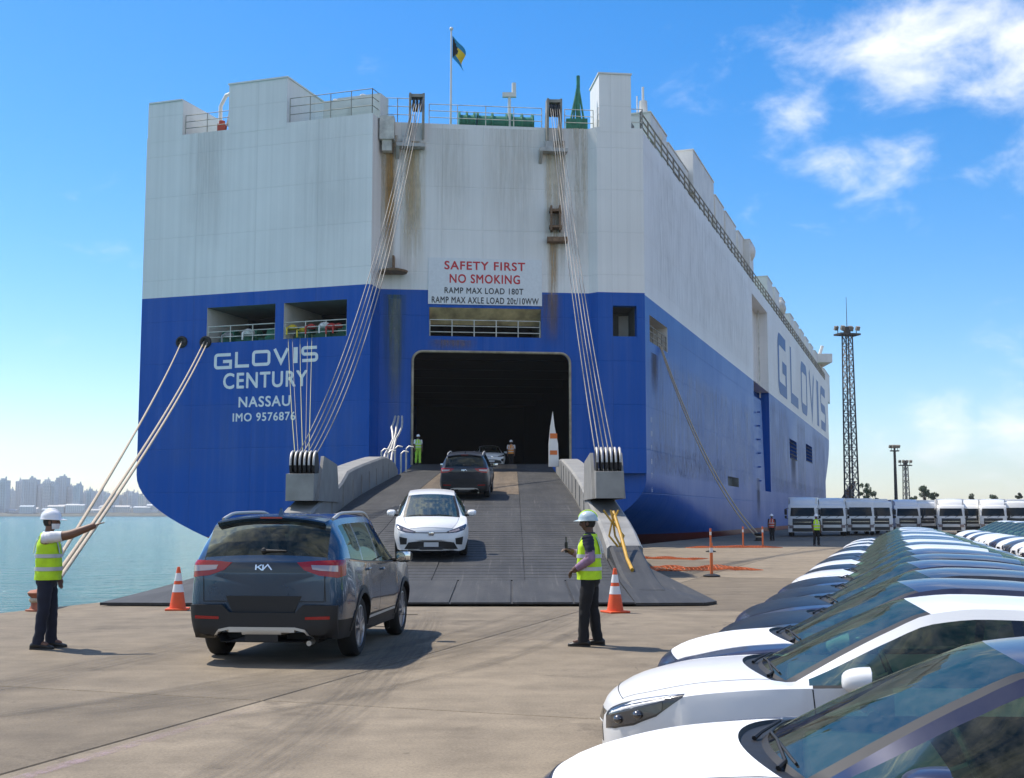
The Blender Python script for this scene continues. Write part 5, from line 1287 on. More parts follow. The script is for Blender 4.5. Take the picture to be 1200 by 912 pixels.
SAL = dict(x0=-2.33, x1=2.33, H=1.43, hw=.92, axles=(1.40, -1.36), wr=.33, arch=.372, tw=.21, rim=.235, crown=lin([(-2.33, .01), (-1.7, .04), (-.9, .05), (.3, .05), (1.1, .05), (1.3, .035), (2.0, .05), (2.33, .01)]),
    zlow=pchip([(-2.33, .42), (-2.25, .27), (-2.0, .21), (1.9, .20), (2.2, .22), (2.30, .27), (2.33, .36)]),
    zbelt=pchip([(-2.33, .60), (-2.28, .86), (-2.0, .95), (-1.5, .965), (0, .925), (1.15, .885), (1.6, .84), (2.0, .755), (2.2, .68), (2.3, .60), (2.33, .50)]),
    wmax=pchip([(-2.33, .55), (-2.28, .72), (-2.1, .84), (-1.7, .90), (-1, .918), (0, .918), (1.2, .918), (1.7, .89), (2.0, .815), (2.18, .70), (2.28, .55), (2.33, .38)]),
    yR=pchip([(-2.33, .38), (-2.2, .60), (-1.75, .61), (-.9, .56), (0, .575), (.30, .59), (1.15, .715), (1.3, .70), (1.7, .66), (2.0, .58), (2.2, .45), (2.33, .25)]),
    bow=lin([(-2.33, 0), (-1.8, -.10), (-1.0, -.05), (-.2, 0), (.30, .10), (1.15, .19), (1.35, .19), (2.0, .10), (2.33, .06)]),
    wsbase=1.10, wstop=.25, cowl1=1.225, hoodx=2.16, rw=(-1.80, -.98), belt_ref=None, side=[(-.92, -.27), (-.21, 1.0)], pillars=[(-.27, -.21)], doors=[(-.20, .98), (-1.14, -.24)], gaps=[(.98, -.1), (-.22, .02), (-1.14, .12)], handles=(.0, -.92), mirror=(.76, .98),
    xs=[.25, 1.10, 1.225, 1.232, 2.16, -.92, -.27, -.21, -.98, -1.80, .98, -.20, -.24, -1.14, 1.0], extra=saloon_extra, rglass=GLASS)
SAL['ztop'] = ztop_fn([(-2.33, .63), (-2.30, .88), (-2.2, 1.0), (-1.80, 1.075), (-1.35, 1.235), (-.98, 1.352), (-.5, 1.415), (-.05, 1.43), (.25, 1.395), (.5, 1.285), (.8, 1.125), (1.10, .945)], 1.10, 1.225, [(1.22, .955), (1.6, .925), (2.0, .84), (2.18, .755), (2.28, .665), (2.33, .53)], .9)
SAL['tag'] = base_tag(SAL); SAL['parts'] = make_car(SAL)
# ---- sport utility
KIA = [[(0, 0), (0, 1)], [(.02, .38), (.78, 1.0)], [(.28, .58), (.80, 0), (.98, 0), (.98, 1)], [(.98, .05), (1.62, 1), (2.2, 0)]]
def suv_extra(bvh, add, idx, S):
    x = S['x0'] - .05; d = (1, 0, 0)
    def rear(yz_top, yz_bot, off, rows=4, n=6): return patch(bvh, sampled([(x, y, z) for y, z in yz_top], n), sampled([(x, y, z) for y, z in yz_bot], n), d, off, rows, .03)
    add('tailgate_garnish', fin(rear([(-.50, 1.135), (.50, 1.135)], [(-.50, 1.02), (.50, 1.02)], .004, 4, 12), 'tailgate_garnish', [pmat('garnish_smoke', (.02, .022, .026), .25, coat=.5)], 60))
    for sgn in (1, -1):
        dd = Vector((.86, -.5 * sgn, 0)); 
        T = sampled([(-2.25, .38 * sgn, 1.135), (-2.22, .62 * sgn, 1.155), (-2.15, .82 * sgn, 1.16), (-2.0, .90 * sgn, 1.16)], 5); B_ = sampled([(-2.25, .46 * sgn, 1.05), (-2.22, .62 * sgn, .99), (-2.15, .82 * sgn, .965), (-2.02, .90 * sgn, .985)], 5)
        li = add('tail_light', fin(patch(bvh, T, B_, dd, .012, 5, .04), 'tail_light', [REDL], 60))
        T2 = [p.lerp(q, .30) for p, q in zip(T, B_)]; B2 = [p.lerp(q, .66) for p, q in zip(T, B_)]
        add('lamp_lens', fin(patch(bvh, T2[3:-5], B2[3:-5], dd, .017, 4, .02), 'lamp_lens', [CLR], 60), li)
        add('reflector', fin(rear([(.50 * sgn, .535), (.78 * sgn, .545)], [(.50 * sgn, .505), (.78 * sgn, .51)], .062, 2), 'reflector', [REDL], 60))
        # roof rails
        rp = []
        for k in range(15):
            t = k / 14; xx = -1.75 + 2.0 * t; h = bvh.ray_cast(Vector((xx, (S['yR'](xx) - .02) * sgn, 3)), Vector((0, 0, -1)))[0]; rp.append(h + Vector((0, 0, .045 * min(1, min(t, 1 - t) * 6) + .006)))
        b = MB(); b.tube(rp, .020, 8); add('roof_rail', fin(b, 'roof_rail', [SILV], 60))
        # bright line under the windows, sill trim
        q = seam(bvh, sampled([(-1.85, 1.2 * sgn, S['zbelt'](-1.85) - .001), (-1.0, 1.2 * sgn, S['zbelt'](-1.0) - .003), (.95, 1.2 * sgn, S['zbelt'](.95) - .003)], 10), (0, -sgn, 0), .016, .004); add('window_line', fin(q, 'window_line', [CHROME], 60))
        q = seam(bvh, sampled([(-.80, 1.2 * sgn, .42), (.85, 1.2 * sgn, .42)], 14), (0, -sgn, 0), .03, .006); add('sill_trim', fin(q, 'sill_trim', [SILV], 60))
        T = sampled([(2.2, .52 * sgn, .90), (2.05, .74 * sgn, .93), (1.85, .86 * sgn, .955)], 5); B_ = sampled([(2.2, .52 * sgn, .80), (2.05, .74 * sgn, .80), (1.85, .86 * sgn, .89)], 5)
        li = add('headlight', fin(patch(bvh, T, B_, (-.7, -.7 * sgn, 0), .004, 4), 'headlight', [REFL], 60))
        # arch cladding
        xa = S['axles'][1]; b = MB()
        for xa in S['axles']:
            ang = [math.pi * k / 20 for k in range(21)]; T = []; B_ = []
            q = MB(); g1, g2 = [], []
            for a in ang:
                for rr, g_ in ((S['arch'] + .002, g1), (S['arch'] + .055, g2)):
                    p = Vector((xa + rr * math.cos(a), 1.5 * sgn, S['wr'] - .02 + rr * math.sin(a))); h = bvh.ray_cast(p, Vector((0, -sgn, 0))); g_.append((h[0] if h[0] is not None else Vector((p.x, .9 * sgn, p.z))) + Vector((0, .012 * sgn, 0)))
            for g_ in (g1, g2):                           # drop stray hits through the arch
                for i in range(len(g_)):
                    if abs(g_[i].y) < .80: g_[i].y = math.copysign(.925 if abs(g_[i].x) < 2.0 else .86, sgn)
            b.loft([[p for p in g1], [p for p in g2], [p - Vector((0, .03 * sgn, 0)) for p in g2]], False)
        add('arch_cladding', fin(b, 'arch_cladding', [BLK], 50))
    # bumper: black lower half standing proud, silver skid plate, plate recess
    add('rear_bumper', fin(rear([(-.86, .66), (-.66, .665), (-.47, .665), (-.38, .58), (.38, .58), (.47, .665), (.66, .665), (.86, .66)], [(-.84, .30), (-.66, .27), (-.47, .26), (-.38, .26), (.38, .26), (.47, .26), (.66, .27), (.84, .30)], .055, 6, 4), 'rear_bumper', [BLK], 50))
    add('number_plate_recess', fin(rear([(-.44, .76), (.44, .76)], [(-.36, .585), (.36, .585)], .010, 4, 10), 'number_plate_recess', [BLK], 50))
    add('skid_plate', fin(rear([(-.50, .395), (-.38, .42), (.38, .42), (.50, .395)], [(-.58, .29), (-.38, .335), (.38, .335), (.58, .29)], .066, 3, 5), 'skid_plate', [SILV], 50))
    q = seam(bvh, sampled([(x, -.72, .70), (x, -.70, 1.0)], 6) , d, .009, .002)
    for sg in (-1, 1):
        s_ = seam(bvh, sampled([(x, .70 * sg, .70), (x, .715 * sg, 1.2)], 8), d, .009, .003); q.add(s_.v, s_.f)
    s_ = seam(bvh, sampled([(x, -.70, .70), (x, .70, .70)], 14), d, .009, .003); q.add(s_.v, s_.f)
    add('tailgate_gap', fin(q, 'tailgate_gap', [BLK], 60))
    b = MB(); rr = []
    for y in [k * .08 for k in range(-8, 9)]:                  # roof spoiler lip over the rear window
        h = bvh.ray_cast(Vector((-1.93, y, 3)), Vector((0, 0, -1)))[0]; h2 = bvh.ray_cast(Vector((-1.80, y, 3)), Vector((0, 0, -1)))[0]
        rr.append([h2 + Vector((0, 0, .003)), h + Vector((-.085, 0, .030)), h + Vector((-.09, 0, .012)), h + Vector((-.035, 0, -.03))])
    b.loft(rr, True, True); add('roof_spoiler', fin(b, 'roof_spoiler', [PW], 40), None, True)
    b = MB(); b.box(rr[8][1] + Vector((.002, 0, -.02)), (.02, .26, .018)); add('stop_light', fin(b, 'stop_light', [REDL]))
    b = MB(); c = bvh.ray_cast(Vector((-1.55, 0, 3)), Vector((0, 0, -1)))[0]; b.hexa([c + Vector(p) for p in ((-.10, -.03, -.01), (.08, -.012, -.01), (.08, .012, -.01), (-.10, .03, -.01), (-.085, -.006, .075), (-.05, -.005, .07), (-.05, .005, .07), (-.085, .006, .075))]); add('roof_antenna', fin(b, 'roof_antenna', [PW], 40), None, True)
    b = MB(); pts = []
    for k in range(7):
        y = -.02 + .26 * k / 6 * 1.0; h = bvh.ray_cast(Vector((-3, -y, 1.265)), Vector((1, 0, 0)))[0]; pts.append(h + Vector((-.02, 0, 0)))
    b.tube(pts, [.022, .018, .014, .012, .01, .009, .007], 6); b.sphere(pts[0], .035, 8); add('rear_wiper', fin(b, 'rear_wiper', [BLK]))
    b = MB(); sc = .058
    for pl in KIA:
        Lr, Rr = ribbon2d(pl, .20)
        def kp(q): h = bvh.ray_cast(Vector((-3, -(q[0] - 1.1) * sc * 1.45, 1.052 + q[1] * sc)), Vector((1, 0, 0)))[0]; return h + Vector((-.010, 0, 0))
        for i in range(len(Lr) - 1): b.quad(kp(Lr[i]), kp(Lr[i + 1]), kp(Rr[i + 1]), kp(Rr[i]))
    add('maker_emblem', fin(b, 'maker_emblem', [CHROME], 60))
    b = MB(); b.cyl((-2.20, -.52, .235), (-2.02, -.52, .24), .03, n=10); add('exhaust', fin(b, 'exhaust', [SILV]))
SUV = dict(x0=-2.25, x1=2.25, H=1.70, hw=.93, axles=(1.36, -1.30), wr=.355, arch=.41, tw=.225, rim=.25, spokes=9, crown=lin([(-2.25, .01), (-2.1, .05), (-1.2, .055), (.3, .055), (1.1, .05), (1.3, .04), (2.0, .05), (2.25, .01)]),
    zlow=pchip([(-2.25, .36), (-2.2, .30), (-2.0, .27), (2.0, .25), (2.2, .30), (2.25, .40)]),
    zbelt=pchip([(-2.25, .95), (-2.22, 1.10), (-2.0, 1.155), (-1, 1.10), (0, 1.06), (1.15, 1.02), (1.7, .975), (2.1, .86), (2.2, .76), (2.25, .60)]),
    wmax=pchip([(-2.25, .76), (-2.225, .82), (-2.15, .875), (-2.0, .91), (-1.7, .928), (0, .928), (1.7, .92), (2.0, .87), (2.15, .76), (2.25, .52)]),
    yR=pchip([(-2.25, .60), (-2.19, .715), (-2.0, .70), (-1.8, .685), (-1.2, .68), (0, .675), (.3, .66), (1.15, .745), (1.3, .74), (2.0, .66), (2.25, .38)]),
    bow=lin([(-2.25, -.02), (-2.1, -.05), (-1.7, -.04), (-.5, 0), (.3, .08), (1.15, .14), (1.4, .14), (2.0, .08), (2.25, .05)]),
    wsbase=1.13, wstop=.30, cowl1=1.24, hoodx=2.05, rw=(-2.185, -1.93), belt_ref=1.12, side=[(-1.72, -1.12), (-1.06, -.27), (-.21, 1.0)], pillars=[(-1.12, -1.06), (-.27, -.21)], doors=[(-.20, .98), (-1.10, -.24)], gaps=[(.98, -.1), (-.22, .02), (-1.10, .25)], handles=(-.02, -.90), mirror=(.80, 1.12), clad_rows=2, mirror_mat=GBLK,
    xs=[.30, 1.13, 1.24, 1.247, 2.05, -1.72, -1.12, -1.06, -.27, -.21, -1.93, -2.185, .98, -.20, -.24, -1.10, 1.0, -2.215, -2.2, -2.17, -2.1, -2.05, -1.98], extra=suv_extra, sglass=glass_mat('car_glass_smoke', (.12, .15, .15), .03))
SUV['ztop'] = ztop_fn([(-2.25, .99), (-2.235, 1.10), (-2.185, 1.215), (-2.07, 1.42), (-1.93, 1.60), (-1.80, 1.655), (-1.2, 1.69), (-.3, 1.70), (.30, 1.645), (.7, 1.41), (1.13, 1.115)], 1.13, 1.24, [(1.235, 1.10), (1.6, 1.065), (2.0, .97), (2.15, .87), (2.22, .74), (2.25, .62)], 1.0)
SUV['tag'] = base_tag(SUV); SUV['parts'] = make_car(SUV)
# ---- hatchback seen from the front
def hatch_extra(bvh, add, idx, S):
    for sgn in (1, -1):
        T = sampled([(2.12, .40 * sgn, .70), (2.02, .62 * sgn, .765), (1.86, .78 * sgn, .815), (1.70, .85 * sgn, .84)], 5); B_ = sampled([(2.12, .42 * sgn, .655), (2.04, .60 * sgn, .655), (1.90, .76 * sgn, .70), (1.72, .85 * sgn, .81)], 5)
        d = Vector((-.75, -.6 * sgn, -.2)); li = add('headlight', fin(patch(bvh, T, B_, d, .004, 4), 'headlight', [REFL], 60))
        T2 = [p.lerp(q, .25) for p, q in zip(T, B_)]; B2 = [p.lerp(q, .7) for p, q in zip(T, B_)]; add('lamp_lens', fin(patch(bvh, T2[1:8], B2[1:8], d, .008, 3), 'lamp_lens', [CLR], 60), li)
        T = sampled([(2.1, .58 * sgn, .53), (2.0, .78 * sgn, .56)], 6); B_ = sampled([(2.1, .60 * sgn, .38), (2.0, .76 * sgn, .36)], 6); add('air_intake', fin(patch(bvh, T, B_, (-.9, -.4 * sgn, 0), .006, 3), 'air_intake', [BLK], 60))
        T = sampled([(-2.1, .35 * sgn, 1.0), (-2.0, .80 * sgn, 1.0)], 5); B_ = sampled([(-2.1, .35 * sgn, .92), (-2.0, .80 * sgn, .88)], 5); add('tail_light', fin(patch(bvh, T, B_, (.9, -.4 * sgn, 0), .006, 3), 'tail_light', [REDL], 60))
    T = sampled([(2.2, -.56, .43), (2.2, -.3, .46), (2.2, .3, .46), (2.2, .56, .43)], 6); B_ = sampled([(2.2, -.66, .26), (2.2, -.3, .27), (2.2, .3, .27), (2.2, .66, .26)], 6); add('lower_grille', fin(patch(bvh, T, B_, (-1, 0, 0), .008, 4), 'lower_grille', [BLK], 60))
    T = sampled([(2.2, -.56, .255), (2.2, .56, .255)], 10); B_ = sampled([(2.2, -.56, .232), (2.2, .56, .232)], 10); add('front_lip', fin(patch(bvh, T, B_, (-1, 0, 0), .02, 2), 'front_lip', [SILV], 60))
    T = sampled([(2.2, -.55, .675), (2.2, .55, .675)], 12); B_ = sampled([(2.2, -.55, .655), (2.2, .55, .655)], 12); add('bonnet_slot', fin(patch(bvh, T, B_, (-1, 0, 0), .003, 2), 'bonnet_slot', [BLK], 60))
    b = MB(); h = bvh.ray_cast(Vector((3, 0, .66)), Vector((-1, 0, 0)))[0]; b.box(h + Vector((.012, 0, -.02)), (.015, .13, .12), bev=.02); add('maker_emblem', fin(b, 'maker_emblem', [CHROME]))
    b = MB(); h = bvh.ray_cast(Vector((3, 0, .36)), Vector((-1, 0, 0)))[0]; b.box(h + Vector((.022, 0, .02)), (.01, .36, .11)); add('number_plate', fin(b, 'number_plate', [PLATE]))
HAT = dict(SAL); HAT.update(x0=-2.15, x1=2.14, H=1.51, axles=(1.34, -1.36), xs=[.30, 1.08, 1.19, 1.197, 1.98, -1.15, -.27, -.21, -1.95, -1.55, .98, -.20, -.24, -1.10, 1.0], wsbase=1.08, wstop=.30, cowl1=1.19, hoodx=1.98, rw=(-1.95, -1.55), side=[(-1.15, -.27), (-.21, 1.0)], extra=hatch_extra, mirror=(.78, 1.02), doors=[(-.20, .98), (-1.10, -.24)], gaps=[(.98, -.1), (-.22, .02), (-1.10, .12)],
    zlow=pchip([(-2.15, .42), (-2.1, .28), (-1.9, .22), (1.75, .21), (2.05, .21), (2.12, .24), (2.14, .28)]), belt_ref=None,
    zbelt=pchip([(-2.15, .85), (-2.05, .98), (-1.5, 1.0), (0, .96), (1.08, .92), (1.5, .87), (1.8, .80), (2.0, .70), (2.10, .60), (2.14, .48)]),
    wmax=pchip([(-2.15, .70), (-2.05, .82), (-1.7, .90), (-1, .918), (1.2, .918), (1.6, .905), (1.85, .865), (2.0, .80), (2.09, .70), (2.14, .56)]),
    yR=pchip([(-2.15, .50), (-1.95, .62), (-1.55, .60), (0, .59), (.30, .60), (1.08, .72), (1.2, .71), (1.6, .67), (1.9, .58), (2.14, .40)]),
    bow=lin([(-2.15, -.04), (-1.6, -.05), (-.5, 0), (.3, .08), (1.08, .16), (1.3, .16), (1.9, .10), (2.14, .06)]))
HAT['ztop'] = ztop_fn([(-2.15, .90), (-2.05, 1.02), (-1.95, 1.12), (-1.55, 1.40), (-1.0, 1.485), (-.2, 1.51), (.30, 1.465), (.7, 1.24), (1.08, .985)], 1.08, 1.19, [(1.185, .99), (1.5, .955), (1.8, .885), (1.98, .80), (2.08, .69), (2.14, .50)], .9)
HAT['crown'] = lin([(-2.15, .01), (-1.5, .05), (.3, .05), (1.1, .05), (1.3, .04), (1.9, .05), (2.14, .01)])
HAT['tag'] = base_tag(HAT); HAT['parts'] = make_car(HAT)

# ---- the blue car driving towards the ramp
rr_, rf_, rl_ = G(415, 770), G(464, 744), G(247, 770)
hd_ = math.atan2(rf_.y - rr_.y, rf_.x - rr_.x); HEAD = R(84.3)
fwd = Vector((math.cos(HEAD), math.sin(HEAD), 0)); rgt = Vector((fwd.y, -fwd.x, 0))
ctr = rr_ + Vector((0, .15, 0)) - rgt * .80 + fwd * 1.30
spawn(SUV, 'blue_suv', 'slate blue sport utility car seen from behind, driving towards the ramp', (ctr.x - .07, ctr.y, 0), (0, 0, HEAD), PBLUE).scale = (1.03, 1.03, 1.04)
def on_ramp(S, name, label, x, y, head, paint_m, up=True):
    sl = (rz(y + 1.3) - rz(y - 1.3)) / 2.6; pit = math.atan(sl) * (1 if up else -1)
    return spawn(S, name, label, (x, y, rz(y) + .006), (0, -pit, head), paint_m)
on_ramp(HAT, 'white_hatchback', 'white hatchback driving down the ramp, its front facing the quay', -2.12, 32.2, R(-86.5), PW, False)
on_ramp(SUV, 'dark_suv', 'midnight dark sport utility car climbing the ramp into the hold', -1.72, 47.6, R(88.5), PDARK, True)
hy = 80.0
spawn(HAT, 'white_car', 'white car in the dark hold behind the stern door', (U(573, 530, hy).x, hy, SILL), (0, 0, R(-84)), PW)
# ---- parked saloons: one row, noses to the ramp side
NOSE = Vector((-.978, .208, 0)).normalized(); ROW = Vector((.278, .961, 0)); PITCHR = 2.07; PS_ = .92
hnose = math.atan2(NOSE.y, NOSE.x)
cols_ = [PNAVY, PW, PNAVY, PDARK, PNAVY, PDARK, PNAVY, PW, PDARK, PW, PGREY, PNAVY, PW, PDARK, PNAVY, PW, PDARK, PW, PNAVY, PW, PGREY]
FILMD = pmat('dark_bonnet_film', (.009, .010, .012), .32, spec=.35, var=.2, vscale=5)
names = {id(PNAVY): 'navy', id(PW): 'white', id(PGREY): 'graphite grey', id(PDARK): 'near-black'}
ORD = 'first second third fourth fifth sixth seventh eighth ninth tenth eleventh twelfth thirteenth fourteenth fifteenth sixteenth seventeenth eighteenth nineteenth twentieth last'.split()
NOSES = [(.11, 5.30), (.62, 7.9), (1.2, 9.85), (1.93, 11.7), (2.55, 13.7), (3.22, 15.85), (3.9, 18.1), (4.65, 20.5)]     # where each bonnet ends
n0 = Vector((.16, 5.22, 0))                                # nose of the first car
for k, pm in enumerate(cols_):
    nose = (Vector((*NOSES[k], 0)) if k < len(NOSES) else Vector((*NOSES[-1], 0)) + Vector((.30, .954, 0)) * 2.3 * (k - len(NOSES) + 1)) + NOSE * (random.uniform(-.06, .06) if k > 1 else 0); c = nose - NOSE * 2.33 * PS_
    cn = names[id(pm)]
    if k == 0: lab, g_ = 'navy saloon with white film on its bonnet at the end of the parked row', 'saloons parked in a row on the quay'
    elif k == 1: lab, g_ = 'white saloon parked beside the navy saloon with the filmed bonnet', 'saloons parked in a row on the quay'
    elif k == 2: lab, g_ = 'navy saloon with white film on its bonnet, beside the white saloon', 'saloons parked in a row on the quay'
    else: lab, g_ = '%s saloon, %s car of the quay row counted from the filmed bonnet' % (cn, ORD[k]), 'saloons parked in a row on the quay'
    spawn(SAL, 'parked_saloon', lab, (c.x, c.y, 0), (0, 0, hnose + (random.uniform(-.01, .01) if k > 1 else 0)), pm, FILM if k in (0, 2) else (FILMD if pm in (PDARK, PNAVY, PGREY) else None), g_, lod=0 if k < 8 else 1).scale = (PS_, PS_, .875)
# second block of parked cars further right
c0 = G(1150, 632); 
for k in range(13):
    pm = [PW, PW, PGREY, PW, PNAVY, PW][k % 6]; nose = Vector((15.2, 36.5, 0)) + ROW * 2.25 * k; c = nose - NOSE * 2.33
    spawn(SAL, 'parked_saloon', '%s saloon, %s car of the second row before the trucks' % (names[id(pm)], ORD[k]), (c.x, c.y, 0), (0, 0, hnose), pm, None, 'saloons of the second row before the trucks', lod=1)
# ================================================================== trucks parked across the quay
TW = pmat('truck_white', (.74, .74, .73), .35, coat=.6, var=.05, vscale=1.5); TG = pmat('truck_grille', (.02, .02, .022), .4); TGL = pmat('truck_glass', (.012, .016, .018), .10, spec=.3)
def truck_parts(deflector=True, long_=True, sleeper=False):
    """front at -y, local origin on the ground under the middle of the front bumper"""
    parts = []
    w = 1.12; H = 2.62 if not sleeper else 2.95
    prof = [(-.02, .62), (-.05, .9), (-.05, 1.25), (.0, 1.55), (.10, 2.0), (.24, H - .18), (.42, H - .03), (.8, H), (1.75, H)]       # (y, z) centre line of the face
    b = MB(); rings = []
    for y, z in prof:
        rings.append([Vector((x * w, y + (.10 * abs(x) ** 4) + .03 * x * x, z - (.06 * abs(x) ** 4 if z > 2.2 else 0))) for x in (-1, -.93, -.75, -.4, 0, .4, .75, .93, 1)])
    b.loft(rings, False)
    for s_ in (0, 8):
        side = [r[s_] for r in rings]; back = [Vector((side[0].x, 1.75, p.z)) for p in side]
        for i in range(len(side) - 1): b.quad(side[i], side[i + 1], back[i + 1], back[i])
    b.quad(rings[0][0], rings[0][8], Vector((w, 1.75, .62)), Vector((-w, 1.75, .62))); b.quad(Vector((-w, 1.75, .62)), Vector((w, 1.75, .62)), Vector((w, 1.75, H)), Vector((-w, 1.75, H)))
    parts.append(('cab', fin(b, 'cab', [TW], 40), None))
    def face(x, z):                                     # point on the cab front
        for (y0, z0), (y1, z1) in zip(prof, prof[1:]):
            if z0 <= z <= z1: y = y0 + (y1 - y0) * (z - z0) / max(1e-6, z1 - z0); break
        else: y = prof[0][0]
        xx = x / w; return Vector((x, y + .10 * abs(xx) ** 4 + .03 * xx * xx, z))
    def fpatch(x0, x1, z0, z1, off, nx=8, nz=4, inset=0.0):
        q = MB(); g = [[face(x0 + (x1 - x0) * i / nx + (inset * (1 - 2 * i / nx) * (j / nz)), z0 + (z1 - z0) * j / nz) + Vector((0, -off, 0)) for i in range(nx + 1)] for j in range(nz + 1)]
        q.loft(g, False); bk = [[p + Vector((0, off + .03, 0)) for p in r] for r in g]
        for j in range(nz): q.quad(g[j][0], g[j + 1][0], bk[j + 1][0], bk[j][0]); q.quad(g[j][-1], g[j + 1][-1], bk[j + 1][-1], bk[j][-1])
        for i in range(nx): q.quad(g[0][i], g[0][i + 1], bk[0][i + 1], bk[0][i]); q.quad(g[-1][i], g[-1][i + 1], bk[-1][i + 1], bk[-1][i])
        return q
    parts.append(('windscreen', fin(fpatch(-.95, .95, 1.62, 2.28 if not sleeper else 2.35, .012, inset=.06), 'windscreen', [TGL], 50), None))
    parts.append(('grille', fin(fpatch(-.78, .78, .92, 1.42, .02), 'grille', [TG], 50), None))
    for k in range(2):
        parts.append(('grille_bar', fin(fpatch(-.70, .70, 1.04 + k * .10, 1.065 + k * .10, .035, 8, 1), 'grille_bar', [CHROME if k == 1 else TG], 50), 'grille'))
    parts.append(('bumper', fin(fpatch(-1.11, 1.11, .36, .86, .10, 10, 4), 'bumper', [TW], 50), None))
    parts.append(('bumper_intake', fin(fpatch(-.80, .80, .40, .68, .115, 8, 2), 'bumper_intake', [TG], 50), 'bumper'))
    for s_ in (-1, 1):
        parts.append(('headlight', fin(fpatch(min(s_ * .70, s_ * 1.04), max(s_ * .70, s_ * 1.04), .66, .90, .12, 4, 2), 'headlight', [CLR], 50), None))
        q = MB(); q.box((s_ * 1.30, .12, 1.95), (.20, .12, .46), bev=.04); q.box((s_ * 1.30, .12, 1.55), (.18, .12, .22), bev=.04); q.tube([(s_ * 1.08, .25, 2.25), (s_ * 1.30, .13, 2.22)], .025, 6); q.tube([(s_ * 1.08, .25, 1.42), (s_ * 1.30, .13, 1.45)], .025, 6)
        parts.append(('wing_mirror', fin(q, 'wing_mirror', [BLK], 40), None))
        q = MB(); x = s_ * (w + .004); q.poly([(x, .34, 1.55), (x, 1.25, 1.5), (x, 1.25, 2.22), (x, .62, 2.22)]); parts.append(('side_window', fin(q, 'side_window', [TGL]), None))
        q = MB(); q.box((s_ * 1.06, .20, .70), (.10, .3, .5)); parts.append(('corner_trim', fin(q, 'corner_trim', [TG]), None))
    q = MB(); a, c = face(-.5, 1.50), face(.35, 1.50); q.tube([a + Vector((0, -.03, 0)), face(0, 1.78) + Vector((.3, -.03, 0))], .018, 5); q.tube([c + Vector((0, -.03, 0)), face(.5, 1.8) + Vector((.3, -.03, 0))], .018, 5); parts.append(('wiper', fin(q, 'wiper', [BLK]), None))
    if deflector:
        q = MB(); rg = []
        for y, z, ww in ((.50, H - .02, .98), (.62, H + .16, .97), (.95, H + .38, .98), (1.5, H + .48, 1.02), (1.72, H + .49, 1.05)): rg.append([Vector((x * ww, y + .10 * x * x, z - .06 * abs(x) ** 3)) for x in (-1, -.8, -.4, 0, .4, .8, 1)])
        q.loft(rg, False)
        for s_ in (0, 6):
            for r0, r1 in zip(rg, rg[1:]): q.quad(r0[s_], r1[s_], Vector((r1[s_].x, r1[s_].y, H - .02)), Vector((r0[s_].x, r0[s_].y, H - .02)))
        parts.append(('wind_deflector', fin(q, 'wind_deflector', [TW], 50), None))
    q = MB(); q.box((0, 4.6 if long_ else 3.9, 1.95), (2.30, 5.4 if long_ else 4.0, 2.35), bev=.03); parts.append(('cargo_box', fin(q, 'cargo_box', [TW], 30), None))
    q = MB(); q.box((-.42, 3.6, .66), (.16, 7.0, .22)); q.box((.42, 3.6, .66), (.16, 7.0, .22)); q.box((0, .9, .55), (1.6, 1.4, .25)); parts.append(('chassis', fin(q, 'chassis', [BLK]), None))
    return parts
ty_, rm_, bd_ = wheel_parts(.44, .26, .28, 8)
TKIND = [truck_parts(True, True), truck_parts(False, True, True), truck_parts(True, False)]
def spawn_truck(kind, label, loc, yaw, group):
    root = thing('box_truck', label, 'truck', loc, yaw, group); by = {}
    for nm, me, par in TKIND[kind]:
        o = bpy.data.objects.new(nm, me); COL.objects.link(o); o.parent = by.get(par, root); by[nm] = o
    for x in (-.98, .98):
        for y in (.95, 5.2):
            w = bpy.data.objects.new('wheel', None); COL.objects.link(w); w.parent = root; w.location = (x, y, .44); w.rotation_euler = (0, 0, -math.pi / 2 + (math.pi / 2 if x > 0 else -math.pi / 2) + math.pi / 2)
            w.rotation_euler = (0, 0, R(-90) if x > 0 else R(90))
            for n_, me in (('tyre', ty_), ('rim', rm_)):
                o = bpy.data.objects.new(n_, me); COL.objects.link(o); o.parent = w
    return root
GRP = 'white trucks parked side by side across the quay'
TRK = [(936, 97, 0, 0), (976, 99, 0, 2), (1007, 102, 1, 3), (1034, 105, 1, 14), (1063, 110, 2, 10), (1086, 115, 1, 8), (1111, 106, 0, 2), (1139, 110, 2, 2), (1164, 107, 0, 0), (1194, 107, 1, 0), (1224, 107, 0, 0), (1255, 107, 2, 0)]
for k, (px, Y, kind, yw) in enumerate(TRK):
    lab = {0: 'white box truck with wind deflector parked beside the ship’s side'.replace('’', "'"), 3: 'white truck turned slightly aside between the parked trucks'}.get(k, ['white box truck with wind deflector', 'white high-cab truck without wind deflector', 'white short box truck with wind deflector'][kind] + ', %s truck of the row from the ship' % ORD[k])
    spawn_truck(kind, lab, ((px - 600) / FPX * Y, Y + random.uniform(-1.5, 1.5), -.014), -math.atan((px - 600) / FPX) + R(yw + random.uniform(-4, 4)), GRP)
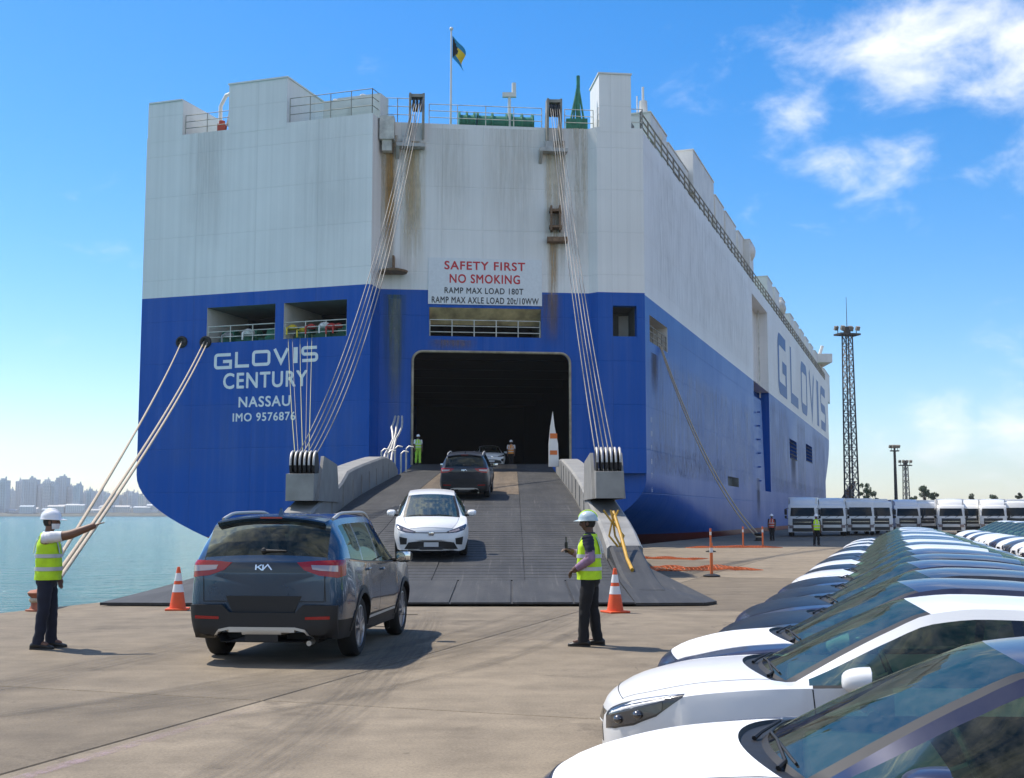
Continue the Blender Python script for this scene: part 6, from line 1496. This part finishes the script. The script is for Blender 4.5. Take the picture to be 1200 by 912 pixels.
# ================================================================== people
def skin_body(joints, bones, root, subs=2):
    """one continuous surface grown round a skeleton: joints name -> (xyz, radius)"""
    names_ = list(joints); me = bpy.data.meshes.new('sk'); me.from_pydata([tuple(joints[n][0]) for n in names_], [(names_.index(a), names_.index(c)) for a, c in bones], [])
    o = bpy.data.objects.new('sk', me); COL.objects.link(o); md = o.modifiers.new('s', 'SKIN'); md.use_smooth_shade = True
    lay = me.skin_vertices[0].data
    for k, n in enumerate(names_):
        r = joints[n][1]; lay[k].radius = (r, r) if isinstance(r, (int, float)) else r; lay[k].use_root = (n == root)
    sb = o.modifiers.new('u', 'SUBSURF'); sb.levels = subs; sb.render_levels = subs
    dg = bpy.context.evaluated_depsgraph_get(); dg.update(); m2 = bpy.data.meshes.new_from_object(o.evaluated_get(dg))
    vs = [v.co.copy() for v in m2.vertices]; fs = [list(p.vertices) for p in m2.polygons]
    bpy.data.objects.remove(o); bpy.data.meshes.remove(me); bpy.data.meshes.remove(m2); return vs, fs
def oval_loft(b, secs, n=18, cap=True, mi=0):
    """secs: (centre, half depth x, half width y)"""
    rings = [[Vector(c) + Vector((rx * math.copysign(abs(math.cos(a)) ** .85, math.cos(a)), ry * math.copysign(abs(math.sin(a)) ** .85, math.sin(a)), 0)) for a in [2 * math.pi * k / n for k in range(n)]] for c, rx, ry in secs]
    return b.loft(rings, True, cap, mi)
def limb(b, pts, n=12, wob=0.0, mi=0, seed=1):
    """tapered sleeve or trouser leg with a few folds: pts (xyz, radius)"""
    cen, rad = [], []
    for (p, r), (q, s_) in zip(pts, pts[1:]):
        for k in range(6):
            t = k / 6; cen.append(Vector(p).lerp(Vector(q), t)); rad.append(r + (s_ - r) * t)
    cen.append(Vector(pts[-1][0])); rad.append(pts[-1][1])
    rad = [r * (1 + wob * math.sin(i * 2.1 + seed)) for i, r in enumerate(rad)]
    return b.tube(cen, rad, n, mi)
def wrinkle(b, amp):
    for v in b.v: v += Vector((pnoise(v * 11), pnoise(v * 11 + Vector((7, 0, 0))), pnoise(v * 11 + Vector((0, 5, 0))) * .3)) * amp * 2
def dense(V_, m=4):
    out = []
    for (c0, a0, b0), (c1, a1, b1) in zip(V_, V_[1:]):
        for i in range(m): t = i / m; out.append((tuple(Vector(c0).lerp(Vector(c1), t)), a0 + (a1 - a0) * t, b0 + (b1 - b0) * t))
    return out + [V_[-1]]
HIVIS = pmat('hi_vis_yellow', (.52, .80, .02), .75, var=.12, vscale=9); HIVG = pmat('hi_vis_green', (.36, .62, .05), .75, var=.15, vscale=9); TAPE = pmat('reflective_tape', (.50, .51, .52), .4, .1)
SKIN1, SKIN2 = pmat('skin_brown', (.16, .075, .045), .55, var=.1), pmat('skin_dark', (.11, .055, .035), .55, var=.1)
TEE, NAVYC, BLKC, SHIRTN, SLEEVE = pmat('cotton_white', (.70, .70, .72), .85, var=.08), pmat('trouser_navy', (.010, .013, .028), .85, var=.3), pmat('trouser_black', (.008, .008, .010), .85, var=.3), pmat('shirt_navy', (.012, .014, .035), .85, var=.2), pmat('sleeve_mauve', (.26, .16, .26), .8, var=.3)
SHOE = pmat('work_shoe', (.012, .011, .010), .45); HELW, HELB = pmat('helmet_white', (.78, .78, .80), .3, coat=.4), pmat('helmet_pale_blue', (.42, .52, .56), .3, coat=.4); HAIR = pmat('hair_black', (.008, .007, .006), .7)
def person(label, loc, rotz, H=1.78, arms=None, skin=SKIN1, pants=NAVYC, shirt=TEE, helmet=HELW, vest=HIVIS, mask=False, stance=.10, sleeve=None, group=None, beard=False, crest=None, scale=1.0):
    """local frame: +x forward, +y left"""
    t = thing('person', label, 'person', loc, rotz, group); k = H / 1.78
    Z = lambda z: z * k
    arms = arms or {}
    hipz, shz = Z(.94), Z(1.45); J = {'pelvis': ((0, 0, Z(.98)), .125), 'waist': ((0, 0, Z(1.12)), .115), 'chest': ((.0, 0, Z(1.30)), .135), 'neck0': ((-.01, 0, Z(1.47)), .06), 'neck1': ((.01, 0, Z(1.56)), .052), 'skull': ((.02, 0, Z(1.66)), .075)}
    B_ = [('pelvis', 'waist'), ('waist', 'chest'), ('chest', 'neck0'), ('neck0', 'neck1'), ('neck1', 'skull')]
    for s_, nm in ((1, 'l'), (-1, 'r')):
        fx = stance * s_ * .6; J['hip' + nm] = ((0, .095 * s_, hipz), .095); J['knee' + nm] = ((.02 + fx * .5, .10 * s_, Z(.50)), .062); J['ankle' + nm] = ((fx, .105 * s_, Z(.09)), .043); J['toe' + nm] = ((fx + .14, .115 * s_, .045), .035)
        B_ += [('pelvis', 'hip' + nm), ('hip' + nm, 'knee' + nm), ('knee' + nm, 'ankle' + nm), ('ankle' + nm, 'toe' + nm)]
        sh = Vector((0, .185 * s_, shz)); el, wr = arms.get(nm, ((.02, .235 * s_, Z(1.15)), (.08, .22 * s_, Z(.90)))); 
        J['sh' + nm] = (sh, .075); J['el' + nm] = (Vector(el), .064); J['wr' + nm] = (Vector(wr), .046); hd2 = (Vector(wr) - Vector(el)).normalized(); J['hand' + nm] = (Vector(wr) + hd2 * .07, .044)
        B_ += [('chest', 'sh' + nm), ('sh' + nm, 'el' + nm), ('el' + nm, 'wr' + nm), ('wr' + nm, 'hand' + nm)]
    vs, fs = skin_body(J, B_, 'pelvis'); b = MB(); b.add(vs, fs)
    # head: skull, brow, nose, jaw, ears
    hc = Vector((.03, 0, Z(1.665))); rings = []; nn, mm = 20, 14
    for i in range(mm + 1):
        ph = math.pi * i / mm; zz = math.cos(ph); r = max(.02, math.sin(ph)); ring_ = []
        for q in range(nn):
            a = 2 * math.pi * q / nn; x, y = math.cos(a) * r, math.sin(a) * r
            jaw = 1 - .22 * max(0, -zz) * (1 if x > 0 else .5); px, py, pz = x * .098 * jaw, y * .076 * (1 - .25 * max(0, -zz)), zz * .118
            if x > 0:
                px += .020 * math.exp(-((zz + .12) / .16) ** 2 - (y / .22) ** 2) + .012 * math.exp(-((zz + .22) / .08) ** 2 - (y / .2) ** 2)       # nose
                px -= .010 * math.exp(-((zz - .04) / .12) ** 2 - ((abs(y) - .42) / .2) ** 2)                                                      # eye sockets
                px += .008 * math.exp(-((zz + .48) / .10) ** 2 - (y / .35) ** 2) + .010 * math.exp(-((zz + .82) / .14) ** 2 - (y / .4) ** 2)       # lips, chin
            ring_.append(hc + Vector((px, py, pz)))
        rings.append(ring_)
    b.loft(rings, True, True)
    for s_ in (1, -1): b.sphere(hc + Vector((-.008, .078 * s_, -.01)), (.020, .010, .032), 8)
    # hands: palm and five fingers, slightly curled
    for s_, nm in ((1, 'l'), (-1, 'r')):
        w0, e0 = J['wr' + nm][0], J['el' + nm][0]; d = (w0 - e0).normalized(); side = d.cross(Vector((0, 0, 1))); side = side.normalized() if side.length > .2 else Vector((1, 0, 0)); up = side.cross(d)
        curl = arms.get('curl', .35)
        for q, (off, ln) in enumerate(((-.030, .075), (-.010, .088), (.010, .082), (.030, .064))):
            p0 = w0 + d * .085 + side * off; p1 = p0 + (d * (1 - curl * .4) - up * curl * .5).normalized() * ln * .5; p2 = p1 + (d * (1 - curl) - up * curl).normalized() * ln * .5; b.tube([p0 - d * .03, p0, p1, p2], [.011, .010, .009, .007], 6)
        p0 = w0 + d * .03 - side * .03; b.tube([p0, p0 + d * .03 - side * .022, p0 + d * .062 - side * .03 - up * .01], [.013, .011, .008], 6)
    b.build('body', skin, t, smooth=80, world=False)
    # eyes
    for s_ in (1, -1):
        b = MB(); b.sphere(hc + Vector((.083, .032 * s_, .004)), (.010, .014, .009), 8); b.build('eye', pmat('eye_dark', (.04, .03, .03), .2), t, smooth=60, world=False)
    # shirt, sleeves
    b = MB(); oval_loft(b, [((0, 0, Z(.93)), .125, .172), ((0, 0, Z(1.05)), .125, .168), ((.005, 0, Z(1.22)), .128, .178), ((.005, 0, Z(1.36)), .122, .190), ((0, 0, Z(1.45)), .095, .175), ((-.005, 0, Z(1.50)), .070, .10), ((-.003, 0, Z(1.535)), .062, .066)])
    for nm in 'lr':
        sh, el, wr = J['sh' + nm][0], J['el' + nm][0], J['wr' + nm][0]; end = sh.lerp(el, .72); limb(b, [(sh + (sh - el).normalized() * .045, .060), (sh + (sh - el).normalized() * .015, .074), (sh.lerp(el, .25), .076), (end, .067)], 16, .04)
    wrinkle(b, .007); b.build('shirt', shirt, t, smooth=60, world=False)
    if sleeve:
        for nm in 'lr':
            b = MB(); el, wr, sh = J['el' + nm][0], J['wr' + nm][0], J['sh' + nm][0]; limb(b, [(sh.lerp(el, .66), .066), (el, .064), (el.lerp(wr, .5), .058), (el.lerp(wr, .9), .048)], 12, .05); b.build('arm_sleeve', sleeve, t, smooth=60, world=False)
    # trousers
    b = MB(); oval_loft(b, [((0, 0, Z(1.03)), .118, .160), ((0, 0, Z(.96)), .124, .168), ((-.005, 0, Z(.86)), .122, .172), ((0, 0, Z(.80)), .10, .15)])
    for nm in 'lr':
        h_, kn, an = Vector(J['hip' + nm][0]), Vector(J['knee' + nm][0]), Vector(J['ankle' + nm][0]); limb(b, [(h_ + Vector((0, 0, -.02)), .100), (h_.lerp(kn, .5), .093), (kn, .077), (kn.lerp(an, .5), .072), (an + Vector((-.005, 0, -.025)), .070)], 14, .022, seed=3 if nm == 'l' else 5)
    wrinkle(b, .008); b.build('trousers', pants, t, smooth=60, world=False)
    b = MB(); oval_loft(b, [((0, 0, Z(1.005)), .122, .165), ((0, 0, Z(1.04)), .121, .164)]); b.build('belt', BLKC, t, smooth=60, world=False)
    # shoes
    for nm in 'lr':
        a = Vector(J['ankle' + nm][0]); b = MB(); rr = []
        for x, w_, h_ in ((-.095, .034, .07), (-.06, .042, .105), (.0, .043, .115), (.06, .044, .085), (.12, .048, .062), (.17, .042, .048), (.20, .024, .036)):
            rr.append([Vector((a.x + x, a.y + w_ * math.cos(q) * (1), max(.0, h_ * .5 + h_ * .5 * math.sin(q)))) for q in [2 * math.pi * i / 12 for i in range(12)]])
        b.loft(rr, True, True); so = b.build('shoe', SHOE, t, smooth=60, world=False)
        b = MB(); b.loft([[Vector((p.x, a.y + (p.y - a.y) * 1.06, .0)) for p in (r[0], r[6])] + [Vector((r[6].x, a.y + (r[6].y - a.y) * 1.06, .022)), Vector((r[0].x, a.y + (r[0].y - a.y) * 1.06, .022))] for r in rr], True, True); b.build('sole', pmat('shoe_sole', (.03, .028, .026), .8), so, world=False)
    # vest with reflective bands
    b = MB(); V_ = [((.012, 0, Z(.90)), .160, .198), ((.014, 0, Z(1.0)), .163, .197), ((.014, 0, Z(1.10)), .162, .196), ((.010, 0, Z(1.22)), .158, .202), ((.005, 0, Z(1.34)), .146, .206), ((0, 0, Z(1.42)), .124, .190), ((-.003, 0, Z(1.475)), .100, .150), ((-.004, 0, Z(1.515)), .080, .095)]
    oval_loft(b, dense(V_), 32, cap=False); wrinkle(b, .008); vo_ = b.build('safety_vest', vest, t, smooth=60, world=False)
    for z0, z1 in ((Z(1.02), Z(1.07)), (Z(1.19), Z(1.24))):
        b = MB(); f1 = lin([(c[2], rx) for c, rx, ry in V_]); f2 = lin([(c[2], ry) for c, rx, ry in V_]); f0 = lin([(c[2], c[0]) for c, rx, ry in V_]); oval_loft(b, [((f0(z), 0, z), f1(z) + .009, f2(z) + .009) for z in (z0, (z0 + z1) / 2, z1)], 24, cap=False); b.build('reflective_band', TAPE, vo_, smooth=60, world=False)
    for s_ in (1, -1):
        for fb in (1, -1):
            b = MB(); pts = [(.170, Z(1.25)), (.152, Z(1.34)), (.126, Z(1.42)), (.100, Z(1.475))]; rr = [[Vector((fb * (x + .003) * (1 - .05 * abs(o_)) , s_ * (.085 + .022 * o_), z)) for o_ in (-1, 0, 1)] for x, z in pts]; b.loft(rr, False); b.build('reflective_band', TAPE, vo_, smooth=60, world=False)
    # helmet, hair
    b = MB(); b.sphere(hc + Vector((-.012, 0, .012)), (.100, .081, .110), 14); b.v = [v for v in b.v]; hairm = b
    for v in hairm.v:
        if v.x > hc.x + .045: v.x = hc.x + .045
        if v.z < hc.z - .055: v.z = hc.z - .055
    hairm.build('hair', HAIR, t, smooth=60, world=False)
    b = MB(); top = hc + Vector((-.008, 0, .045)); rr = []
    for i in range(9):
        ph = math.pi / 2 * i / 8; r = math.sin(ph); rr.append([top + Vector((.133 * r * math.cos(a) , .112 * r * math.sin(a), .118 * math.cos(ph))) for a in [2 * math.pi * q / 24 for q in range(24)]])
    rr.append([top + Vector(((.140 + (.065 if math.cos(a) > 0 else .0) * max(0, math.cos(a)) ** 1.5) * math.cos(a), .119 * math.sin(a), -.014 - .010 * max(0, math.cos(a)))) for a in [2 * math.pi * q / 24 for q in range(24)]])
    rr.append([top + Vector(((.136 + (.062 if math.cos(a) > 0 else .0) * max(0, math.cos(a)) ** 1.5) * math.cos(a), .115 * math.sin(a), -.020 - .010 * max(0, math.cos(a)))) for a in [2 * math.pi * q / 24 for q in range(24)]])
    b.loft(rr, True, False); ho = b.build('helmet', helmet, t, smooth=50, world=False)
    b = MB(); ridge = [top + Vector((.128 * math.cos(a), 0, .121 * math.sin(a))) for a in [math.pi * q / 12 for q in range(1, 12)]]; b.tube(ridge, .012, 6); b.build('helmet_ridge', crest or helmet, ho, smooth=60, world=False)
    if mask:
        b = MB(); rr = []
        for i in range(6):
            zz = hc.z - .028 - .014 * i; rr.append([Vector((hc.x + .088 * math.cos(a) * (1 + .10 * math.sin(math.pi * i / 5) - .03 * i) + .018, (.076 - .005 * i) * math.sin(a), zz)) for a in [math.pi * (-.5 + q / 10) for q in range(11)]])
        b.loft(rr, False); b.build('face_mask', TEE, t, smooth=60, world=False)
    t.scale = (scale,) * 3
    return t
pl_ = G(52, 760)
person('worker in white helmet and yellow vest over white T-shirt, one arm stretched out', (pl_.x, pl_.y, 0), R(8), 1.76, arms={'r': ((.30, -.22, 1.47), (.57, -.18, 1.58)), 'l': ((.02, .25, 1.16), (.10, .20, .92)), 'curl': .15}, skin=SKIN1, mask=True, scale=1.0)
pr_ = G(692, 757)
person('worker in pale blue helmet and yellow vest beside an orange cone', (pr_.x, pr_.y, 0), R(168), 1.74, arms={'l': ((-.05, .26, 1.16), (.16, .19, 1.02)), 'r': ((.10, -.24, 1.16), (.27, -.12, 1.24)), 'curl': .7}, skin=SKIN2, pants=BLKC, shirt=SHIRTN, helmet=HELB, sleeve=SLEEVE, crest=HIVIS, stance=.14)
b = MB(); h_ = Vector((.335, -.09, 1.27)); b.box(h_ + Vector((.0, 0, .03)), (.035, .06, .15), bev=.01); b.cyl(h_ + Vector((0, .02, .10)), h_ + Vector((0, .02, .17)), .009, n=6)
rad = thing('hand_radio', 'black handheld radio held up by the worker in the pale blue helmet', 'radio', (pr_.x, pr_.y, 0), R(168)); b.build('radio_case', BLK, rad, world=False)
b = MB(); b.box(h_ + Vector((.019, 0, .06)), (.004, .045, .04)); b.build('radio_grille', TG, rad, world=False)
pd = U(490, 545, 73.6)
person('deck hand in yellow-green overalls standing in the stern doorway', (pd.x, 73.4, rz(73.4)), R(-70), 1.76, skin=SKIN2, pants=HIVG, shirt=TEE, helmet=HELW, vest=HIVG)
pd = U(599, 545, 78.5)
person('deck hand with an orange vest in the hold beside the white car', (pd.x, 78.3, SILL), R(-100), 1.72, skin=SKIN2, pants=BLKC, shirt=TEE, helmet=HELW, vest=pmat('vest_orange', (.7, .25, .03), .75))
for px, py, yw, vv, lab in ((957, 639.5, -80, HIVIS, 'distant worker in yellow vest standing before the trucks'), (905, 634, -120, pmat('vest_red', (.5, .07, .04), .75), 'distant worker in red vest beside the ship near the mooring bollard')):
    p_ = G(px, py); person(lab, (p_.x, p_.y, -.014), R(yw), 1.74, skin=SKIN2, pants=BLKC, shirt=SHIRTN, helmet=HELW, vest=vv)
# ================================================================== cones, bollards, lines, nets, masts, trees
ORG = pmat('cone_orange', (.75, .09, .015), .5, var=.08); ORGN = pmat('net_orange', (.72, .17, .05), .7); WTAPE = pmat('cone_white_band', (.72, .72, .72), .45)
def cone(loc, label, h=.78):
    t = thing('traffic_cone', label, 'cone', loc, random.uniform(0, 1), 'orange traffic cones by the ramp'); r = lambda z: .155 - (.155 - .028) * z / h
    b = MB(); b.box((0, 0, .018), (.40, .40, .036), bev=.012); b.build('base', ORG, t, world=False)
    b = MB(); b.lathe([(r(.03), .03), (r(.36 * h), .36 * h), (r(.95 * h), .95 * h), (.026, h), (.018, h + .004), (.01, h - .01)], (0, 0, 0), n=22); b.build('cone_body', ORG, t, smooth=50, world=False)
    for z0, z1 in ((.42, .60), (.68, .86)):
        b = MB(); b.loft([[Vector(((r(z * h) + .003) * math.cos(2 * math.pi * k / 22), (r(z * h) + .003) * math.sin(2 * math.pi * k / 22), z * h)) for k in range(22)] for z in (z0, z1)], True); b.build('reflective_collar', WTAPE, t, smooth=50, world=False)
cone(G(208, 715), 'orange and white traffic cone left of the blue car near the ramp wing'); cone(G(721, 718), 'orange and white traffic cone beside the worker in the pale blue helmet')
def bollard(loc, label, mat):
    t = thing('mooring_bollard', label, 'bollard', loc, 0, 'mooring bollards along the quay edge'); b = MB(); b.lathe([(.34, 0), (.34, .04), (.24, .06), (.19, .14), (.19, .34), (.27, .40), (.30, .47), (.22, .53), (.05, .55)], (0, 0, 0), n=20); b.build('post', mat, t, smooth=40, world=False)
    b = MB(); b.lathe([(.21, .22), (.25, .26), (.25, .30), (.21, .34), (.20, .28)], (0, 0, 0), n=18); b.build('rope_turn', ROPE, t, smooth=60, world=False); return t
ROPE = pmat('mooring_rope', (.46, .38, .28), .85, var=.3, vscale=30); BOLM = pmat('bollard_rust_red', (.32, .10, .05), .7, var=.3)
bL = G(44, 716); bollard((bL.x, bL.y, 0), 'rust red mooring bollard behind the worker in the white helmet', BOLM).scale = (.62, .62, .7)
bR = G(889, 634); bollard((bR.x, bR.y, -.014), 'dark mooring bollard beside the ship near the orange posts', BLK)
def rope(a, c, r, sag, name, label, group, mat):
    pts = []
    for i in range(41):
        t_ = i / 40; p = Vector(a).lerp(Vector(c), t_); p.z -= sag * 4 * t_ * (1 - t_); pts.append(p)
    b = MB(); b.tube(pts, r, 8); o = b.build(name, mat, None, smooth=60); tag(o, label, 'mooring line', group)
gL = 'stern mooring lines to the red bollard'
rope(FL1, (bL.x - .1, bL.y, .2), .042, .4, 'mooring_line', 'tan mooring line from the outer hull fairlead to the red bollard', gL, ROPE)
rope(FL2 + Vector((-.1, 0, 0)), (bL.x + .02, bL.y, .2), .042, .45, 'mooring_line', 'paired tan mooring line from the fairlead below the stern windows', gL, ROPE); rope(FL2 + Vector((.12, 0, -.05)), (bL.x + .12, bL.y, .2), .042, .45, 'mooring_line', 'paired tan mooring line from the fairlead below the stern windows', gL, ROPE)
q0 = ST.at((h_st[0][0] + h_st[0][1]) / 2, h_st[0][2] + .1, -.05)
for k, (ex, ey) in enumerate(((889, 633), (893, 634))): e = G(ex, ey); rope(q0 + AX * k * .5, (bR.x + (k - .5) * .3, bR.y, .3), .045, 1.6, 'mooring_line', 'paired mooring line from the ship\'s side opening to the dark bollard', 'side mooring lines to the dark bollard', ROPE)
# orange safety posts and crumpled netting beside the ramp
def post(px, py, h, label):
    p = G(px, py); t = thing('barrier_post', label, 'post', (p.x, p.y, -.01), 0, 'orange barrier posts along the ship side'); b = MB(); b.cyl((0, 0, 0), (0, 0, h), .045, n=10); b.build('pole', ORGN, t, smooth=40, world=False); b = MB(); b.lathe([(.24, 0), (.24, .05), (.10, .09)], (0, 0, 0), n=14); b.build('foot', BLK, t, smooth=40, world=False)
    b = MB(); b.cyl((0, 0, h * .72), (0, 0, h * .86), .048, n=10); b.build('reflective_collar', WTAPE, t, smooth=40, world=False)
for px, py, h, lb in ((834, 676, .95, 'orange barrier post standing in the crumpled netting'), (833, 647, 1.1, 'orange barrier post between the netting and the ship'), (871, 641, 1.1, 'orange barrier post beside the dark bollard'), (894, 641, 1.1, 'orange barrier post in front of the dark bollard')): post(px, py, h, lb)
def net(c0, w, d, hh, label, seed, rot):
    b = MB(); nx, ny = 30, 14; rn = random.Random(seed); P_ = {}
    for i in range(nx + 1):
        for j in range(ny + 1):
            u, v = i / nx - .5, j / ny - .5; z = hh * max(0, pnoise(Vector((u * 5 + seed, v * 4, .3))) + .35) * (1 - abs(2 * u) ** 3) + .012
            p = Vector((u * w + .10 * pnoise(Vector((u * 9, v * 9, seed))), v * d * (1 + .5 * pnoise(Vector((u * 3, seed, 0)))), z)); P_[i, j] = Vector(c0) + Matrix.Rotation(rot, 3, 'Z') @ p
    for i in range(nx + 1): b.tube([P_[i, j] for j in range(ny + 1)], .012, 4)
    for j in range(ny + 1): b.tube([P_[i, j] for i in range(nx + 1)], .012, 4)
    o = b.build('safety_net', ORGN, None); tag(o, label, 'net')
for k, (px, py, w, d, hh, lab, rt) in enumerate(((775, 655, 3.2, 1.3, .08, 'crumpled orange safety net lying beside the yellow ramp nose', -.5), (815, 668, 4.0, 1.8, .14, 'rumpled orange safety net lying around the barrier post', .2), (860, 642, 5.0, 1.0, .12, 'orange safety net strung low along the ship side', .1))):
    p = G(px, py); net((p.x, p.y, 0), w, d, hh, lab, k + 2, rt)
# floodlight mast
def mast(px, ytop, Y, w0, w1, label, npan, spike=0.0, lattice=True):
    x = (px - 600) / FPX * Y * 1.003; zt_ = U(px, ytop, Y).z; t = thing('floodlight_mast', label, 'light mast', (x, Y, -.014), .3); M_ = pmat('mast_steel', (.055, .052, .05), .6, .2)
    if lattice:
        b = MB(); c = [(-1, -1), (1, -1), (1, 1), (-1, 1)]; W = lambda z: (w0 + (w1 - w0) * z / zt_) / 2
        for sx, sy in c: b.cyl((sx * w0 / 2, sy * w0 / 2, 0), (sx * w1 / 2, sy * w1 / 2, zt_), .13, .10, n=6)
        b.build('leg_frame', M_, t, world=False); b = MB()
        for k in range(npan):
            z0, z1 = zt_ * k / npan, zt_ * (k + 1) / npan
            for i in range(4):
                (ax, ay), (bx_, by_) = c[i], c[(i + 1) % 4]; b.cyl((ax * W(z0), ay * W(z0), z0), (bx_ * W(z1), by_ * W(z1), z1), .05, n=5); b.cyl((bx_ * W(z0), by_ * W(z0), z0), (ax * W(z1), ay * W(z1), z1), .05, n=5); b.cyl((ax * W(z1), ay * W(z1), z1), (bx_ * W(z1), by_ * W(z1), z1), .045, n=5)
        b.build('bracing', pmat('mast_galvanised', (.33, .33, .33), .55, .3), t, world=False)
    else: b = MB(); b.cyl((0, 0, 0), (0, 0, zt_), w0 / 2, w1 / 2, n=10); b.build('pole', M_, t, smooth=40, world=False)
    pw = w1 * (3.2 if lattice else 3.2); b = MB(); b.box((0, 0, zt_ + .1), (pw, pw * .6, .25)); b.cyl((0, 0, zt_), (0, 0, zt_ + 1.2), .5 if lattice else .2, n=8)
    for sx in (-1, 1): b.cyl((sx * pw * .47, 0, zt_), (sx * pw * .47, 0, zt_ + 1.3), .06, n=6)
    b.build('platform', M_, t, world=False)
    for k in range(6):
        s_ = MB(); s_.box(((-.5 + k / 5) * pw * .95, -.35 if k % 2 else .35, zt_ + 1.0), (.55, .35, .6), rot=Matrix.Rotation(R(25), 3, 'X')); s_.build('floodlight', M_RAILD, t, world=False)
    if spike: b = MB(); b.cyl((0, 0, zt_ + 1), (0, 0, zt_ + spike), .06, .03, n=6); b.build('lightning_rod', M_, t, world=False)
mast(995.5, 393, 170, 1.45, 1.0, 'tall lattice floodlight mast standing behind the trucks', 17, 5.5)
mast(1047, 529, 250, .8, .5, 'slim lamp mast with floodlights far behind the trucks', 1, 0, False); mast(1059, 546, 275, 1.2, .8, 'short lattice lamp mast far behind the trucks', 9, 0)
cr_ = thing('mobile_crane', 'rust red crane boom rising behind the trucks beside the ship bow', 'crane', (U(985, 583, 190).x, 190, 0)); b = MB(); b.hexa([(-1.2, -.5, 2.0), (1.2, -.5, 2.0), (1.2, .5, 2.0), (-1.2, .5, 2.0), (1.7, -.3, 6.6), (2.4, -.3, 6.9), (2.4, .3, 6.9), (1.7, .3, 6.6)]); b.build('boom', M_RUST, cr_, world=False); b = MB(); b.box((0, 0, 1.3), (5, 2.4, 1.6), bev=.1); b.build('carrier', M_RUST, cr_, world=False)
for sx in (-1.6, 1.6):
    for sy in (-1.1, 1.1): b = MB(); b.cyl((sx, sy - .15, .55), (sx, sy + .15, .55), .55, n=14); b.build('wheel', RUB, cr_, world=False)
# trees behind the yard
LEAF = [pmat('leaf_a', (.045, .075, .03), .7, var=.4), pmat('leaf_b', (.06, .085, .04), .7, var=.4)]; BARK = pmat('bark', (.06, .045, .03), .9)
def tree(px, ytop, Y, wpx, label, seed):
    rn = random.Random(seed); zt_ = U(px, ytop, Y).z; w = wpx * Y / FPX / 2; x = (px - 600) / FPX * Y; t = thing('tree', label, 'tree', (x, Y, 0), rn.uniform(0, 6), 'trees behind the truck yard')
    b = MB(); b.tube([(0, 0, 0), (.1, 0, zt_ * .3), (.2, .1, zt_ * .55), (.1, 0, zt_ * .8)], [.28, .22, .15, .05], 7)
    cl = []
    for k in range(11):
        a = rn.uniform(0, 6.28); r = rn.uniform(.1, .75) * w; z = zt_ * rn.uniform(.42, .9); q = Vector((math.cos(a) * r, math.sin(a) * r, z)); cl.append((q, rn.uniform(.28, .5) * w)); b.tube([(.1, 0, zt_ * rn.uniform(.25, .5)), q * .6 + Vector((0, 0, zt_ * .2)), q], [.10, .06, .02], 5)
    b.build('trunk', BARK, t, smooth=60, world=False); b = MB()
    for q, r in cl:
        for k in range(150):
            d = Vector((rn.gauss(0, 1), rn.gauss(0, 1), rn.gauss(0, .8))).normalized() * r * rn.uniform(.45, 1.05); c = q + d; s_ = rn.uniform(.10, .24); u = Vector((rn.gauss(0, 1), rn.gauss(0, 1), rn.gauss(0, 1))).normalized(); v = u.orthogonal().normalized(); b.quad(c - u * s_, c + v * s_ * .6, c + u * s_, c - v * s_ * .6, 0)
    o = b.build('crown', LEAF[seed % 2], t, world=False); o['kind'] = 'stuff'
for k, (px, yt, Y, wp, lab) in enumerate(((1013, 562, 320, 17, 'tall loose tree beside the lattice floodlight mast'), (1024, 574, 340, 12, 'small round tree behind the trucks by the lattice mast'), (1081, 567, 330, 17, 'broad tree behind the trucks beside the short lamp mast'), (1069, 575, 360, 10, 'small tree under the short lamp mast'), (1092, 576, 360, 14, 'low tree leaning on the broad one behind the trucks'), (1136, 577, 380, 12, 'low bushy tree far behind the trucks'), (1163, 578, 380, 14, 'low bushy tree far behind the trucks'), (1192, 574, 360, 9, 'upright narrow tree far behind the trucks'))): tree(px, yt, Y, wp, lab, 20 + k)
# ================================================================== the air over the harbour
hz = MB(); hz.hexa([(-3200, -150, -8), (3400, -150, -8), (3400, 3900, -8), (-3200, 3900, -8), (-3200, -150, 160), (3400, -150, 160), (3400, 3900, 160), (-3200, 3900, 160)])
m = bpy.data.materials.new('haze'); m.use_nodes = True; nt = m.node_tree; nt.nodes.clear()
pv = nt.nodes.new('ShaderNodeVolumePrincipled'); pv.inputs['Color'].default_value = (.93, .96, 1, 1); pv.inputs['Density'].default_value = .00013; pv.inputs['Anisotropy'].default_value = .35
mo = nt.nodes.new('ShaderNodeOutputMaterial'); nt.links.new(pv.outputs[0], mo.inputs['Volume'])
tag(hz.build('haze', m), 'pale sea haze over the harbour water', 'haze', kind='stuff')
